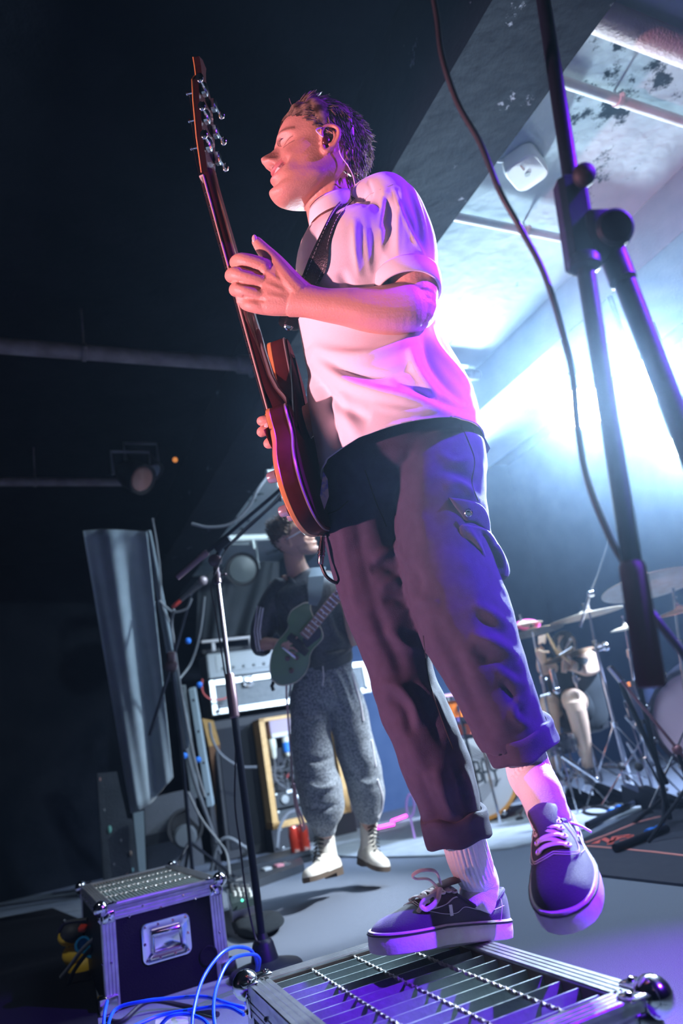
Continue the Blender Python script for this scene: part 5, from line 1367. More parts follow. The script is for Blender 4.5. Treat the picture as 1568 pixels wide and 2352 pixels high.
for k in range(9):
    a = rp(rr.uniform(xr0 + .2, xr1 - .1), YB - .10, rr.uniform(zt_ - .60, zt_ - .42)); tg_.tube([a, a + V(.02, 0, rr.uniform(-.06, .06)), a + V(.04, 0, rr.uniform(-.06, .06))], .007, 5)
o = obj('red_leads', tg_, mat('red_cable', (.55, .08, .08), .5), r); o['kind'] = 'stuff'
zu = zt_ - .70
u1 = obj('rack_unit', MB().bbox(rp((xr0 + xr1) / 2, YB - .12, zu), xr1 - xr0 - .10, .14, .13, XR, YR, ZR, .004), mat('rack_unit_black', (.035, .04, .045), .4), r)
obj('top_bar', MB().bbox(rp((xr0 + xr1) / 2 + .04, YB - .195, zu + .055), xr1 - xr0 - .25, .01, .03, XR, YR, ZR, .003), M_ALUW, u1)
obj('large_knob', MB().lathe(rp(xr0 + .14, YB - .19, zu), [(.036, 0), (.034, .02), (.001, .022)], -YR, 18), mat('grey_knob', (.35, .37, .36), .5), u1)
for k in range(4): obj('knob', MB().lathe(rp(xr0 + .25 + k * .065, YB - .19, zu), [(.020, 0), (.018, .02), (.001, .022)], -YR, 14), M_ALUW, u1)
for k, zk in enumerate((zu - .15, zu - .31)):
    obj('rack_unit', MB().bbox(rp((xr0 + xr1) / 2, YB - .11, zk), xr1 - xr0 - .10, .12, .14, XR, YR, ZR, .004), mat('rack_unit_grey', (.05, .06, .068), .5), r)
for k in range(4): obj('rack_screw', MB().ball(rp(xr0 + .065, YB - .20, zu + .05 - k * .14), .012, 8), M_ALUW, r)
# pale edged flight case on top
xe0, xe1 = W_(477, 1562) @ XR, W_(838, 1520) @ XR; ze1, ze0 = W_(477, 1564)[2], W_(486, 1645)[2]
fc = thing('flight_case', 'grey panelled flight case with bright white edging on the black cabinet', 'flight case', rp((xe0 + xe1) / 2, YB, ze0))
obj('case_panel', MB().box(rp((xe0 + xe1) / 2, YB + .2, (ze0 + ze1) / 2), xe1 - xe0 - .04, .42, ze1 - ze0 - .03, XR, YR, ZR), M_GREYP, fc, smooth=False)
ew = .055
for (xa, xb_, za, zb2) in ((xe0, xe0 + ew, ze0, ze1), (xe1 - ew, xe1, ze0, ze1), (xe0 + ew, xe1 - ew, ze0, ze0 + ew), (xe0 + ew, xe1 - ew, ze1 - ew, ze1)):
    obj('case_edging', MB().bbox(rp((xa + xb_) / 2, YB - .015, (za + zb2) / 2), xb_ - xa, .03, zb2 - za, XR, YR, ZR, .006), M_ALUW, fc)
for px in (566, 760):
    q = W_(px, 1560); xq = q @ XR; lt = MB().bbox(rp(xq, YB - .035, ze1 - .05), .10, .02, .11, XR, YR, ZR, .01)
    lt.lathe(rp(xq, YB - .045, ze1 - .055), [(.035, 0), (.03, .008), (.012, .01)], -YR, 14)
    obj('butterfly_latch', lt, M_CHROME, fc)
b = MB()
for xq, zq in ((xe0 + .09, ze0 + .08), (xe0 + .05, ze0 + .03), (xe1 - .06, ze0 + .05)): b.ball(rp(xq, YB - .03, zq), .028, 10, (1, 1, .6))
obj('corner_fitting', b, M_CHROME, fc)
# amplifier head
xa0, xa1 = W_(480, 1560) @ XR, W_(712, 1500) @ XR; zA0, zA1 = ze1 + .01, ze1 + .25
am = thing('amplifier_head', 'grey amplifier head with knobs standing on the flight case', 'amplifier', rp((xa0 + xa1) / 2, YB, zA0))
obj('amplifier_body', MB().bbox(rp((xa0 + xa1) / 2, YB + .15, (zA0 + zA1) / 2), xa1 - xa0, .3, zA1 - zA0, XR, YR, ZR, .012), mat('grey_amp', (.28, .31, .33), .5), am)
obj('control_panel', MB().box(rp((xa0 + xa1) / 2 + .02, YB - .003, zA0 + .13), xa1 - xa0 - .12, .01, .15, XR, YR, ZR), mat('grey_amp_panel', (.20, .23, .25), .4), am, smooth=False)
for k in range(7): obj('knob', MB().lathe(rp(xa0 + .14 + k * .10, YB - .008, zA0 + .085), [(.014, 0), (.012, .018), (.001, .02)], -YR, 12), M_ALUW if k in (5,) else M_GREYP, am)
obj('badge', MB().bbox(rp(xa1 - .22, YB - .01, zA0 + .15), .13, .008, .035, XR, YR, ZR, .01), M_ALUW, am)
obj('red_lamp', MB().ball(rp(xa1 - .30, YB - .012, zA0 + .045), .009, 8), mat('red_pilot', (.8, .1, .1), .4, emis=(1, .1, .1), estr=1), am)
# second amplifier on top, in the shade
x2, x3 = W_(470, 1500) @ XR, W_(640, 1440) @ XR
a2 = thing('amplifier_head', 'dark amplifier with pale carrying bar above the grey amplifier', 'amplifier', rp((x2 + x3) / 2, YB + .1, zA1 + .02))
zt2 = W_(520, 1478)[2]
obj('amplifier_body', MB().bbox(rp((x2 + x3) / 2, YB + .25, (zA1 + zt2) / 2), x3 - x2, .3, zt2 - zA1 - .02, XR, YR, ZR, .012), M_BLACKT, a2)
bb = MB().bbox(W_(530, 1468), W_(600, 1460) @ XR - W_(466, 1478) @ XR, .03, .028, XR, YR, ZR, .006)
for px, py in ((490, 1476), (575, 1462)): bb.bbox(W_(px, py + 10), .035, .03, .08, XR, YR, ZR, .006)
obj('carrying_bar', bb, mat('pale_metal', (0, 0, 0)), a2)
# red lead arching off the case
single('red_lead', MB().tube(spline([W_(464, 1560, -.1), W_(466, 1590, -.1), W_(484, 1606, -.1), (W_(510, 1606, -.1)), W_(530, 1597, -.1)], 6), .008, 8), MATS['red_cable'], 'red lead looping over the left end of the flight case', 'cable')
# wall drape and dark boxes over the amps
M_GDR = mat('grey_black_drape', (.045, .055, .065), .9, col2=(.06, .07, .085), nscale=4)
def cloth(name, outline_top, outline_bot, d, folds, amp, m, label, cat, nz=30, seed=1, parent=None):
    """hanging cloth between two rows of photograph points, at depths d"""
    nx = 80; rs = []; rq = random.Random(seed)
    T = spline([V(*p) for p in outline_top], 8); Bt = spline([V(*p) for p in outline_bot], 8)
    def samp(C, f): i = f * (len(C) - 1); k = int(min(i, len(C) - 2)); return C[k] + (C[k + 1] - C[k]) * (i - k)
    vs = []; fs = []
    for i in range(nz + 1):
        g = i / nz
        for j in range(nx + 1):
            f = j / nx; a, b_ = samp(T, f), samp(Bt, f); p = a + (b_ - a) * g
            w = sum(A * math.sin(2 * math.pi * (F * f) + ph + q * g) for A, F, ph, q in folds)
            vs.append(at(p[0], p[1], d + w * amp * (.5 + .5 * g)))
    n = nx + 1
    fs = [(i * n + j, i * n + j + 1, (i + 1) * n + j + 1, (i + 1) * n + j) for i in range(nz) for j in range(nx)]
    o = single(name, MB().add(vs, fs), m, label, cat, angle=None)
    solid(o, .006); return o
cloth('curtain', [(190, 1219), (225, 1216), (262, 1216), (300, 1218), (338, 1221)], [(300, 1868), (318, 1862), (345, 1845), (372, 1815), (398, 1785)], 4.6, [(1, 1.6, .4, 1.2), (.35, 3.3, 2, -1.5)], .035, mat('slate_curtain', (.24, .30, .35), .9, col2=(.30, .36, .42), nscale=6, sheen=.3), 'slate grey curtain hanging in soft folds at the left of the stage', 'curtain')
cloth('curtain', [(333, 1222), (338, 1218), (346, 1218)], [(420, 1720), (430, 1722), (440, 1700)], 4.9, [(1, .8, .4, 0)], .02, MATS['slate_curtain'], 'narrow strip of curtain hanging right of the big slate curtain', 'curtain')
cloth('drape', [(455, 1330), (520, 1300), (600, 1290), (640, 1290)], [(450, 1470), (500, 1468), (560, 1460), (640, 1450)], 6.9, [(1, 2, .4, 1), (.4, 5, 1, 1)], .05, M_GDR, 'dark grey drape behind the amplifiers and the par lamp', 'drape')
# hanging par lamps over the rear left
def par(c_, ax, r, label, lens_m):
    t = thing('par_lamp', label, 'stage light', c_, 'unlit par lamps')
    obj('lamp_can', MB().lathe(c_ - ax * .22, [(r * .5, 0), (r * .8, .05), (r, .12), (r * 1.05, .22), (r * 1.05, .24), (r * .9, .22)], ax, 20), M_LAMPB if 'M_LAMPB' in globals() else M_BLACKT, t)
    obj('lamp_lens', MB().lathe(c_ - ax * .01, [(r * .9, 0), (r * .8, .02), (.001, .035)], ax, 20), lens_m, t)
    e1, e2 = frame_from(ax)
    obj('lamp_yoke', MB().tube([c_ + XR * r * 1.2 - ax * .1, c_ + XR * r * 1.25 + ZR * r * 1.7 - ax * .1, c_ - XR * r * 1.25 + ZR * r * 1.7 - ax * .1, c_ - XR * r * 1.2 - ax * .1], .012, 6), mat('grey_bracket', (.2, .23, .25), .5), t)
    return t
par(at(556, 1308, 5.6), nrm(C0 + V(.8, 0, 0) - at(556, 1308, 5.6)), .13, 'round unlit par lamp under the white light bar', mat('dull_lens', (.07, .085, .09), .35))
par(at(325, 1100, 4.6), nrm(V(.6, -.3, -.5)), .10, 'dark unlit par lamp above the slate curtain', mat('brownish_lens', (.20, .10, .09), .3))
par(at(345, 1085, 4.8), nrm(V(.5, -.1, -.8)), .09, 'second dark lamp with small orange tip above the curtain', mat('bluish_lens', (.06, .08, .11), .3))
single('indicator_bulb', MB().ball(at(402, 1056, 4.7), .018, 10), mat('orange_bulb', (.8, .3, .05), .4, emis=(1, .35, .08), estr=.6), 'tiny orange bulb glowing on the dark lamps at the left', 'bulb')
# white light bars
for pa, pb, Z, lab in (((518, 1237), (760, 1228), 5.7, 'long white light bar behind the second guitarist\'s head'), ((612, 1088), (700, 1078), 4.6, 'short white light bar behind the singer\'s guitar, lower one'), ((640, 1060), (720, 1050), 4.7, 'short white light bar behind the singer\'s guitar, upper one')):
    a, b_ = at(*pa, Z), at(*pb, Z); b_ = a + XR * ((b_ - a) @ XR)
    b_[2] = a[2]
    t = thing('light_bar', lab, 'light bar', (a + b_) / 2, 'white light bars')
    obj('bar_tube', MB().tube([a, (a + b_) / 2, b_], .028, 12), mat('white_bar_enamel', (.80, .88, .88), .4), t)
    for f in (.3, .8): obj('bar_hanger', MB().tube([a + (b_ - a) * f, a + (b_ - a) * f - V(0, 0, .10)], .010, 6), MATS['white_bar_enamel'], t)
single('ceiling_cable', MB().tube(spline([at(440, 1203, 4.3), at(480, 1211, 4.3), at(530, 1203, 4.3), at(570, 1165, 4.3), at(592, 1125, 4.3), at(622, 1085, 4.4)], 6), .010, 8), M_GCABLE, 'grey cable sagging under the dark beam', 'cable')
# dark board with paint splashes, post and speaker panel at the left
pb_ = thing('painted_board', 'dark narrow board with pale paint splashes leaning left of the grey speaker', 'board', on(275, 2040, 0))
DB = 5.3
def dplate(pts, d, th, m, name, parent=None, label=None, cat=None):
    a = [at(x, y, d) for x, y in pts]; b_ = [p + YR * th for p in a]; n = len(pts)
    mb = MB().add(a + b_, [tuple(range(n)), tuple(reversed(range(n, 2 * n)))] + [(i, (i + 1) % n, (i + 1) % n + n, i + n) for i in range(n)])
    return single(name, mb, m, label, cat, smooth=False) if label else obj(name, mb, m, parent, smooth=False)
dplate([(223, 1776), (268, 1772), (292, 1880), (318, 1882), (330, 2030), (240, 2050)], DB, .05, mat('splashed_board', (.06, .07, .085), .8, col2=(.08, .09, .11), nscale=5, bump=.3), 'board', pb_)
for x, y, s, m_ in ((252, 1905, 9, (.25, .6, .5)), (300, 1960, 6, (.55, .4, .3)), (278, 1930, 3, (.5, .5, .52)), (305, 1998, 5, (.3, .55, .6)), (240, 1860, 3, (.5, .5, .5)), (262, 1985, 3, (.5, .5, .5)), (292, 2010, 4, (.6, .35, .3)), (230, 1790, 4, (.5, .45, .4))):
    obj('paint_splash', MB().ball(at(x, y, DB - .004), s * DB / FPX, 8, (.5, 1.1, .1), (RT, UP, FW)), mat('splash_%d' % s, m_, .8), pb_)
dplate([(306, 1868), (330, 1862), (336, 2010), (320, 2012)], 5.2, .05, mat('pale_steel_post', (.34, .42, .46), .5), 'post', None, 'pale steel post standing right of the paint splashed board', 'post')
sp = thing('floor_speaker', 'grey slanted floor speaker with black carrying bar behind the left riser', 'speaker', on(400, 2010, 0))
dplate([(330, 1838), (420, 1815), (446, 1820), (470, 1985), (340, 2010)], 5.4, .35, mat('speaker_grey', (.16, .17, .19), .7, col2=(.18, .19, .22), nscale=40), 'speaker_body', sp)
dplate([(332, 1920), (408, 1903), (408, 1928), (336, 1944)], 5.33, .04, M_BLACKT, 'black_bar', sp)
obj('port', MB().lathe(at(425, 1900, 5.36), [(.14, 0), (.14, .02), (.12, .02), (.11, .0)], -YR, 24), mat('black_port', (.01, .01, .012), .8), sp)
obj('port_rim', MB().lathe(at(425, 1922, 5.3), [(.09, 0), (.07, .02), (.001, .022)], nrm(C0 - at(425, 1922, 5.3)), 20), mat('grey_rim', (.08, .09, .10), .5), sp)
# posts, stands and leads between the curtain and the rack
pg = thing('lighting_mast', 'pale grey square mast with bolt holes left of the black cabinet', 'mast', on(475, 1980, 0))
for a, b_, w, m_ in (((441, 1580), (484, 1850), 15, MATS['pale_steel_post']), ((415, 1575), (450, 1830), 20, M_GREYP)):
    A1, B1_ = at(*a, 5.6), at(*b_, 5.6); dd_ = nrm(B1_ - A1); ww = w * 5.6 / FPX
    obj('mast_tube', MB().bbox((A1 + B1_) / 2, ww, .06, np.linalg.norm(B1_ - A1), nrm(np.cross(dd_, FW)), FW, dd_, .005), m_, pg)
A1 = at(484, 1850, 5.6); obj('mast_foot', MB().tube([A1, V(A1[0], A1[1], 0)], .03, 8), M_BLACKT, pg)
for k in range(4): obj('bolt_hole', MB().ball(at(444 + k * 11.5, 1608 + k * 72, 5.54), .012, 8), M_BLACKT, pg)
bw = thing('wooden_crate', 'golden wooden crate edge showing left of the black cabinet', 'crate', on(500, 1985, 0))
dplate([(464, 1650), (490, 1655), (505, 1710), (480, 1715)], 6.2, .1, M_WOOD, 'crate_panel', bw)
dplate([(480, 1715), (505, 1710), (510, 1830), (498, 1850)], 6.2, .1, M_BROWN, 'crate_panel', bw)
dplate([(492, 1850), (512, 1835), (520, 1910), (532, 1918), (500, 1925)], 6.2, .1, M_WOOD, 'crate_panel', bw)
cabs = [
 ('grey lead hanging in a long curve in front of the black cabinet', [(480, 1660, 5.9), (488, 1700, 5.9), (510, 1735, 5.9), (550, 1760, 5.9), (590, 1762, 5.9)], .012, M_GCABLE),
 ('dark lead climbing beside the curtain to the red ended microphone', [(400, 1400, 4.3), (394, 1430, 4.4), (400, 1480, 4.4), (408, 1540, 4.5), (425, 1640, 4.6), (450, 1760, 4.6), (470, 1830, 4.6)], .009, M_GCABLE),
 ('grey lead looped from the microphone towards the curtain', [(440, 1375, 4.4), (428, 1398, 4.4), (400, 1406, 4.4), (383, 1396, 4.4), (366, 1380, 4.4)], .008, M_GCABLE),
 ('thin lead hanging from above along the curtain edge', [(350, 1190, 4.6), (360, 1250, 4.6), (368, 1320, 4.6), (371, 1385, 4.6), (390, 1430, 4.6)], .007, M_GCABLE),
 ('grey lead with blue tape running down the square mast', [(412, 1600, 4.9), (424, 1700, 4.9), (446, 1790, 4.9), (470, 1860, 4.9), (505, 1960, 5.0)], .014, M_GCABLE),
 ('thin pale lead curving down behind the left riser', [(432, 1820, 4.5), (462, 1880, 4.5), (500, 1930, 4.5), (520, 1960, 4.4), (528, 2010, 4.2)], .008, M_GCABLE),
 ('lead hanging from the amplifiers near the tall stand', [(470, 1370, 5.0), (460, 1450, 5.0), (440, 1520, 5.0), (412, 1560, 4.9)], .009, M_GCABLE),
 ('lead curling up from the floor under the rack', [(636, 1950, 5.4), (642, 1900, 5.6), (660, 1870, 5.8), (680, 1862, 5.9)], .014, M_GCABLE),
 ('coil of grey lead behind the left riser', [(485, 2000, 4.9), (500, 1940, 4.9), (525, 1925, 4.9), (560, 1945, 4.9), (580, 1955, 4.9)], .014, M_GCABLE)]
for lab, pts, r_, m_ in cabs:
    single('stage_cable', MB().tube(spline([at(*p) for p in pts], 6), r_, 8), m_, lab, 'cable', 'leads at the back left')
for x, y, lab in ((458, 1573, 'blue tape ball above the left end of the white flight case'), (424, 1736, 'blue tape wrap on the dark stand left of the mast'), (455, 1745, 'blue tape wrap on the grey lead by the mast'), (432, 1472, 'small blue tape wrap on the lead near the stand hinge')):
    single('blue_tape', MB().ball(at(x, y, 4.75), .022, 10, (1, 1.1, 1)), mat('blue_tape', (.02, .20, .8), .5), lab, 'tape', 'blue tape marks at the left')
# ---------------- things on the stage floor at the left
def floorbox(pts, z0, z1, m, name, parent=None, label=None, cat=None, group=None):
    a = [on(x, y, z1) for x, y in pts]; b_ = [V(p[0], p[1], z0) for p in a]; n = len(pts)
    mb = MB().add(a + b_, [tuple(range(n)), tuple(reversed(range(n, 2 * n)))] + [(i, (i + 1) % n, (i + 1) % n + n, i + n) for i in range(n)])
    return single(name, mb, m, label, cat, group, smooth=False) if label else obj(name, mb, m, parent, smooth=False)
pdl = thing('pedalboard_case', 'small aluminium framed box of knobs behind the left riser', 'mixer', on(560, 2115, 0))
floorbox([(520, 2042), (568, 2040), (592, 2072), (532, 2087)], 0, .10, M_ALU, 'case_frame', pdl)
floorbox([(524, 2040), (564, 2038), (584, 2062), (532, 2076)], .10, .13, mat('green_black_panel', (.03, .05, .05), .5), 'knob_panel', pdl)
for i in range(4):
    for j in range(3):
        p = on(533 + 12 * i + 3 * j, 2040 + 9 * j - 1.5 * i + 2 * i, .13); obj('knob', MB().lathe(p, [(.009, 0), (.008, .02), (.001, .021)], (0, 0, 1), 10), mat('pale_knob', (.7, .72, .7), .4), pdl)
obj('green_lamp', MB().ball(on(556, 2068, .135), .006, 8), mat('green_pilot', (.1, .8, .5), .4, emis=(.1, 1, .6), estr=2), pdl)
tw = []
for i in range(7):
    f = i / 6.; c0_ = V(538 + 110 * f, 2150 - 24 * f + 6 * math.sin(4 * f))
    ring = []
    for k in range(20):
        u = 2 * math.pi * k / 20; rad = 1 if 0 < i < 6 else .6
        p = on(c0_[0], c0_[1], 0); ax_ = nrm(on(650, 2120, 0) - on(538, 2150, 0)); ay_ = V(-ax_[1], ax_[0], 0)
        ring.append(p + ay_ * .17 * rad * math.cos(u) * (1 + .08 * math.sin(3 * u + i)) + V(0, 0, .03 + .03 * rad * math.sin(u) * (1 + .25 * math.sin(5 * u + i))))
    tw.append(ring)
me = bpy.data.meshes.new('towel'); b = MB().rings(tw); me.from_pydata(b.v, [], b.f); recalc(me)
to_ = single('towel', b, mat('dark_slate_towel', (.012, .02, .03), .95, bump=.8, bscale=300), 'folded dark blue towel lying behind the left riser', 'towel', angle=None)
to_.modifiers.new('r', 'SUBSURF').render_levels = 2
for (pts, z, lab) in (([(500, 1992), (700, 1940), (712, 1952), (508, 2008)], .07, 'long black floor box in front of the rack'), ([(520, 2020), (690, 1968), (698, 1984), (545, 2036)], .045, 'low black pedalboard with small lights near the floor box')):
    o = floorbox(pts, 0, z, mat('black_floor_box', (.03, .035, .045), .5), 'floor_box' if z > .05 else 'pedalboard', None, lab, 'box' if z > .05 else 'pedalboard')
    if z < .05:
        pb2 = o; ORG[o.name] = ORG[o.name]
        for x, y, m_ in ((545, 2019, M_CHROME), (612, 1996, mat('white_pedal', (.6, .62, .64), .4)), (640, 1988, mat('pink_pedal', (.75, .3, .35), .4)), (655, 1984, M_CHROME)):
            q = on(x, y, .05); mb = MB().bbox(q, .05, .08, .02, XR, YR, ZR, .004)
            obj('pedal', mb, m_, pb2)
# red cans on a stand by the boot
for k, (x, y, lab) in enumerate(((680, 1940, 'shiny red drinks can left of the second guitarist\'s boot'), (702, 1935, 'red drinks can half behind the other can'))):
    base_ = at(x, y + 20, 5.0); 
    t = thing('drinks_can', lab, 'can', base_, 'red cans')
    obj('can_body', MB().lathe(base_, [(.028, 0), (.037, .01), (.037, .16), (.030, .175), (.028, .18)], (0, 0, 1), 18), mat('red_can', (.75, .06, .03), .25, .5, col2=(.8, .5, .45), nscale=14, ramp=(.55, .6)), t)
    obj('can_lid', MB().lathe(base_, [(.028, .178), (.026, .174)], (0, 0, 1), 18), M_ALU, t)
cs = at(690, 1962, 5.0)
single('black_tray', MB().lathe(V(cs[0], cs[1], 0), [(.10, 0), (.05, .02), (.03, max(.03, cs[2] - .02)), (.11, max(.04, cs[2] - .003))], (0, 0, 1), 20), M_BLACKT, 'small black pedestal tray holding the red cans', 'tray')
# hazard striped distribution box left of the riser
hz_ = thing('power_distribution_box', 'yellow and black striped power box with blue sockets beside the left riser', 'power box', on(185, 2300, 0))
yl = mat('hazard_yellow', (.85, .52, .02), .5); bk = mat('hazard_black', (.03, .03, .035), .6); tq = mat('turquoise_blue', (.02, .28, .55), .4)
for i, (x, y, r_, m_) in enumerate(((176, 2190, .055, yl), (160, 2150, .045, yl), (200, 2215, .075, yl), (168, 2140, .05, bk), (186, 2238, .06, bk), (215, 2235, .06, mat('pale_canvas', (.45, .42, .36), .7)))):
    b = MB(); c_ = at(x, y, 2.9)
    for s in range(4):
        pass
    b.ball(c_, r_, 18, (1.05, .8, 1), (RT, UP, FW)); obj('padded_bag', b, m_, hz_)
    if m_ is yl:
        st_b = MB()
        for s in (-.5, .15):
            st_b.tube([c_ + RT * r_ * (s + .5 * f) * 1.0 + UP * r_ * .84 * math.sin(3.14 * f) * .0 + (UP * r_ * (.75 - 1.5 * f)) - FW * r_ * .62 * math.sin(3.14159 * min(1, max(0, f))) for f in np.linspace(0, 1, 7)], r_ * .16, 6)
        obj('hazard_stripe', st_b, bk, hz_)
for x, y in ((188, 2172), (208, 2182)):
    c_ = at(x, y, 2.78); ax = nrm(C0 - c_ + V(.3, 0, .2))
    obj('blue_socket', MB().lathe(c_, [(.026, 0), (.030, .01), (.030, .05), (.022, .05), (.020, .03)], ax, 16), tq, hz_)
obj('red_switch', MB().bbox(at(190, 2132, 2.8), .03, .02, .03, RT, UP, FW, .004), mat('red_switch', (.7, .05, .02), .4), hz_)

for i, pts in enumerate((([(222, 2150), (190, 2180), (160, 2220), (140, 2245)]), ([(222, 2165), (195, 2195), (170, 2230), (158, 2260)]), ([(150, 2115), (135, 2140), (150, 2120), (200, 2112)]))):
    obj('supply_cable', MB().tube(spline([at(x, y, 2.66) for x, y in pts], 6), .008, 8), (M_GCABLE, M_CABLE, M_CABLE)[i], hz_)
# blue network leads in the foreground
M_BLUEC = mat('bright_blue_cable', (.01, .09, .62), .35)
blues = [
 ('bright blue cable arching high from the cone base to the floor', [(584, 2246, 2.25), (590, 2215, 2.2), (572, 2180, 2.1), (520, 2182, 2.0), (470, 2240, 1.9), (445, 2320, 1.8), (440, 2400, 1.7)]),
 ('second bright blue cable arching under the first one', [(590, 2240, 2.2), (596, 2205, 2.15), (578, 2192, 2.1), (530, 2205, 2.0), (500, 2260, 1.9), (490, 2320, 1.8), (500, 2400, 1.7)]),
 ('blue cable crossing the floor in front of the left riser', [(240, 2400, 1.8), (262, 2322, 1.95), (330, 2300, 1.95), (400, 2293, 1.95), (470, 2290, 1.9), (540, 2310, 1.8), (600, 2320, 1.8)]),
 ('blue cable running low along the bottom edge', [(300, 2360, 1.8), (370, 2332, 1.85), (450, 2318, 1.85), (520, 2312, 1.8), (560, 2330, 1.75)]),
 ('short blue cable end at the bottom left of the riser', [(236, 2380, 1.85), (240, 2330, 1.9), (246, 2300, 1.95)]),
 ('blue cable curling over the grey floor box', [(360, 2365, 1.8), (390, 2335, 1.8), (430, 2330, 1.8), (470, 2345, 1.75), (490, 2380, 1.7)])]
for lab, pts in blues:
    P3 = [at(*p) for p in pts]; P3 = [V(p[0], p[1], max(p[2], .012)) for p in P3]
    single('blue_cable', MB().tube(spline(P3, 8), .0048, 8), M_BLUEC, lab, 'cable', 'bright blue cables')
single('black_floor_cable', MB().tube(spline([V(*p) for p in [on(240, 2340, .01), on(280, 2345, .01), on(340, 2300, .03), on(420, 2310, .01), on(500, 2330, .01)]], 8), .007, 8), M_CABLE, 'black cable tangled with the blue ones at the riser foot', 'cable')
floorbox([(358, 2338), (430, 2330), (440, 2400), (350, 2400)], 0, .05, mat('mauve_grey_box', (.42, .40, .48), .5), 'junction_box', None, 'small mauve grey junction box at the bottom edge', 'box')

floorbox([(-60, 2120), (120, 2085), (205, 2120), (232, 2420), (-60, 2420)], 0, .012, mat('black_shade_patch', (.006, .006, .009), .9, spec=.1), 'shade_patch', None, 'added black sheet standing in for the shade left of the left riser', 'mat')  # black sheet added to stand in for shade on the floor
# ================================================================== second guitarist, further back
D2 = 3.55
def head_frame(px, py, d, fwd, up, s=1.0):
    f = nrm(fwd); u = nrm(up - f * (up @ f)); l = np.cross(u, f); R_ = np.array([f, l, u]).T; P0 = at(px, py, d)
    return (lambda p: P0 + (np.asarray(p, float) * s) @ R_.T), R_, P0
RG = thing('person', 'second guitarist in black jacket and grey patterned trousers hopping in white boots', 'person', V(*on(790, 2070, 0)[:2], 0))
h2, R2, P2 = head_frame(676, 1236, D2, RT * .80 + UP * .42 - FW * .38, UP * .9 - RT * .40, 1.0)
b2 = MB()
NZ = len(Z_)
def head_to(b, fr):
    hvv = head_points(fr); f_ = []
    for i in range(NZ - 1):
        for j in range(NT): f_.append((i * NT + j, i * NT + (j + 1) % NT, (i + 1) * NT + (j + 1) % NT, (i + 1) * NT + j))
    f_ += [tuple(reversed(range(NT))), tuple(range((NZ - 1) * NT, NZ * NT))]
    b.add(hvv, f_)
head_to(b2, h2); ear(b2, 1, h2, R2); ear(b2, -1, h2, R2)
limb(b2, [(672, 1262, D2 + .02, 46, 1), (677, 1290, D2 + .02, 48, 1), (686, 1318, D2 + .02, 56, 1), (698, 1350, D2 + .02, 90, .9)], n=20)
limb(b2, [(698, 1340, D2 + .03, 90, 1), (715, 1420, D2 + .03, 110, .8), (740, 1500, D2 + .02, 90, .8)], n=20)
limb(b2, [(640, 1345, D2 + .02, 44, 1), (614, 1410, D2, 38, 1), (598, 1478, D2 - .06, 32, 1), (612, 1478, D2 - .10, 30, .9), (640, 1480, D2 - .14, 24, .9)], n=16)
limb(b2, [(700, 1345, D2 + .05, 70, 1), (645, 1345, D2 + .03, 46, 1)], n=16)
limb(b2, [(632, 1481, D2 - .14, 24, .8), (650, 1482, D2 - .15, 34, .5), (664, 1482, D2 - .15, 34, .45)], n=16)
def fing2(pts, r): b2.tube(spline([at(x, y, d) for x, y, d in pts], 4), r, 10); b2.ball(at(*pts[-1]), r, 10)
dd = D2 - .155
for pts in ([(660, 1472, dd), (674, 1466, dd), (684, 1472, dd)], [(662, 1480, dd), (678, 1476, dd), (686, 1484, dd)], [(662, 1488, dd), (676, 1488, dd), (682, 1494, dd)], [(658, 1494, dd), (670, 1498, dd), (676, 1502, dd)]): fing2(pts, .0095)
fing2([(650, 1472, dd), (664, 1464, dd), (680, 1466, dd - .01)], .010)
limb(b2, [(700, 1345, D2 + .06, 80, 1), (775, 1350, D2 + .08, 56, 1), (800, 1420, D2 + .06, 44, 1), (812, 1470, D2 - .02, 34, 1), (800, 1400, D2 - .10, 28, 1), (793, 1372, D2 - .13, 34, .6)], n=16)
for k in range(4): b2.tube([at(792 + 3 * k, 1366 + 6 * k, dd), at(776 + 3 * k, 1362 + 6 * k, dd - .01), at(774 + 3 * k, 1368 + 6 * k, dd + .01)], .010, 10)
for c, r_ in (((735, 1535), 60), ((752, 1560), 60)): pass
limb(b2, [(735, 1510, D2 + .02, 90, .8), (742, 1600, D2 + .02, 90, .8)], n=16)
limb(b2, [(728, 1580, D2, 60, 1), (722, 1700, D2 - .03, 50, 1), (745, 1850, D2 - .06, 40, 1), (748, 1925, D2 - .06, 34, 1)], n=16)
limb(b2, [(762, 1580, D2 + .02, 60, 1), (812, 1700, D2 + .06, 50, 1), (838, 1850, D2 + .10, 38, 1), (850, 1905, D2 + .10, 32, 1)], n=16)
rb2 = remesh(b2, .0045, 1, .4)
co = get_co(rb2); cols = np.tile(np.array([.60, .36, .28]), (len(co), 1))
lo2 = (co - P2) @ R2; x_, y_, z_ = lo2[:, 0], np.abs(lo2[:, 1]), lo2[:, 2]; near = np.abs(lo2).max(1) < .14
stub = near & (z_ < -.045) & (x_ > .02); cols[stub] = cols[stub] * .75 + np.array([.12, .09, .08]) * .25
br_ = near & (x_ > .06) & (np.abs(z_ - .036) < .005) & (y_ > .012) & (y_ < .05); cols[br_] = (.12, .08, .06)
set_vcol(rb2, cols); mesh_obj('body', rb2, M_SKIN, RG, angle=None)
hb = MB(); rs = []
for k in range(12):
    f = k / 11.; ring = []
    for j in range(48):
        u = -math.pi + 2 * math.pi * j / 48; z0 = float(hz_line(u)); z = z0 + (.125 - z0) * f ** .8
        ring.append(h2(skull(u, z, -.002 + .012 * math.sin(math.pi * min(1, f * .85 + .05))) + V(0, 0, .010 * f * f)))
    rs.append(ring)
hb.rings(rs, True); rh = random.Random(9)
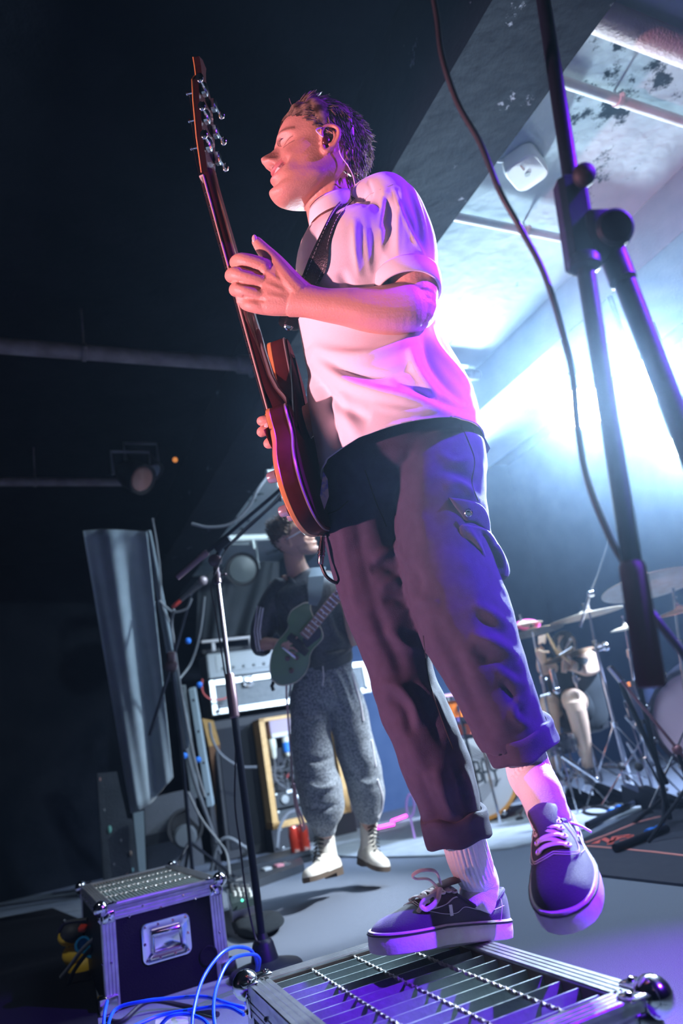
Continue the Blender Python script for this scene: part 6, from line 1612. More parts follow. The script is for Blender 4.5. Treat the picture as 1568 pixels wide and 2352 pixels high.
for k in range(1100):
    u = rh.uniform(-math.pi, math.pi); z0 = float(hz_line(u)); f = rh.random() ** .6; z = z0 + (.124 - z0) * f; p = skull(u, z, .006)
    out = nrm(V(math.cos(u), math.sin(u), .4 + 1.5 * f * f)); pts = [p]; dn = nrm(out + V(-.3, rh.uniform(-.5, .5), .2)); ln = .016 + .028 * f * rh.random()
    for s in range(3): dn = nrm(dn + V(rh.uniform(-.3, .3), rh.uniform(-.3, .3), rh.uniform(-.2, .3))); pts.append(pts[-1] + dn * ln / 3)
    hb.tube([h2(q_) for q_ in pts], [.0022, .0022, .0016, .0004], 4, False)
obj('hair', hb, mat('warm_brown_hair', (.07, .04, .025), .5, col2=(.14, .08, .05), nscale=50), RG, angle=None)
sgl = thing('sunglasses', 'round white rimmed glasses on the second guitarist', 'glasses', h2((.09, 0, .015)))
for s in (1, -1):
    c_ = h2((.094, s * .034, .012)); ax = nrm(R2 @ V(1, s * .35, 0)); a1, a2 = frame_from(ax)
    obj('rim', MB().tube([c_ + .026 * (a1 * math.cos(k * .3927) + a2 * math.sin(k * .3927)) for k in range(17)], .0042, 6), mat('white_glasses_rim', (.9, .92, .95), .3), sgl)
    obj('lens', MB().lathe(c_ - ax * .001, [(.024, 0), (.001, .002)], ax, 18), mat('dark_lens', (.05, .06, .09), .1), sgl)
    obj('temple', MB().tube([h2((.090, s * .058, .014)), h2((.04, s * .078, .012)), h2((-.005, s * .080, .012))], .003, 6), MATS['white_glasses_rim'], sgl)
obj('bridge', MB().tube([h2((.104, .010, .014)), h2((.108, 0, .016)), h2((.104, -.010, .014))], .003, 6), MATS['white_glasses_rim'], sgl)
# jacket
M_JACK = mat('black_sheen_jacket', (.02, .022, .028), .42, sheen=.2, col2=(.05, .055, .065), nscale=90, bump=.2, bscale=120)
ju = MB()
limb(ju, [(700, 1322, D2 + .03, 84, 1.1), (706, 1345, D2 + .03, 170, .85), (712, 1380, D2 + .03, 186, .8), (722, 1430, D2 + .02, 176, .8), (740, 1480, D2 + .01, 150, .9), (752, 1512, D2 + .01, 122, 1.0)], n=40)
limb(ju, [(655, 1345, D2 + .02, 62, 1), (628, 1385, D2, 66, 1), (610, 1430, D2 - .02, 62, 1), (598, 1470, D2 - .05, 52, 1), (600, 1486, D2 - .07, 46, 1), (612, 1484, D2 - .10, 36, 1)], n=28)
limb(ju, [(755, 1345, D2 + .05, 60, 1), (785, 1375, D2 + .05, 62, 1), (800, 1420, D2 + .02, 58, 1), (806, 1465, D2 - .02, 50, 1)], n=28)
jm = remesh(ju, .007, 4, .5)
sculpt(jm, [([(700, 1330), (712, 1400), (730, 1500)], 3, .008), ([(640, 1370), (665, 1400), (690, 1440)], 8, .012), ([(625, 1400), (640, 1440)], 7, -.01), ([(750, 1400), (765, 1450), (790, 1480)], 7, .012), ([(735, 1500), (770, 1495), (800, 1488)], 4, -.012), ([(600, 1420), (590, 1465)], 6, .008)])
wrinkle(jm, .008, 9, 4)
jo = mesh_obj('jacket', jm, M_JACK, RG, angle=None); ORG[jo.name] = ORG[RG.name]
fJ, _ = surf_depth(jm, ORG[RG.name])
obj('waistband', MB().rings(limb_rings([(748, 1496, D2 + .01, 120, 1.0), (753, 1512, D2 + .01, 116, 1.0), (757, 1526, D2 + .01, 110, 1.0)], n=32, sub=2, end_round=False)), mat('grey_ribbing', (.07, .08, .09), .8), jo)
w_ = mat('pale_stripe', (.75, .72, .76), .6)
for k in range(3):
    pts = [(596 - 4 + 6 * k, 1392 + 2 * k), (588 + 6 * k, 1420), (584 + 6 * k, 1450), (588 + 6 * k, 1482), (592 + 6 * k, 1496)]
    obj('sleeve_stripe', MB().tube([at(x, y, fJ(x, y, D2 - .06) - .002) for x, y in pts], .0045, 6), w_, jo)
obj('collar_flap', MB().tube(spline([at(664, 1326, D2 - .03), at(684, 1345, D2 - .10), at(704, 1372, D2 - .12), at(716, 1345, D2 - .10), at(730, 1318, D2 - .02)], 6), .012, 8, True, .5, UP), M_JACK, jo)
# trousers
M_PAT = mat('grey_patterned_trousers', (.10, .115, .14), .7, sheen=.3, col2=(.28, .31, .35), nscale=120, detail=2, ramp=(.42, .58), bump=.2, bscale=100)
tu = MB()
limb(tu, [(752, 1505, D2 + .01, 112, .85), (748, 1540, D2 + .01, 128, .85), (742, 1585, D2 + .01, 140, .8), (742, 1620, D2 + .01, 90, .7)], n=40)
limb(tu, [(724, 1560, D2, 96, 1), (712, 1620, D2 - .01, 94, 1), (713, 1690, D2 - .03, 92, 1), (722, 1760, D2 - .05, 98, 1), (736, 1820, D2 - .06, 104, 1), (742, 1870, D2 - .06, 92, 1), (744, 1896, D2 - .06, 60, 1), (745, 1912, D2 - .06, 50, 1)], n=36)
limb(tu, [(772, 1560, D2 + .02, 88, 1), (792, 1620, D2 + .04, 92, 1), (810, 1690, D2 + .06, 92, 1), (828, 1760, D2 + .08, 92, 1), (842, 1820, D2 + .10, 84, 1), (846, 1860, D2 + .10, 66, 1), (848, 1885, D2 + .10, 48, 1)], n=36)
tm = remesh(tu, .007, 5, .5)
sculpt(tm, [([(690, 1520), (700, 1560), (720, 1600)], 5, .008), ([(735, 1530), (730, 1570), (745, 1610)], 4, .008), ([(760, 1525), (785, 1570), (810, 1640)], 4, .009), ([(745, 1528), (765, 1570), (800, 1650)], 4, -.009), ([(780, 1520), (800, 1560), (822, 1620)], 4, .007),
            ([(680, 1640), (710, 1655), (750, 1640)], 6, .01), ([(690, 1740), (730, 1750), (765, 1740)], 7, -.012), ([(700, 1800), (740, 1810), (780, 1795)], 7, .012), ([(700, 1850), (740, 1860), (780, 1845)], 7, -.012), ([(800, 1780), (840, 1800), (870, 1790)], 7, .01)])
wrinkle(tm, .007, 11, 7)
t2 = mesh_obj('track_trousers', tm, M_PAT, RG, angle=None); ORG[t2.name] = ORG[RG.name]
fQ, _ = surf_depth(tm, ORG[RG.name])
for pts, m_ in (([(796, 1508), (812, 1560), (826, 1610), (834, 1655)], w_), ([(852, 1700), (862, 1760)], w_), ([(866, 1790), (878, 1830), (876, 1860), (868, 1878)], w_), ([(676, 1800), (682, 1850), (694, 1880), (700, 1905)], mat('pink_stripe', (.75, .45, .55), .6)), ([(668, 1570), (664, 1600)], w_)):
    obj('side_stripe', MB().tube(spline([at(x, y, min(fQ(x, y, 9), D2 + .1) if fQ(x, y, 9) < 5 else D2 + .05) for x, y in pts], 4), .0065, 6), m_, t2)
obj('drawstring', MB().tube([at(741, 1530, D2 - .13), at(743, 1555, D2 - .14), at(741, 1575, D2 - .14)], .003, 5), w_, t2)
# boots
M_BOOT = mat('cream_leather', (.80, .76, .68), .4, col2=(.72, .66, .58), nscale=20, bump=.1)
M_BSOLE = mat('brown_boot_sole', (.10, .07, .05), .6)
def boot(ank, heel, toe, d0, d1, label):
    """ank, heel, toe on the photograph; d0 depth of ankle, d1 depth of toe"""
    A_, H_, T_ = at(*ank, d0), at(*heel, d0 + .01), at(*toe, d1)
    fx_ = nrm(T_ - H_); up_ = nrm((A_ - H_) - fx_ * ((A_ - H_) @ fx_)); sd = np.cross(up_, fx_); Lb = np.linalg.norm(T_ - H_)
    ro = bpy.data.objects.new('boot', None); COL.objects.link(ro); ro.parent = RG; ORG[ro.name] = ORG[RG.name]; ro.empty_display_size = .02
    def Q(x, y, z): return H_ + fx_ * (x * Lb) + sd * y + up_ * z
    rs = []
    for x, w, h in ((.0, .020, .05), (.02, .034, .075), (.12, .038, .095), (.28, .038, .105), (.42, .042, .095), (.55, .046, .08), (.70, .049, .066), (.84, .046, .062), (.94, .036, .055), (.995, .016, .035)):
        rs.append([Q(x, w * math.cos(u), .018 + (h - .018) * math.sin(u) ** .8) for u in np.linspace(0, math.pi, 15)])
    m_ = MB(); n = 15; m_.add([q for r in rs for q in r], [(i * n + j, i * n + j + 1, (i + 1) * n + j + 1, (i + 1) * n + j) for i in range(9) for j in range(14)] + [tuple(reversed(range(n))), tuple(range(9 * n, 10 * n))])
    obj('boot_upper', m_, M_BOOT, ro, angle=None)
    obj('boot_shaft', MB().rings([[Q(xc + wx * math.cos(u), wy * math.sin(u), z) for u in np.linspace(0, 2 * math.pi, 24, endpoint=False)] for z, xc, wx, wy in ((.05, .20, .19, .036), (.09, .20, .19, .038), (.13, .20, .165, .042), (.17, .18, .165, .047), (.19, .17, .17, .049), (.19, .17, .15, .043), (.16, .17, .14, .040))]), M_BOOT, ro)
    ol_ = [(0, .02), (.03, .036), (.2, .037), (.4, .038), (.6, .048), (.8, .050), (.93, .040), (1.0, .015)]
    pl_ = ol_ + [(x, -y) for x, y in ol_[::-1]]
    obj('boot_sole', MB().rings([[Q(x, y, z) for x, y in pl_] for z in (0, .022)]), M_BSOLE, ro)
    obj('boot_heel', MB().rings([[Q(x, y, z) for x, y in ((0, .02), (.03, .036), (.26, .036), (.26, -.036), (.03, -.036), (0, -.02))] for z in (-.018, .0)]), M_BSOLE, ro)
    lc = MB()
    for k in range(7):
        t_ = k / 6.; x = .62 - .32 * t_ * (1 - .3 * t_); z = .079 + .10 * t_; w = .020 + .002 * k
        lc.tube([Q(x, -w, z - .006), Q(x + .012, 0, z + .006), Q(x, w, z - .006)], .0028, 5)
        if k < 6: x2 = .62 - .32 * (t_ + .166) * (1 - .3 * (t_ + .166)); lc.tube([Q(x, -w, z - .004), Q((x + x2) / 2 + .014, 0, z + .016), Q(x2, w, z + .011)], .0026, 5)
    obj('boot_laces', lc, mat('black_bootlace', (.02, .02, .02), .7), ro)
    obj('boot_sock', MB().tube([A_ - up_ * .02, A_ + up_ * .10], .036, 16), M_SOCK, ro)
boot((752, 1950), (776, 2000), (706, 2028), D2 - .05, D2 - .30, '')
boot((846, 1915), (832, 1975), (884, 2003), D2 + .10, D2 - .12, '')
# guitar
gG = thing('electric_guitar', 'olive green electric guitar with cream binding played by the second guitarist', 'guitar', at(680, 1500, D2 - .2))
dg = D2 - .16
def GP(x, y, dz=0): return at(x, y, dg + dz + (x - 680) * .0002)
oc2 = [(622, 1560), (619, 1530), (624, 1500), (636, 1474), (652, 1456), (662, 1440), (660, 1424), (668, 1404), (684, 1392), (700, 1384), (712, 1386), (714, 1402), (722, 1420), (736, 1440), (742, 1462), (734, 1476), (720, 1490), (712, 1506), (710, 1526), (700, 1548), (682, 1566), (660, 1574), (640, 1574)]
oc2 = [p[:2] for p in spline([V(*p, 0) for p in oc2 + [oc2[0]]], 4)][:-1]
cc2 = np.mean(np.array(oc2), 0)
def gr2(k, dz): return [GP(cc2[0] + (p[0] - cc2[0]) * k, cc2[1] + (p[1] - cc2[1]) * k, dz) for p in oc2]
obj('guitar_body', MB().rings([gr2(.97, .045), gr2(1, .04), gr2(1, .004), gr2(.985, 0)]), mat('olive_green_lacquer', (.075, .16, .05), .3, coat=.6), gG)
obj('binding', MB().rings([gr2(1.0, .005), gr2(1.008, .004), gr2(1.008, -.001), gr2(.98, -.002)], False), mat('cream_binding', (.72, .66, .50), .4), gG)
pgd = [(694, 1470), (706, 1448), (722, 1432), (738, 1448), (736, 1464), (720, 1476), (706, 1488), (700, 1484)]
obj('pickguard', MB().add([GP(*p, -.006) for p in pgd] + [GP(*p, 0) for p in pgd], [tuple(range(8)), tuple(reversed(range(8, 16)))] + [(i, (i + 1) % 8, (i + 1) % 8 + 8, i + 8) for i in range(8)]), mat('black_pickguard', (.015, .015, .018), .3), gG, smooth=False)
nk0, nk1 = GP(697, 1462, -.02), GP(800, 1338, -.03); nd = nrm(nk1 - nk0); ns = nrm(np.cross(nd, FW))
obj('neck', MB().bbox((nk0 + nk1) / 2 , .050, .026, np.linalg.norm(nk1 - nk0), ns, FW, nd, .004), mat('rosy_fretboard', (.30, .16, .13), .4), gG)
for k in range(14):
    q = nk0 + (nk1 - nk0) * (.04 + .07 * k) - FW * .014; obj('fret', MB().tube([q - ns * .024, q + ns * .024], .0018, 5), M_CHROME, gG)
for k in range(5): obj('inlay_dot', MB().ball(nk0 + (nk1 - nk0) * (.12 + .16 * k) - FW * .0135, .005, 8, (1, 1, 1)), mat('pearl', (.8, .7, .72), .3), gG)
for (x, y) in ((678, 1472), (690, 1488)): 
    q = GP(x, y, -.006); obj('pickup', MB().bbox(q, .085, .038, .014, ns, nd, FW, .004), M_BLACKT if 'M_BLACKT' in globals() else M_RUBB, gG)
for x, y in ((681, 1510), (660, 1512), (669, 1540)): obj('control_knob', MB().lathe(GP(x, y, -.001), [(.012, 0), (.011, .016), (.001, .018)], -FW, 12), mat('dark_bronze_knob', (.12, .07, .06), .3), gG)
obj('bridge', MB().bbox(GP(664, 1498, -.008), .09, .012, .014, ns, nd, FW, .002), M_CHROME, gG)
# strap, jack and lead
obj('strap', MB().rings([[at(x0_, y0_, dz), at(x1_, y1_, dz), at(x1_, y1_, dz + .01), at(x0_, y0_, dz + .01)] for x0_, y0_, x1_, y1_, dz in ((716, 1304, 748, 1302, D2 + .0), (708, 1325, 744, 1322, D2 - .14), (706, 1350, 742, 1348, D2 - .17), (708, 1372, 738, 1372, D2 - .19), (708, 1388, 728, 1392, D2 - .19))]), mat('grey_blue_strap', (.13, .17, .20), .5), gG, angle=30)
obj('strap_tail', MB().tube([GP(628, 1566, .02), GP(624, 1576, .0), GP(628, 1586, -.01)], .009, 8), M_RUBB, gG)
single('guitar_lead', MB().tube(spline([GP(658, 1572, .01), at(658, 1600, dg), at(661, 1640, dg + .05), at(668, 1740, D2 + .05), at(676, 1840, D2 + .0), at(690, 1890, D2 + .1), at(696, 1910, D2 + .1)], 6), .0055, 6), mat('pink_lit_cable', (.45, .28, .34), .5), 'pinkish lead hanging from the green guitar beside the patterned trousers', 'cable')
# ================================================================== drum kits, rug and drummer at the right
M_CYM = mat('bronze_cymbal', (.80, .66, .44), .42, .45, col2=(.88, .80, .62), nscale=20, bump=.05)
M_CYMD = mat('dark_bronze_cymbal', (.34, .24, .14), .35, 1.0, col2=(.5, .38, .24), nscale=14)
M_ORW = mat('amber_drum_hoop', (.85, .38, .06), .3, coat=.6, col2=(.75, .30, .04), nscale=10)
M_ORG = mat('orange_drum_shell', (.95, .22, .03), .2, coat=.8)
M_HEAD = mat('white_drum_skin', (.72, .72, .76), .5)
# pale rug and dark printed mat
def flat(pts, z0, z1, m, name, label=None, cat=None, parent=None):
    return floorbox(pts, z0, z1, m, name, parent, label, cat)
flat([(640, 1958), (850, 1968), (1000, 1964), (1175, 1946), (1300, 1917), (1483, 1852), (1482, 1806), (1330, 1822), (1100, 1856), (850, 1892), (700, 1915)], 0, .012, mat('pale_grey_rug', (.42, .46, .50), .95, col2=(.34, .37, .42), nscale=9, bump=.5, bscale=150), 'rug', 'pale grey rug under the drum kit', 'rug')
mt = flat([(1330, 2003), (1322, 1935), (1480, 1855), (1640, 1810), (1700, 2010), (1568, 2030)], 0, .010, mat('dark_blue_mat', (.05, .055, .085), .9, col2=(.065, .07, .10), nscale=20), 'floor_mat', 'dark printed mat with pinkish red lines right of the raised shoe', 'mat')
M_PRT = mat('pinkish_red_print', (.62, .22, .20), .8); M_PRR = mat('red_print', (.72, .12, .10), .8)
ORG[mt.name] = ORG[mt.name]
def strip(pts, w, m, name, parent, z=.0102):
    P3 = [on(x, y, z) for x, y in pts]; a = []; 
    for i, p in enumerate(P3):
        t_ = nrm(P3[min(i + 1, len(P3) - 1)] - P3[max(0, i - 1)]); s_ = V(-t_[1], t_[0], 0); a += [p + s_ * w / 2, p - s_ * w / 2, p + s_ * w / 2 + V(0, 0, .0016), p - s_ * w / 2 + V(0, 0, .0016)]
    f = []
    for i in range(len(P3) - 1):
        k = 4 * i; f += [(k, k + 1, k + 5, k + 4), (k + 2, k + 6, k + 7, k + 3), (k, k + 4, k + 6, k + 2), (k + 1, k + 3, k + 7, k + 5)]
    return obj(name, MB().add(a, f), m, parent, smooth=False)
strip([(1344, 1936), (1400, 1915), (1460, 1890), (1516, 1875)], .022, M_PRT, 'printed_line', mt)
strip([(1346, 1943), (1420, 1949), (1500, 1957), (1575, 1966)], .018, M_PRT, 'printed_line', mt)
strip([(1366, 1938), (1385, 1926), (1405, 1936), (1420, 1924), (1455, 1920)], .045, M_PRR, 'printed_letter', mt)
strip([(1400, 1940), (1412, 1922), (1440, 1918), (1448, 1926), (1425, 1932)], .030, M_PRR, 'printed_letter', mt)
strip([(1445, 1942), (1480, 1932), (1502, 1922)], .02, M_PRR, 'printed_line', mt)
for a, b_, lab, tp2 in (((1348, 1895), (1482, 1832), 'black pole with two blue tapes lying on the rug edge', ((1404, 1866), (1421, 1858))), ((1412, 1948), (1530, 1902), 'black pole with blue tapes lying across the printed mat', ((1494, 1913), (1516, 1905)))):
    A1, B1_ = on(*a, .03), on(*b_, .03); t = thing('floor_pole', lab, 'pole', (A1 + B1_) / 2 - V(0, 0, .03), 'taped poles on the floor')
    obj('pole_tube', MB().tube([A1, (A1 + B1_) / 2, B1_], .018, 10), M_BLKMET, t)
    for q in tp2: 
        c_ = on(*q, .03); d_ = nrm(B1_ - A1); obj('blue_tape_band', MB().tube([c_ - d_ * .025, c_ + d_ * .025], .022, 10), MATS['blue_tape'], t)
# bass drum of the amber kit
def disc_pts(c, a1, a2, r, n=40): return [c + r * (a1 * math.cos(2 * math.pi * k / n) + a2 * math.sin(2 * math.pi * k / n)) for k in range(n)]
def bass(cx, cy, d, r, ax, hoop, shell, headm, label, depth=.42):
    c_ = at(cx, cy, d); e2 = nrm(ZR - ax * (ZR @ ax)); e1 = np.cross(e2, ax)
    t = thing('bass_drum', label, 'drum', V(c_[0], c_[1], c_[2] - r))
    obj('drum_shell', MB().rings([disc_pts(c_ - ax * .03, e1, e2, r * .95), disc_pts(c_ - ax * depth, e1, e2, r * .95)]), shell, t)
    obj('drum_hoop', MB().rings([disc_pts(c_ - ax * .035, e1, e2, r), disc_pts(c_ + ax * .012, e1, e2, r), disc_pts(c_ + ax * .012, e1, e2, r * .925), disc_pts(c_ - ax * .03, e1, e2, r * .925)], False, True) if False else MB().rings([disc_pts(c_ - ax * .035, e1, e2, r), disc_pts(c_ + ax * .012, e1, e2, r), disc_pts(c_ + ax * .014, e1, e2, r * .925), disc_pts(c_ - ax * .035, e1, e2, r * .92)], False, True), hoop, t)
    obj('drum_skin', MB().rings([disc_pts(c_ - ax * .02, e1, e2, r * .93), disc_pts(c_ - ax * .006, e1, e2, r * .93), disc_pts(c_ - ax * .005, e1, e2, r * .5), disc_pts(c_ - ax * .005, e1, e2, r * .02)]), headm, t)
    for k in range(10):
        an = 2 * math.pi * (k + .3) / 10; q = c_ + r * 1.01 * (e1 * math.cos(an) + e2 * math.sin(an))
        cl = MB().bbox(q - ax * .0, .035, .030, .06, e1 * -math.sin(an) + e2 * math.cos(an), e1 * math.cos(an) + e2 * math.sin(an), ax, .006); cl.tube([q - ax * .02, q - ax * .14], .006, 6); cl.ball(q - ax * .15, .014, 8)
        obj('claw', cl, M_CHROME, t)
    return t, c_, e1, e2
axB = nrm(nrm(V(C0[0] - .2, C0[1], 0) - V(*at(1090, 1772, 5.3)[:2], 0)) * 1 + ZR * .0 - RT * .25)
axB = nrm(V(axB[0], axB[1], 0))
bd1, cB, e1, e2 = bass(1085, 1774, 5.25, .345, axB, M_ORW, M_ORG, M_HEAD, 'amber hooped bass drum with a printed white skin between the singer\'s legs')
# printed maze pattern and lettering on the skin (flat print)
M_INK = mat('dark_print', (.05, .06, .07), .7); M_INKG = mat('grey_print', (.40, .40, .43), .7)
def skinpt(x, y, dz=.0012): return cB - axB * .005 + axB * (dz + .002) + e1 * (-x) * (1 if (e1 @ RT) < 0 else -1) + e2 * y
sgnx = 1
def ink(lines, w, m, name):
    b = MB()
    for pl in lines:
        for p, q in zip(pl[:-1], pl[1:]):
            p, q = V(*p), V(*q); t_ = nrm(q - p); s_ = V(-t_[1], t_[0]) * w / 2; p2, q2 = p - t_ * w * .4, q + t_ * w * .4
            k = [skinpt(*(p2 + s_)), skinpt(*(q2 + s_)), skinpt(*(q2 - s_)), skinpt(*(p2 - s_))]
            b.add(k + [v + axB * .0012 for v in k], [(0, 1, 2, 3), (7, 6, 5, 4), (0, 4, 5, 1), (1, 5, 6, 2), (2, 6, 7, 3), (3, 7, 4, 0)])
    return obj(name, b, m, bd1, smooth=False)
lines = []
for k in range(5):
    r_ = .205 - .022 * k
    lines.append([(r_ * .95, .055 + .0 * k), (0, r_ * 1.05), (-r_ * .95, .055)])
    lines.append([(r_ * .95, -.075), (0, -r_ * 1.1), (-r_ * .95, -.075)])
ink(lines[0::2], .009, M_INKG, 'maze_print'); ink(lines[1::2], .009, M_INKG, 'maze_print')
def L(x0, s, segs): return [[(x0 + x * s, -.075 + y * .15) for x, y in sg] for sg in segs]
Bq = [[(0, 0), (0, 1)], [(0, 1), (.55, .92), (.6, .58), (.1, .52)], [(.1, .5), (.65, .42), (.62, .06), (0, 0)]]
Aq = [[(0, -.05), (.05, .85), (.32, 1.05), (.6, .85), (.65, -.05)], [(.05, .42), (.6, .42)]]
Yq = [[(0, 1.1), (.08, .5), (.4, .38), (.72, .5), (.85, 1.15)], [(.4, .38), (.42, -.1), (.2, -.28)], [(.85, 1.15), (1.0, 1.2)]]
for x0_, w_l, q_l in ((.022, .062, Bq), (.078, .062, Aq), (.135, .075, Yq)): ink(L(x0_, w_l, q_l), .014, M_INK, 'printed_letter')
# tom / snare above it
def drum(cx, cy, d, r, h, ax, shell, top, label, hoop=M_CHROME, legs_=True):
    c_ = at(cx, cy, d); e1, e2 = frame_from(ax); t = thing('drum', label, 'drum', c_ - ax * h)
    obj('drum_shell', MB().rings([disc_pts(c_ - ax * .02, e1, e2, r * .96), disc_pts(c_ - ax * (h - .02), e1, e2, r * .96)]), shell, t)
    for z in (0, h - .03): obj('drum_hoop', MB().rings([disc_pts(c_ - ax * z, e1, e2, r * 1.02), disc_pts(c_ - ax * (z + .03), e1, e2, r * 1.02), disc_pts(c_ - ax * (z + .03), e1, e2, r * .97), disc_pts(c_ - ax * z, e1, e2, r * .97)], False, True), hoop, t)
    obj('drum_skin', MB().rings([disc_pts(c_ - ax * .012, e1, e2, r * .97), disc_pts(c_ - ax * .008, e1, e2, r * .97)]), top, t)
    for k in range(8):
        an = 2 * math.pi * k / 8; q = c_ + r * 1.03 * (e1 * math.cos(an) + e2 * math.sin(an))
        if k in (0, 3, 6) and legs_: lg2 = q - ax * h * .5; obj('leg', MB().tube([lg2, V(lg2[0], lg2[1], .012)], .007, 8), M_CHROME, t)
        lg = MB().bbox(q - ax * h * .5, .022, .022, .05, np.cross(ax, nrm(q - c_)), nrm(q - c_), ax, .004); lg.tube([q - ax * .01, q - ax * (h - .01)], .004, 6); obj('lug', lg, M_CHROME, t)
    return t
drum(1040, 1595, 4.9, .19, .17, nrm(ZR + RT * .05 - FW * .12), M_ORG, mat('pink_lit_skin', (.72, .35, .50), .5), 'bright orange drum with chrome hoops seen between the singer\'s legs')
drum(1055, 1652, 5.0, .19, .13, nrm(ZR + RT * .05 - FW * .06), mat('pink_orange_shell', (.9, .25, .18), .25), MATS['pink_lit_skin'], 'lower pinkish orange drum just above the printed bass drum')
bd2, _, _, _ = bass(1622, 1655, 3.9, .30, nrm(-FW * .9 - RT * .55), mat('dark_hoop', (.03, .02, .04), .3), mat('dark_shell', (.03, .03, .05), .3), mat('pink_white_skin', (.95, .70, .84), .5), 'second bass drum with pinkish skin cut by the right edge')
# cymbals
def cymbal(cx, cy, wpx, d, ax, m, label, bell=True, group='cymbals'):
    c_ = at(cx, cy, d); r = wpx / 2 * d / FPX; t = thing('cymbal', label, 'cymbal', c_ - ax * .03, group)
    obj('plate', MB().lathe(c_, [(.008, .018), (r * .12, .016), (r * .19, .006), (r * .22, 0), (r * .6, -.008), (r, -.020), (r, -.022), (r * .6, -.011), (r * .22, -.003), (r * .12, .012), (.008, .014)], ax, 44), m, t, angle=60)
    fl_ = MB().lathe(c_, [(.012, .018), (.014, .022), (.012, .034), (.005, .036), (.005, .055), (.010, .056), (.012, .066), (.004, .070)], ax, 12)
    obj('wing_nut', fl_, M_RUBB if d > 4.7 else M_CHROME, t)
    return c_
upw = ZR
def cax(tx, ty): return nrm(ZR + RT * tx - FW * ty)
cyms = [((1222, 1447), 140, 5.2, cax(-.02, -.02), M_CYMD, 'dark hi-hat cymbal beside the singer\'s purple trouser leg'),
        ((1198, 1432), 92, 5.3, cax(-.02, .02), M_CYM, 'small golden cymbal just above the hi-hat'),
        ((1344, 1408), 168, 4.9, cax(-.03, .03), M_CYM, 'wide thin golden crash cymbal under the slanted microphone'),
        ((1303, 1500), 122, 4.9, cax(-.12, -.08), M_CYMD, 'dark cymbal over the drummer\'s fist'),
        ((1492, 1338), 224, 3.9, cax(.02, -.13), M_CYM, 'largest bright cymbal at the right edge seen from below'),
        ((1560, 1398), 124, 3.9, cax(-.06, .12), M_CYM, 'white shining cymbal at the right edge under the largest one'),
        ((1436, 1438), 72, 4.6, cax(.02, .05), M_CYM, 'small splash cymbal left of the big dark counterweight')]
CP = [cymbal(*c[0], c[1], c[2], c[3], c[4], c[5]) for c in cyms]
# chrome stands
def stand(top, mid, foot, d, label, legs=((-38, -70), (42, -60), (10, -95)), legw=.011, rise=.42, clamps=()):
    Tt, M1, Ft = at(*top, d), at(*mid, d), at(*foot, d)
    t = thing('cymbal_stand', label, 'stand', V(Ft[0], Ft[1], 0), 'chrome cymbal stands')
    obj('upper_tube', MB().tube([Tt, M1], [.008, .009], 8), M_STEEL, t)
    obj('main_tube', MB().tube([M1, Ft], [.012, .0135], 10), M_STEEL, t)
    dn = nrm(Ft - M1); w = MB().lathe(M1 - dn * .03, [(.014, 0), (.020, .004), (.020, .055), (.014, .06)], dn, 12); w.ball(M1 + RT * .03, .012, 8); obj('tube_clamp', w, M_CHROME, t)
    hub = Ft + (M1 - Ft) * rise
    obj('leg_hub', MB().lathe(hub - dn * .02, [(.016, 0), (.026, .004), (.026, .04), (.016, .045)], dn, 12), M_CHROME, t)
    for k in range(3):
        a = 2.094 * k + .5 + d; fp = V(Ft[0] + math.cos(a) * .36, Ft[1] + math.sin(a) * .36, .015); mid_ = hub + (fp - hub) * .5
        l = bpy.data.objects.new('leg', None)
        lo_ = obj('leg', MB().tube([hub, hub * .5 + fp * .5, fp], legw, 8, True, .6), M_CHROME, t)
        obj('leg_brace', MB().tube([Ft + dn * 0 + V(0, 0, .12), mid_], .006, 6), M_CHROME, t)
        obj('rubber_foot', MB().ball(fp, .026, 10, (1.2, 1.2, .7)), M_RUBB, t)
    return t
ST = []
ST.append(stand((1348, 1378), (1366, 1480), (1442, 1792), 4.9, 'tall chrome stand under the wide thin crash cymbal'))
ST.append(stand((1303, 1500), (1320, 1560), (1372, 1800), 5.0, 'chrome stand in front of the drummer\'s shin'))
ST.append(stand((1222, 1450), (1245, 1560), (1292, 1838), 5.0, 'chrome hi-hat stand just right of the rolled trouser cuff'))
stand((1545, 1350), (1560, 1480), (1600, 1780), 3.9, 'chrome stand of the largest cymbal at the right edge', legw=.010)
stand((1436, 1440), (1446, 1500), (1500, 1830), 4.7, 'thin chrome stand of the small splash cymbal')
b = ST[0]
obj('boom_rod', MB().tube([at(1400, 1235, 4.7), at(1372, 1320, 4.7), at(1352, 1370, 4.7), at(1332, 1440, 4.7)], [.004, .006, .012, .010], 8), M_STEEL, b); obj('clamp', MB().ball(at(1357, 1362, 4.7), .028, 12), M_CHROME, b)
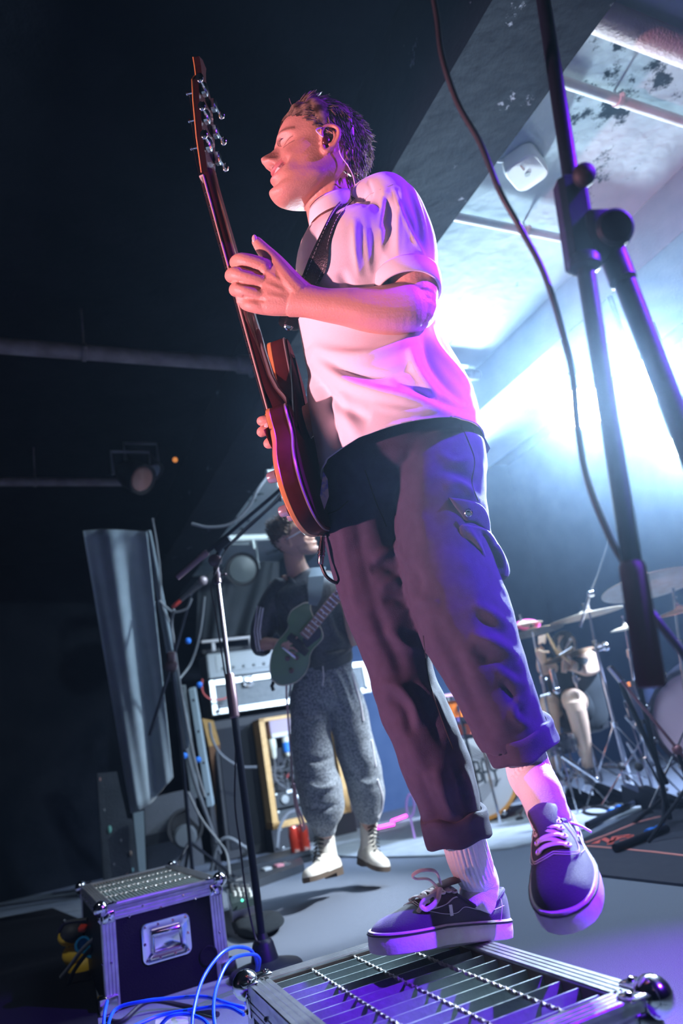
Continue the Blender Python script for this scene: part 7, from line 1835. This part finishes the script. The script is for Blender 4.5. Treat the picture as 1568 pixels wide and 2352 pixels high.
for pa, pb, d_, r_, m_, lab in (((1398, 1533), (1426, 1562), 4.3, .016, M_STEEL, 'bright rod end of the slanted boom right of the drummer'), ((1284, 1505), (1312, 1488), 4.8, .008, M_STEEL, 'short chrome arm under the dark cymbal'), ((1266, 1536), (1278, 1585), 4.6, .018, M_CHROME, 'bright vertical chrome post beside the drummer\'s fist'), ((1372, 1490), (1390, 1484), 4.8, .022, M_STEEL, 'pale microphone body clamped on the tall chrome stand'), ((1298, 1492), (1310, 1470), 4.9, .010, M_STEEL, 'thin rod rising from the dark cymbal'),
                               ((1240, 1600), (1262, 1594), 4.9, .010, M_STEEL, 'short horizontal rod beside the trouser leg'), ((1288, 1735), (1370, 1790), 4.6, .014, M_CHROME, 'bright slanting pedal rod low in the kit'), ((1436, 1645), (1478, 1690), 4.7, .013, M_CHROME, 'bright slanting stand leg right of the drummer'), ((1440, 1705), (1474, 1765), 4.7, .011, M_CHROME, 'short bright stand leg above the rug corner'), ((1480, 1740), (1515, 1800), 4.3, .010, M_CHROME, 'slanting chrome rod beside the second bass drum')):
    t = ST[{1284: 1, 1266: 2, 1298: 1, 1240: 2, 1288: 2}.get(pa[0], 0)]; A1, B1_ = at(*pa, d_), at(*pb, d_)
    obj('side_rod', MB().tube([A1, (A1 + B1_) / 2, B1_], r_, 10), m_, t); obj('rod_joint', MB().ball(B1_, r_ * 1.5, 10), M_CHROME, t)
# boom with reddish arm crossing in front of the kit
t = thing('microphone_stand', 'slanted reddish boom arm reaching down to the second bass drum', 'microphone stand', V(*on(1560, 1880, 0)[:2], 0))
A1, B1_ = at(1400, 1532, 3.5), at(1600, 1775, 3.3)
obj('boom_arm', MB().tube([A1, B1_], .008, 8), mat('reddish_boom', (.30, .12, .14), .35, .5), t)
obj('boom_weight', MB().tube([A1, A1 + (B1_ - A1) * .14], .017, 10), M_STEEL, t)
cP = at(1555, 1722, 3.35); obj('boom_clamp', MB().ball(cP, .026, 10), MATS['reddish_boom'], t)
bx = V(cP[0], cP[1], 0)
obj('pole', MB().tube([cP, bx], .011, 10), M_BLKMET, t)
for k in range(3): obj('leg', MB().tube([bx + V(0, 0, .22), bx + V(.26 * math.cos(2.09 * k + 1), .26 * math.sin(2.09 * k + 1), .012)], .009, 8), M_BLKMET, t)
# black boom stand tubes in front of the kit
t = thing('microphone_stand', 'black stand leaning between the rug and the second bass drum', 'microphone stand', V(*on(1540, 1900, 0)[:2], 0))
for a, b_ in (((1464, 1560), (1538, 1880)), ((1420, 1560), (1530, 1800))): obj('stand_tube', MB().tube([at(*a, 3.7), at(*b_, 3.65)], .014, 8), M_BLKMET, t)
fp = at(1538, 1880, 3.65)
for k in range(3): obj('leg', MB().tube([fp + V(0, 0, .1), V(fp[0] + .25 * math.cos(2.09 * k), fp[1] + .25 * math.sin(2.09 * k), .012)], .010, 8), M_BLKMET, t)
for k, (x, y, d_) in enumerate(((1330, 1800, 5.0), (1290, 1820, 5.0), (1400, 1815, 4.9), (1470, 1815, 4.5), (1520, 1840, 4.2))):
    c_ = at(x, y, d_); c_[2] = 0
    t = thing('kick_pedal', ('black pedal under the middle of the drum kit', 'black pedal near the raised shoe\'s heel', 'black pedal near the right end of the rug', 'dark box beside the rug corner', 'dark pedal below the second bass drum')[k], 'pedal', c_, 'pedals of the kit')
    obj('footboard', MB().rings([[c_ + XR * a + YR * b_ + ZR * z for a, b_ in ((-.05, -.16), (.05, -.16), (.04, .14), (-.04, .14))] for z in (.0, .03)] + [[c_ + XR * a + YR * b_ + ZR * z for a, b_, z in ((-.045, -.15, .04), (.045, -.15, .04), (.035, .12, .14), (-.035, .12, .14))]]), M_BLKMET, t, smooth=False)
    obj('beater_post', MB().tube([c_ + YR * .12, c_ + YR * .12 + ZR * .22], .010, 8), M_CHROME, t); obj('beater', MB().ball(c_ + YR * .10 + ZR * .25, .028, 10), M_RUBB, t)
# snare in front of drummer, floor tom
drum(1265, 1690, 5.0, .17, .13, ZR, mat('steel_shell', (.35, .36, .42), .25, 1), M_HEAD, 'grey steel snare drum behind the chrome stands')
drum(1480, 1560, 4.8, .17, .28, nrm(ZR), mat('dark_blue_shell', (.03, .04, .09), .3), mat('grey_skin', (.30, .32, .40), .5), 'dark blue floor tom in the haze behind the big counterweight')
# ------------------------------------------------ drummer
DR = thing('person', 'drummer in black t-shirt and shorts bent behind the amber kit holding a stick', 'person', V(*on(1330, 1830, 0)[:2], 0))
D3 = 5.15
h3, R3, P3_ = head_frame(1290, 1484, D3, -FW * .15 - UP * .95 - RT * .1, UP * .25 - FW * .95, 1.0)
b3 = MB(); head_to(b3, h3); ear(b3, 1, h3, R3); ear(b3, -1, h3, R3)
limb(b3, [(1290, 1492, D3 + .03, 34, 1), (1302, 1515, D3 + .05, 44, 1), (1315, 1560, D3 + .06, 80, .8), (1330, 1620, D3 + .1, 80, .8)], n=16)
limb(b3, [(1310, 1525, D3 + .05, 50, .8), (1350, 1510, D3 + .02, 40, 1), (1362, 1530, D3 - .05, 34, 1), (1345, 1540, D3 - .15, 26, 1), (1320, 1532, D3 - .20, 24, 1), (1306, 1526, D3 - .22, 28, .9)], n=16)
limb(b3, [(1310, 1525, D3 + .05, 50, .8), (1264, 1530, D3, 38, 1), (1246, 1535, D3 - .08, 28, 1), (1243, 1510, D3 - .14, 22, 1), (1238, 1488, D3 - .18, 22, .8)], n=16)
for k in range(4):
    b3.tube([at(1308, 1516 + 7 * k, D3 - .21), at(1292, 1517 + 7 * k, D3 - .24), at(1290, 1521 + 7 * k, D3 - .21), at(1300, 1522 + 7 * k, D3 - .19)], .0105, 8)
    b3.tube([at(1236 + 0 * k, 1480 - 5 * k, D3 - .18), at(1246 + 2 * k, 1474 - 5 * k, D3 - .21), at(1252, 1478 - 4 * k, D3 - .22)], .0095, 8)
b3.tube([at(1305, 1514, D3 - .22), at(1296, 1508, D3 - .24), at(1289, 1512, D3 - .24)], .011, 8)
b3.tube([at(1236, 1492, D3 - .19), at(1246, 1498, D3 - .22), at(1262, 1497, D3 - .23)], .010, 8)
limb(b3, [(1340, 1640, D3 + .15, 62, .8), (1318, 1610, D3 - .15, 56, 1), (1318, 1612, D3 - .24, 48, 1), (1330, 1660, D3 - .22, 42, 1), (1340, 1710, D3 - .18, 34, 1), (1350, 1765, D3 - .16, 24, 1)], n=20)
limb(b3, [(1330, 1640, D3 + .15, 62, .8), (1270, 1615, D3 + .05, 54, 1), (1262, 1640, D3 - .05, 44, 1), (1268, 1700, D3 - .05, 38, 1), (1275, 1770, D3, 26, 1)], n=20)
m3 = remesh(b3, .006, 1, .4); set_vcol(m3, np.tile(np.array([.72, .50, .36]), (len(m3.vertices), 1))); mesh_obj('body', m3, M_SKIN, DR, angle=None)
hb = MB(); rs = []
for k in range(10):
    f = k / 9.
    rs.append([h3(skull(-math.pi + 2 * math.pi * j / 40, float(hz_line(-math.pi + 2 * math.pi * j / 40)) * .8 - .05 + (.125 - float(hz_line(-math.pi + 2 * math.pi * j / 40)) * .8) * f ** .8, .010 + .004 * math.sin(5 * j + 3 * k)) + V(0, 0, .016 * f)) for j in range(40)])
hb.rings(rs, True)
hb.ball(h3((-.012, 0, .045)), .098, 20, (1.02, .86, .95), (R3[:, 0], R3[:, 1], R3[:, 2]))
obj('hair', hb, mat('dusty_dark_hair', (.05, .055, .065), .7), DR, angle=None)
ts = MB(); limb(ts, [(1302, 1512, D3 + .05, 60, 1), (1308, 1530, D3 + .05, 116, .8), (1318, 1570, D3 + .06, 118, .8), (1332, 1625, D3 + .10, 120, .9), (1338, 1650, D3 + .12, 120, .9)], n=32)
limb(ts, [(1335, 1520, D3 + .04, 50, 1), (1352, 1520, D3 + .02, 48, 1), (1360, 1530, D3 - .01, 42, 1)], n=20); limb(ts, [(1280, 1522, D3 + .04, 50, 1), (1262, 1530, D3, 46, 1)], n=20)
tm = remesh(ts, .009, 3, .5); wrinkle(tm, .01, 8, 3); mesh_obj('tshirt', tm, mat('black_cotton', (.02, .025, .03), .85), DR, angle=None)
sh_ = MB(); limb(sh_, [(1338, 1640, D3 + .16, 110, .8), (1325, 1622, D3 - .02, 76, 1), (1320, 1610, D3 - .12, 66, 1)], n=24); limb(sh_, [(1330, 1640, D3 + .16, 100, .8), (1285, 1620, D3 + .08, 70, 1)], n=24)
sm_ = remesh(sh_, .009, 3, .5); mesh_obj('shorts', sm_, MATS['black_cotton'], DR, angle=None)
obj('wristband', MB().tube([at(1322, 1530, D3 - .205), at(1328, 1532, D3 - .195)], .038, 14), M_RUBB, DR)
for x, y in ((1352, 1775), (1278, 1782)):
    c_ = at(x, y, D3 - .14); f_ = nrm(V(C0[0] - c_[0], C0[1] - c_[1], 0)); rs = []
    for s, w, h in ((-.08, .03, .06), (-.04, .040, .08), (.04, .045, .07), (.12, .05, .05), (.18, .035, .035), (.20, .01, .02)): 
        sd = np.cross(ZR, f_); rs.append([V(c_[0], c_[1], max(c_[2] - .06, .02)) + f_ * s + sd * w * math.cos(u) + ZR * h * max(0, math.sin(u)) for u in np.linspace(0, math.pi, 11)])
    obj('trainer', MB().rings(rs), M_CANVAS, DR)
single('drumstick', MB().tube([at(1256, 1456, D3 - .24), at(1270, 1482, D3 - .24), at(1281, 1503, D3 - .24)], [.009, .012, .010], 8), mat('maple_stick', (.75, .50, .25), .5), 'pale wooden drumstick raised in the drummer\'s hand', 'drumstick')
single('drumstick', MB().tube([at(1312, 1524, D3 - .26), at(1290, 1505, D3 - .28), at(1272, 1490, D3 - .30)], [.009, .011, .006], 8), MATS['maple_stick'], 'drumstick in the drummer\'s lower fist under the dark cymbal', 'drumstick')
pc = thing('drum_stool', 'black round stool under the drummer', 'stool', V(*(at(1340, 1650, D3 + .25))[:2], 0)); q = at(1340, 1655, D3 + .25)
obj('seat', MB().lathe(q - ZR * .10, [(.10, 0), (.17, .02), (.18, .06), (.16, .09), (.01, .10)], (0, 0, 1), 24), M_BLACKT, pc)
obj('post', MB().tube([q - ZR * .10, V(q[0], q[1], .12)], .02, 10), M_CHROME, pc)
for k in range(3): obj('leg', MB().tube([V(q[0], q[1], .25), V(q[0] + .28 * math.cos(2.09 * k), q[1] + .28 * math.sin(2.09 * k), .015)], .011, 8), M_CHROME, pc)
# pink lit percussion block by the hi-hat, and led strips on the floor
single('tambourine', MB().tube([at(1212 + 24 * math.cos(t_), 1436 + 9 * math.sin(t_), 5.35) for t_ in np.linspace(0, 2 * math.pi, 25)], .016, 8), mat('magenta_plastic', (.85, .12, .45), .4), 'magenta tambourine lying over the hi-hat', 'tambourine')
for k, (a, b_, lab) in enumerate((((775, 1912), (822, 1888), 'magenta glowing strip right of the patterned trousers'), ((850, 1905), (905, 1893), 'second magenta glowing strip near the rug'), ((900, 1886), (932, 1874), 'short magenta strip left of the rolled cuff'))):
    t = thing('led_strip', lab, 'light strip', on(*a, 0), 'magenta floor strips'); A1, B1_ = on(*a, .03), on(*b_, .03)
    obj('strip_tube', MB().tube([A1, (A1 + B1_) / 2, B1_], .014, 8), mat('magenta_glow', (.9, .1, .8), .4, emis=(1.0, .05, .75), estr=5), t)
    obj('strip_base', MB().bbox((A1 + B1_) / 2 - ZR * .018, np.linalg.norm(B1_ - A1), .05, .016, nrm(B1_ - A1), np.cross(ZR, nrm(B1_ - A1)), ZR, .003), M_BLKMET, t)
single('cable_coil', MB().tube([on(1370 + 30 * math.cos(t_), 1862 + 9 * math.sin(t_), .02) for t_ in np.linspace(0, 2 * math.pi, 30)], .010, 6), M_CABLE, 'black cable coil lying on the pale rug', 'cable')
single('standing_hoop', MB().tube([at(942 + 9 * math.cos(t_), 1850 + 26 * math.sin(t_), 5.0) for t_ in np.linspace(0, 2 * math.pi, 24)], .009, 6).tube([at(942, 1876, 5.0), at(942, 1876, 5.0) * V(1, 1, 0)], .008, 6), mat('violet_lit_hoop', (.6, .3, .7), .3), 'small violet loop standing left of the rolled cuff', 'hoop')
# ================================================================== haze (fills the room)
hz = obj('stage_haze', MB().box(rp(1.0, 2.25, 1.38), 11.6, 10.5, 2.74, XR, YR), None, None, False)
hm = bpy.data.materials.new('stage_haze'); hm.use_nodes = True; nt = hm.node_tree
nt.nodes.remove(nt.nodes['Principled BSDF'])
vs = nt.nodes.new('ShaderNodeVolumeScatter'); vs.inputs['Density'].default_value = .0115; vs.inputs['Anisotropy'].default_value = .9
vs.inputs['Color'].default_value = (.50, .70, 1, 1)
nt.links.new(vs.outputs[0], nt.nodes['Material Output'].inputs['Volume'])
hz.data.materials.append(hm)
hz['kind'] = 'stuff'; hz['label'] = 'thin blue haze hanging in the air over the whole stage'; hz['category'] = 'haze'
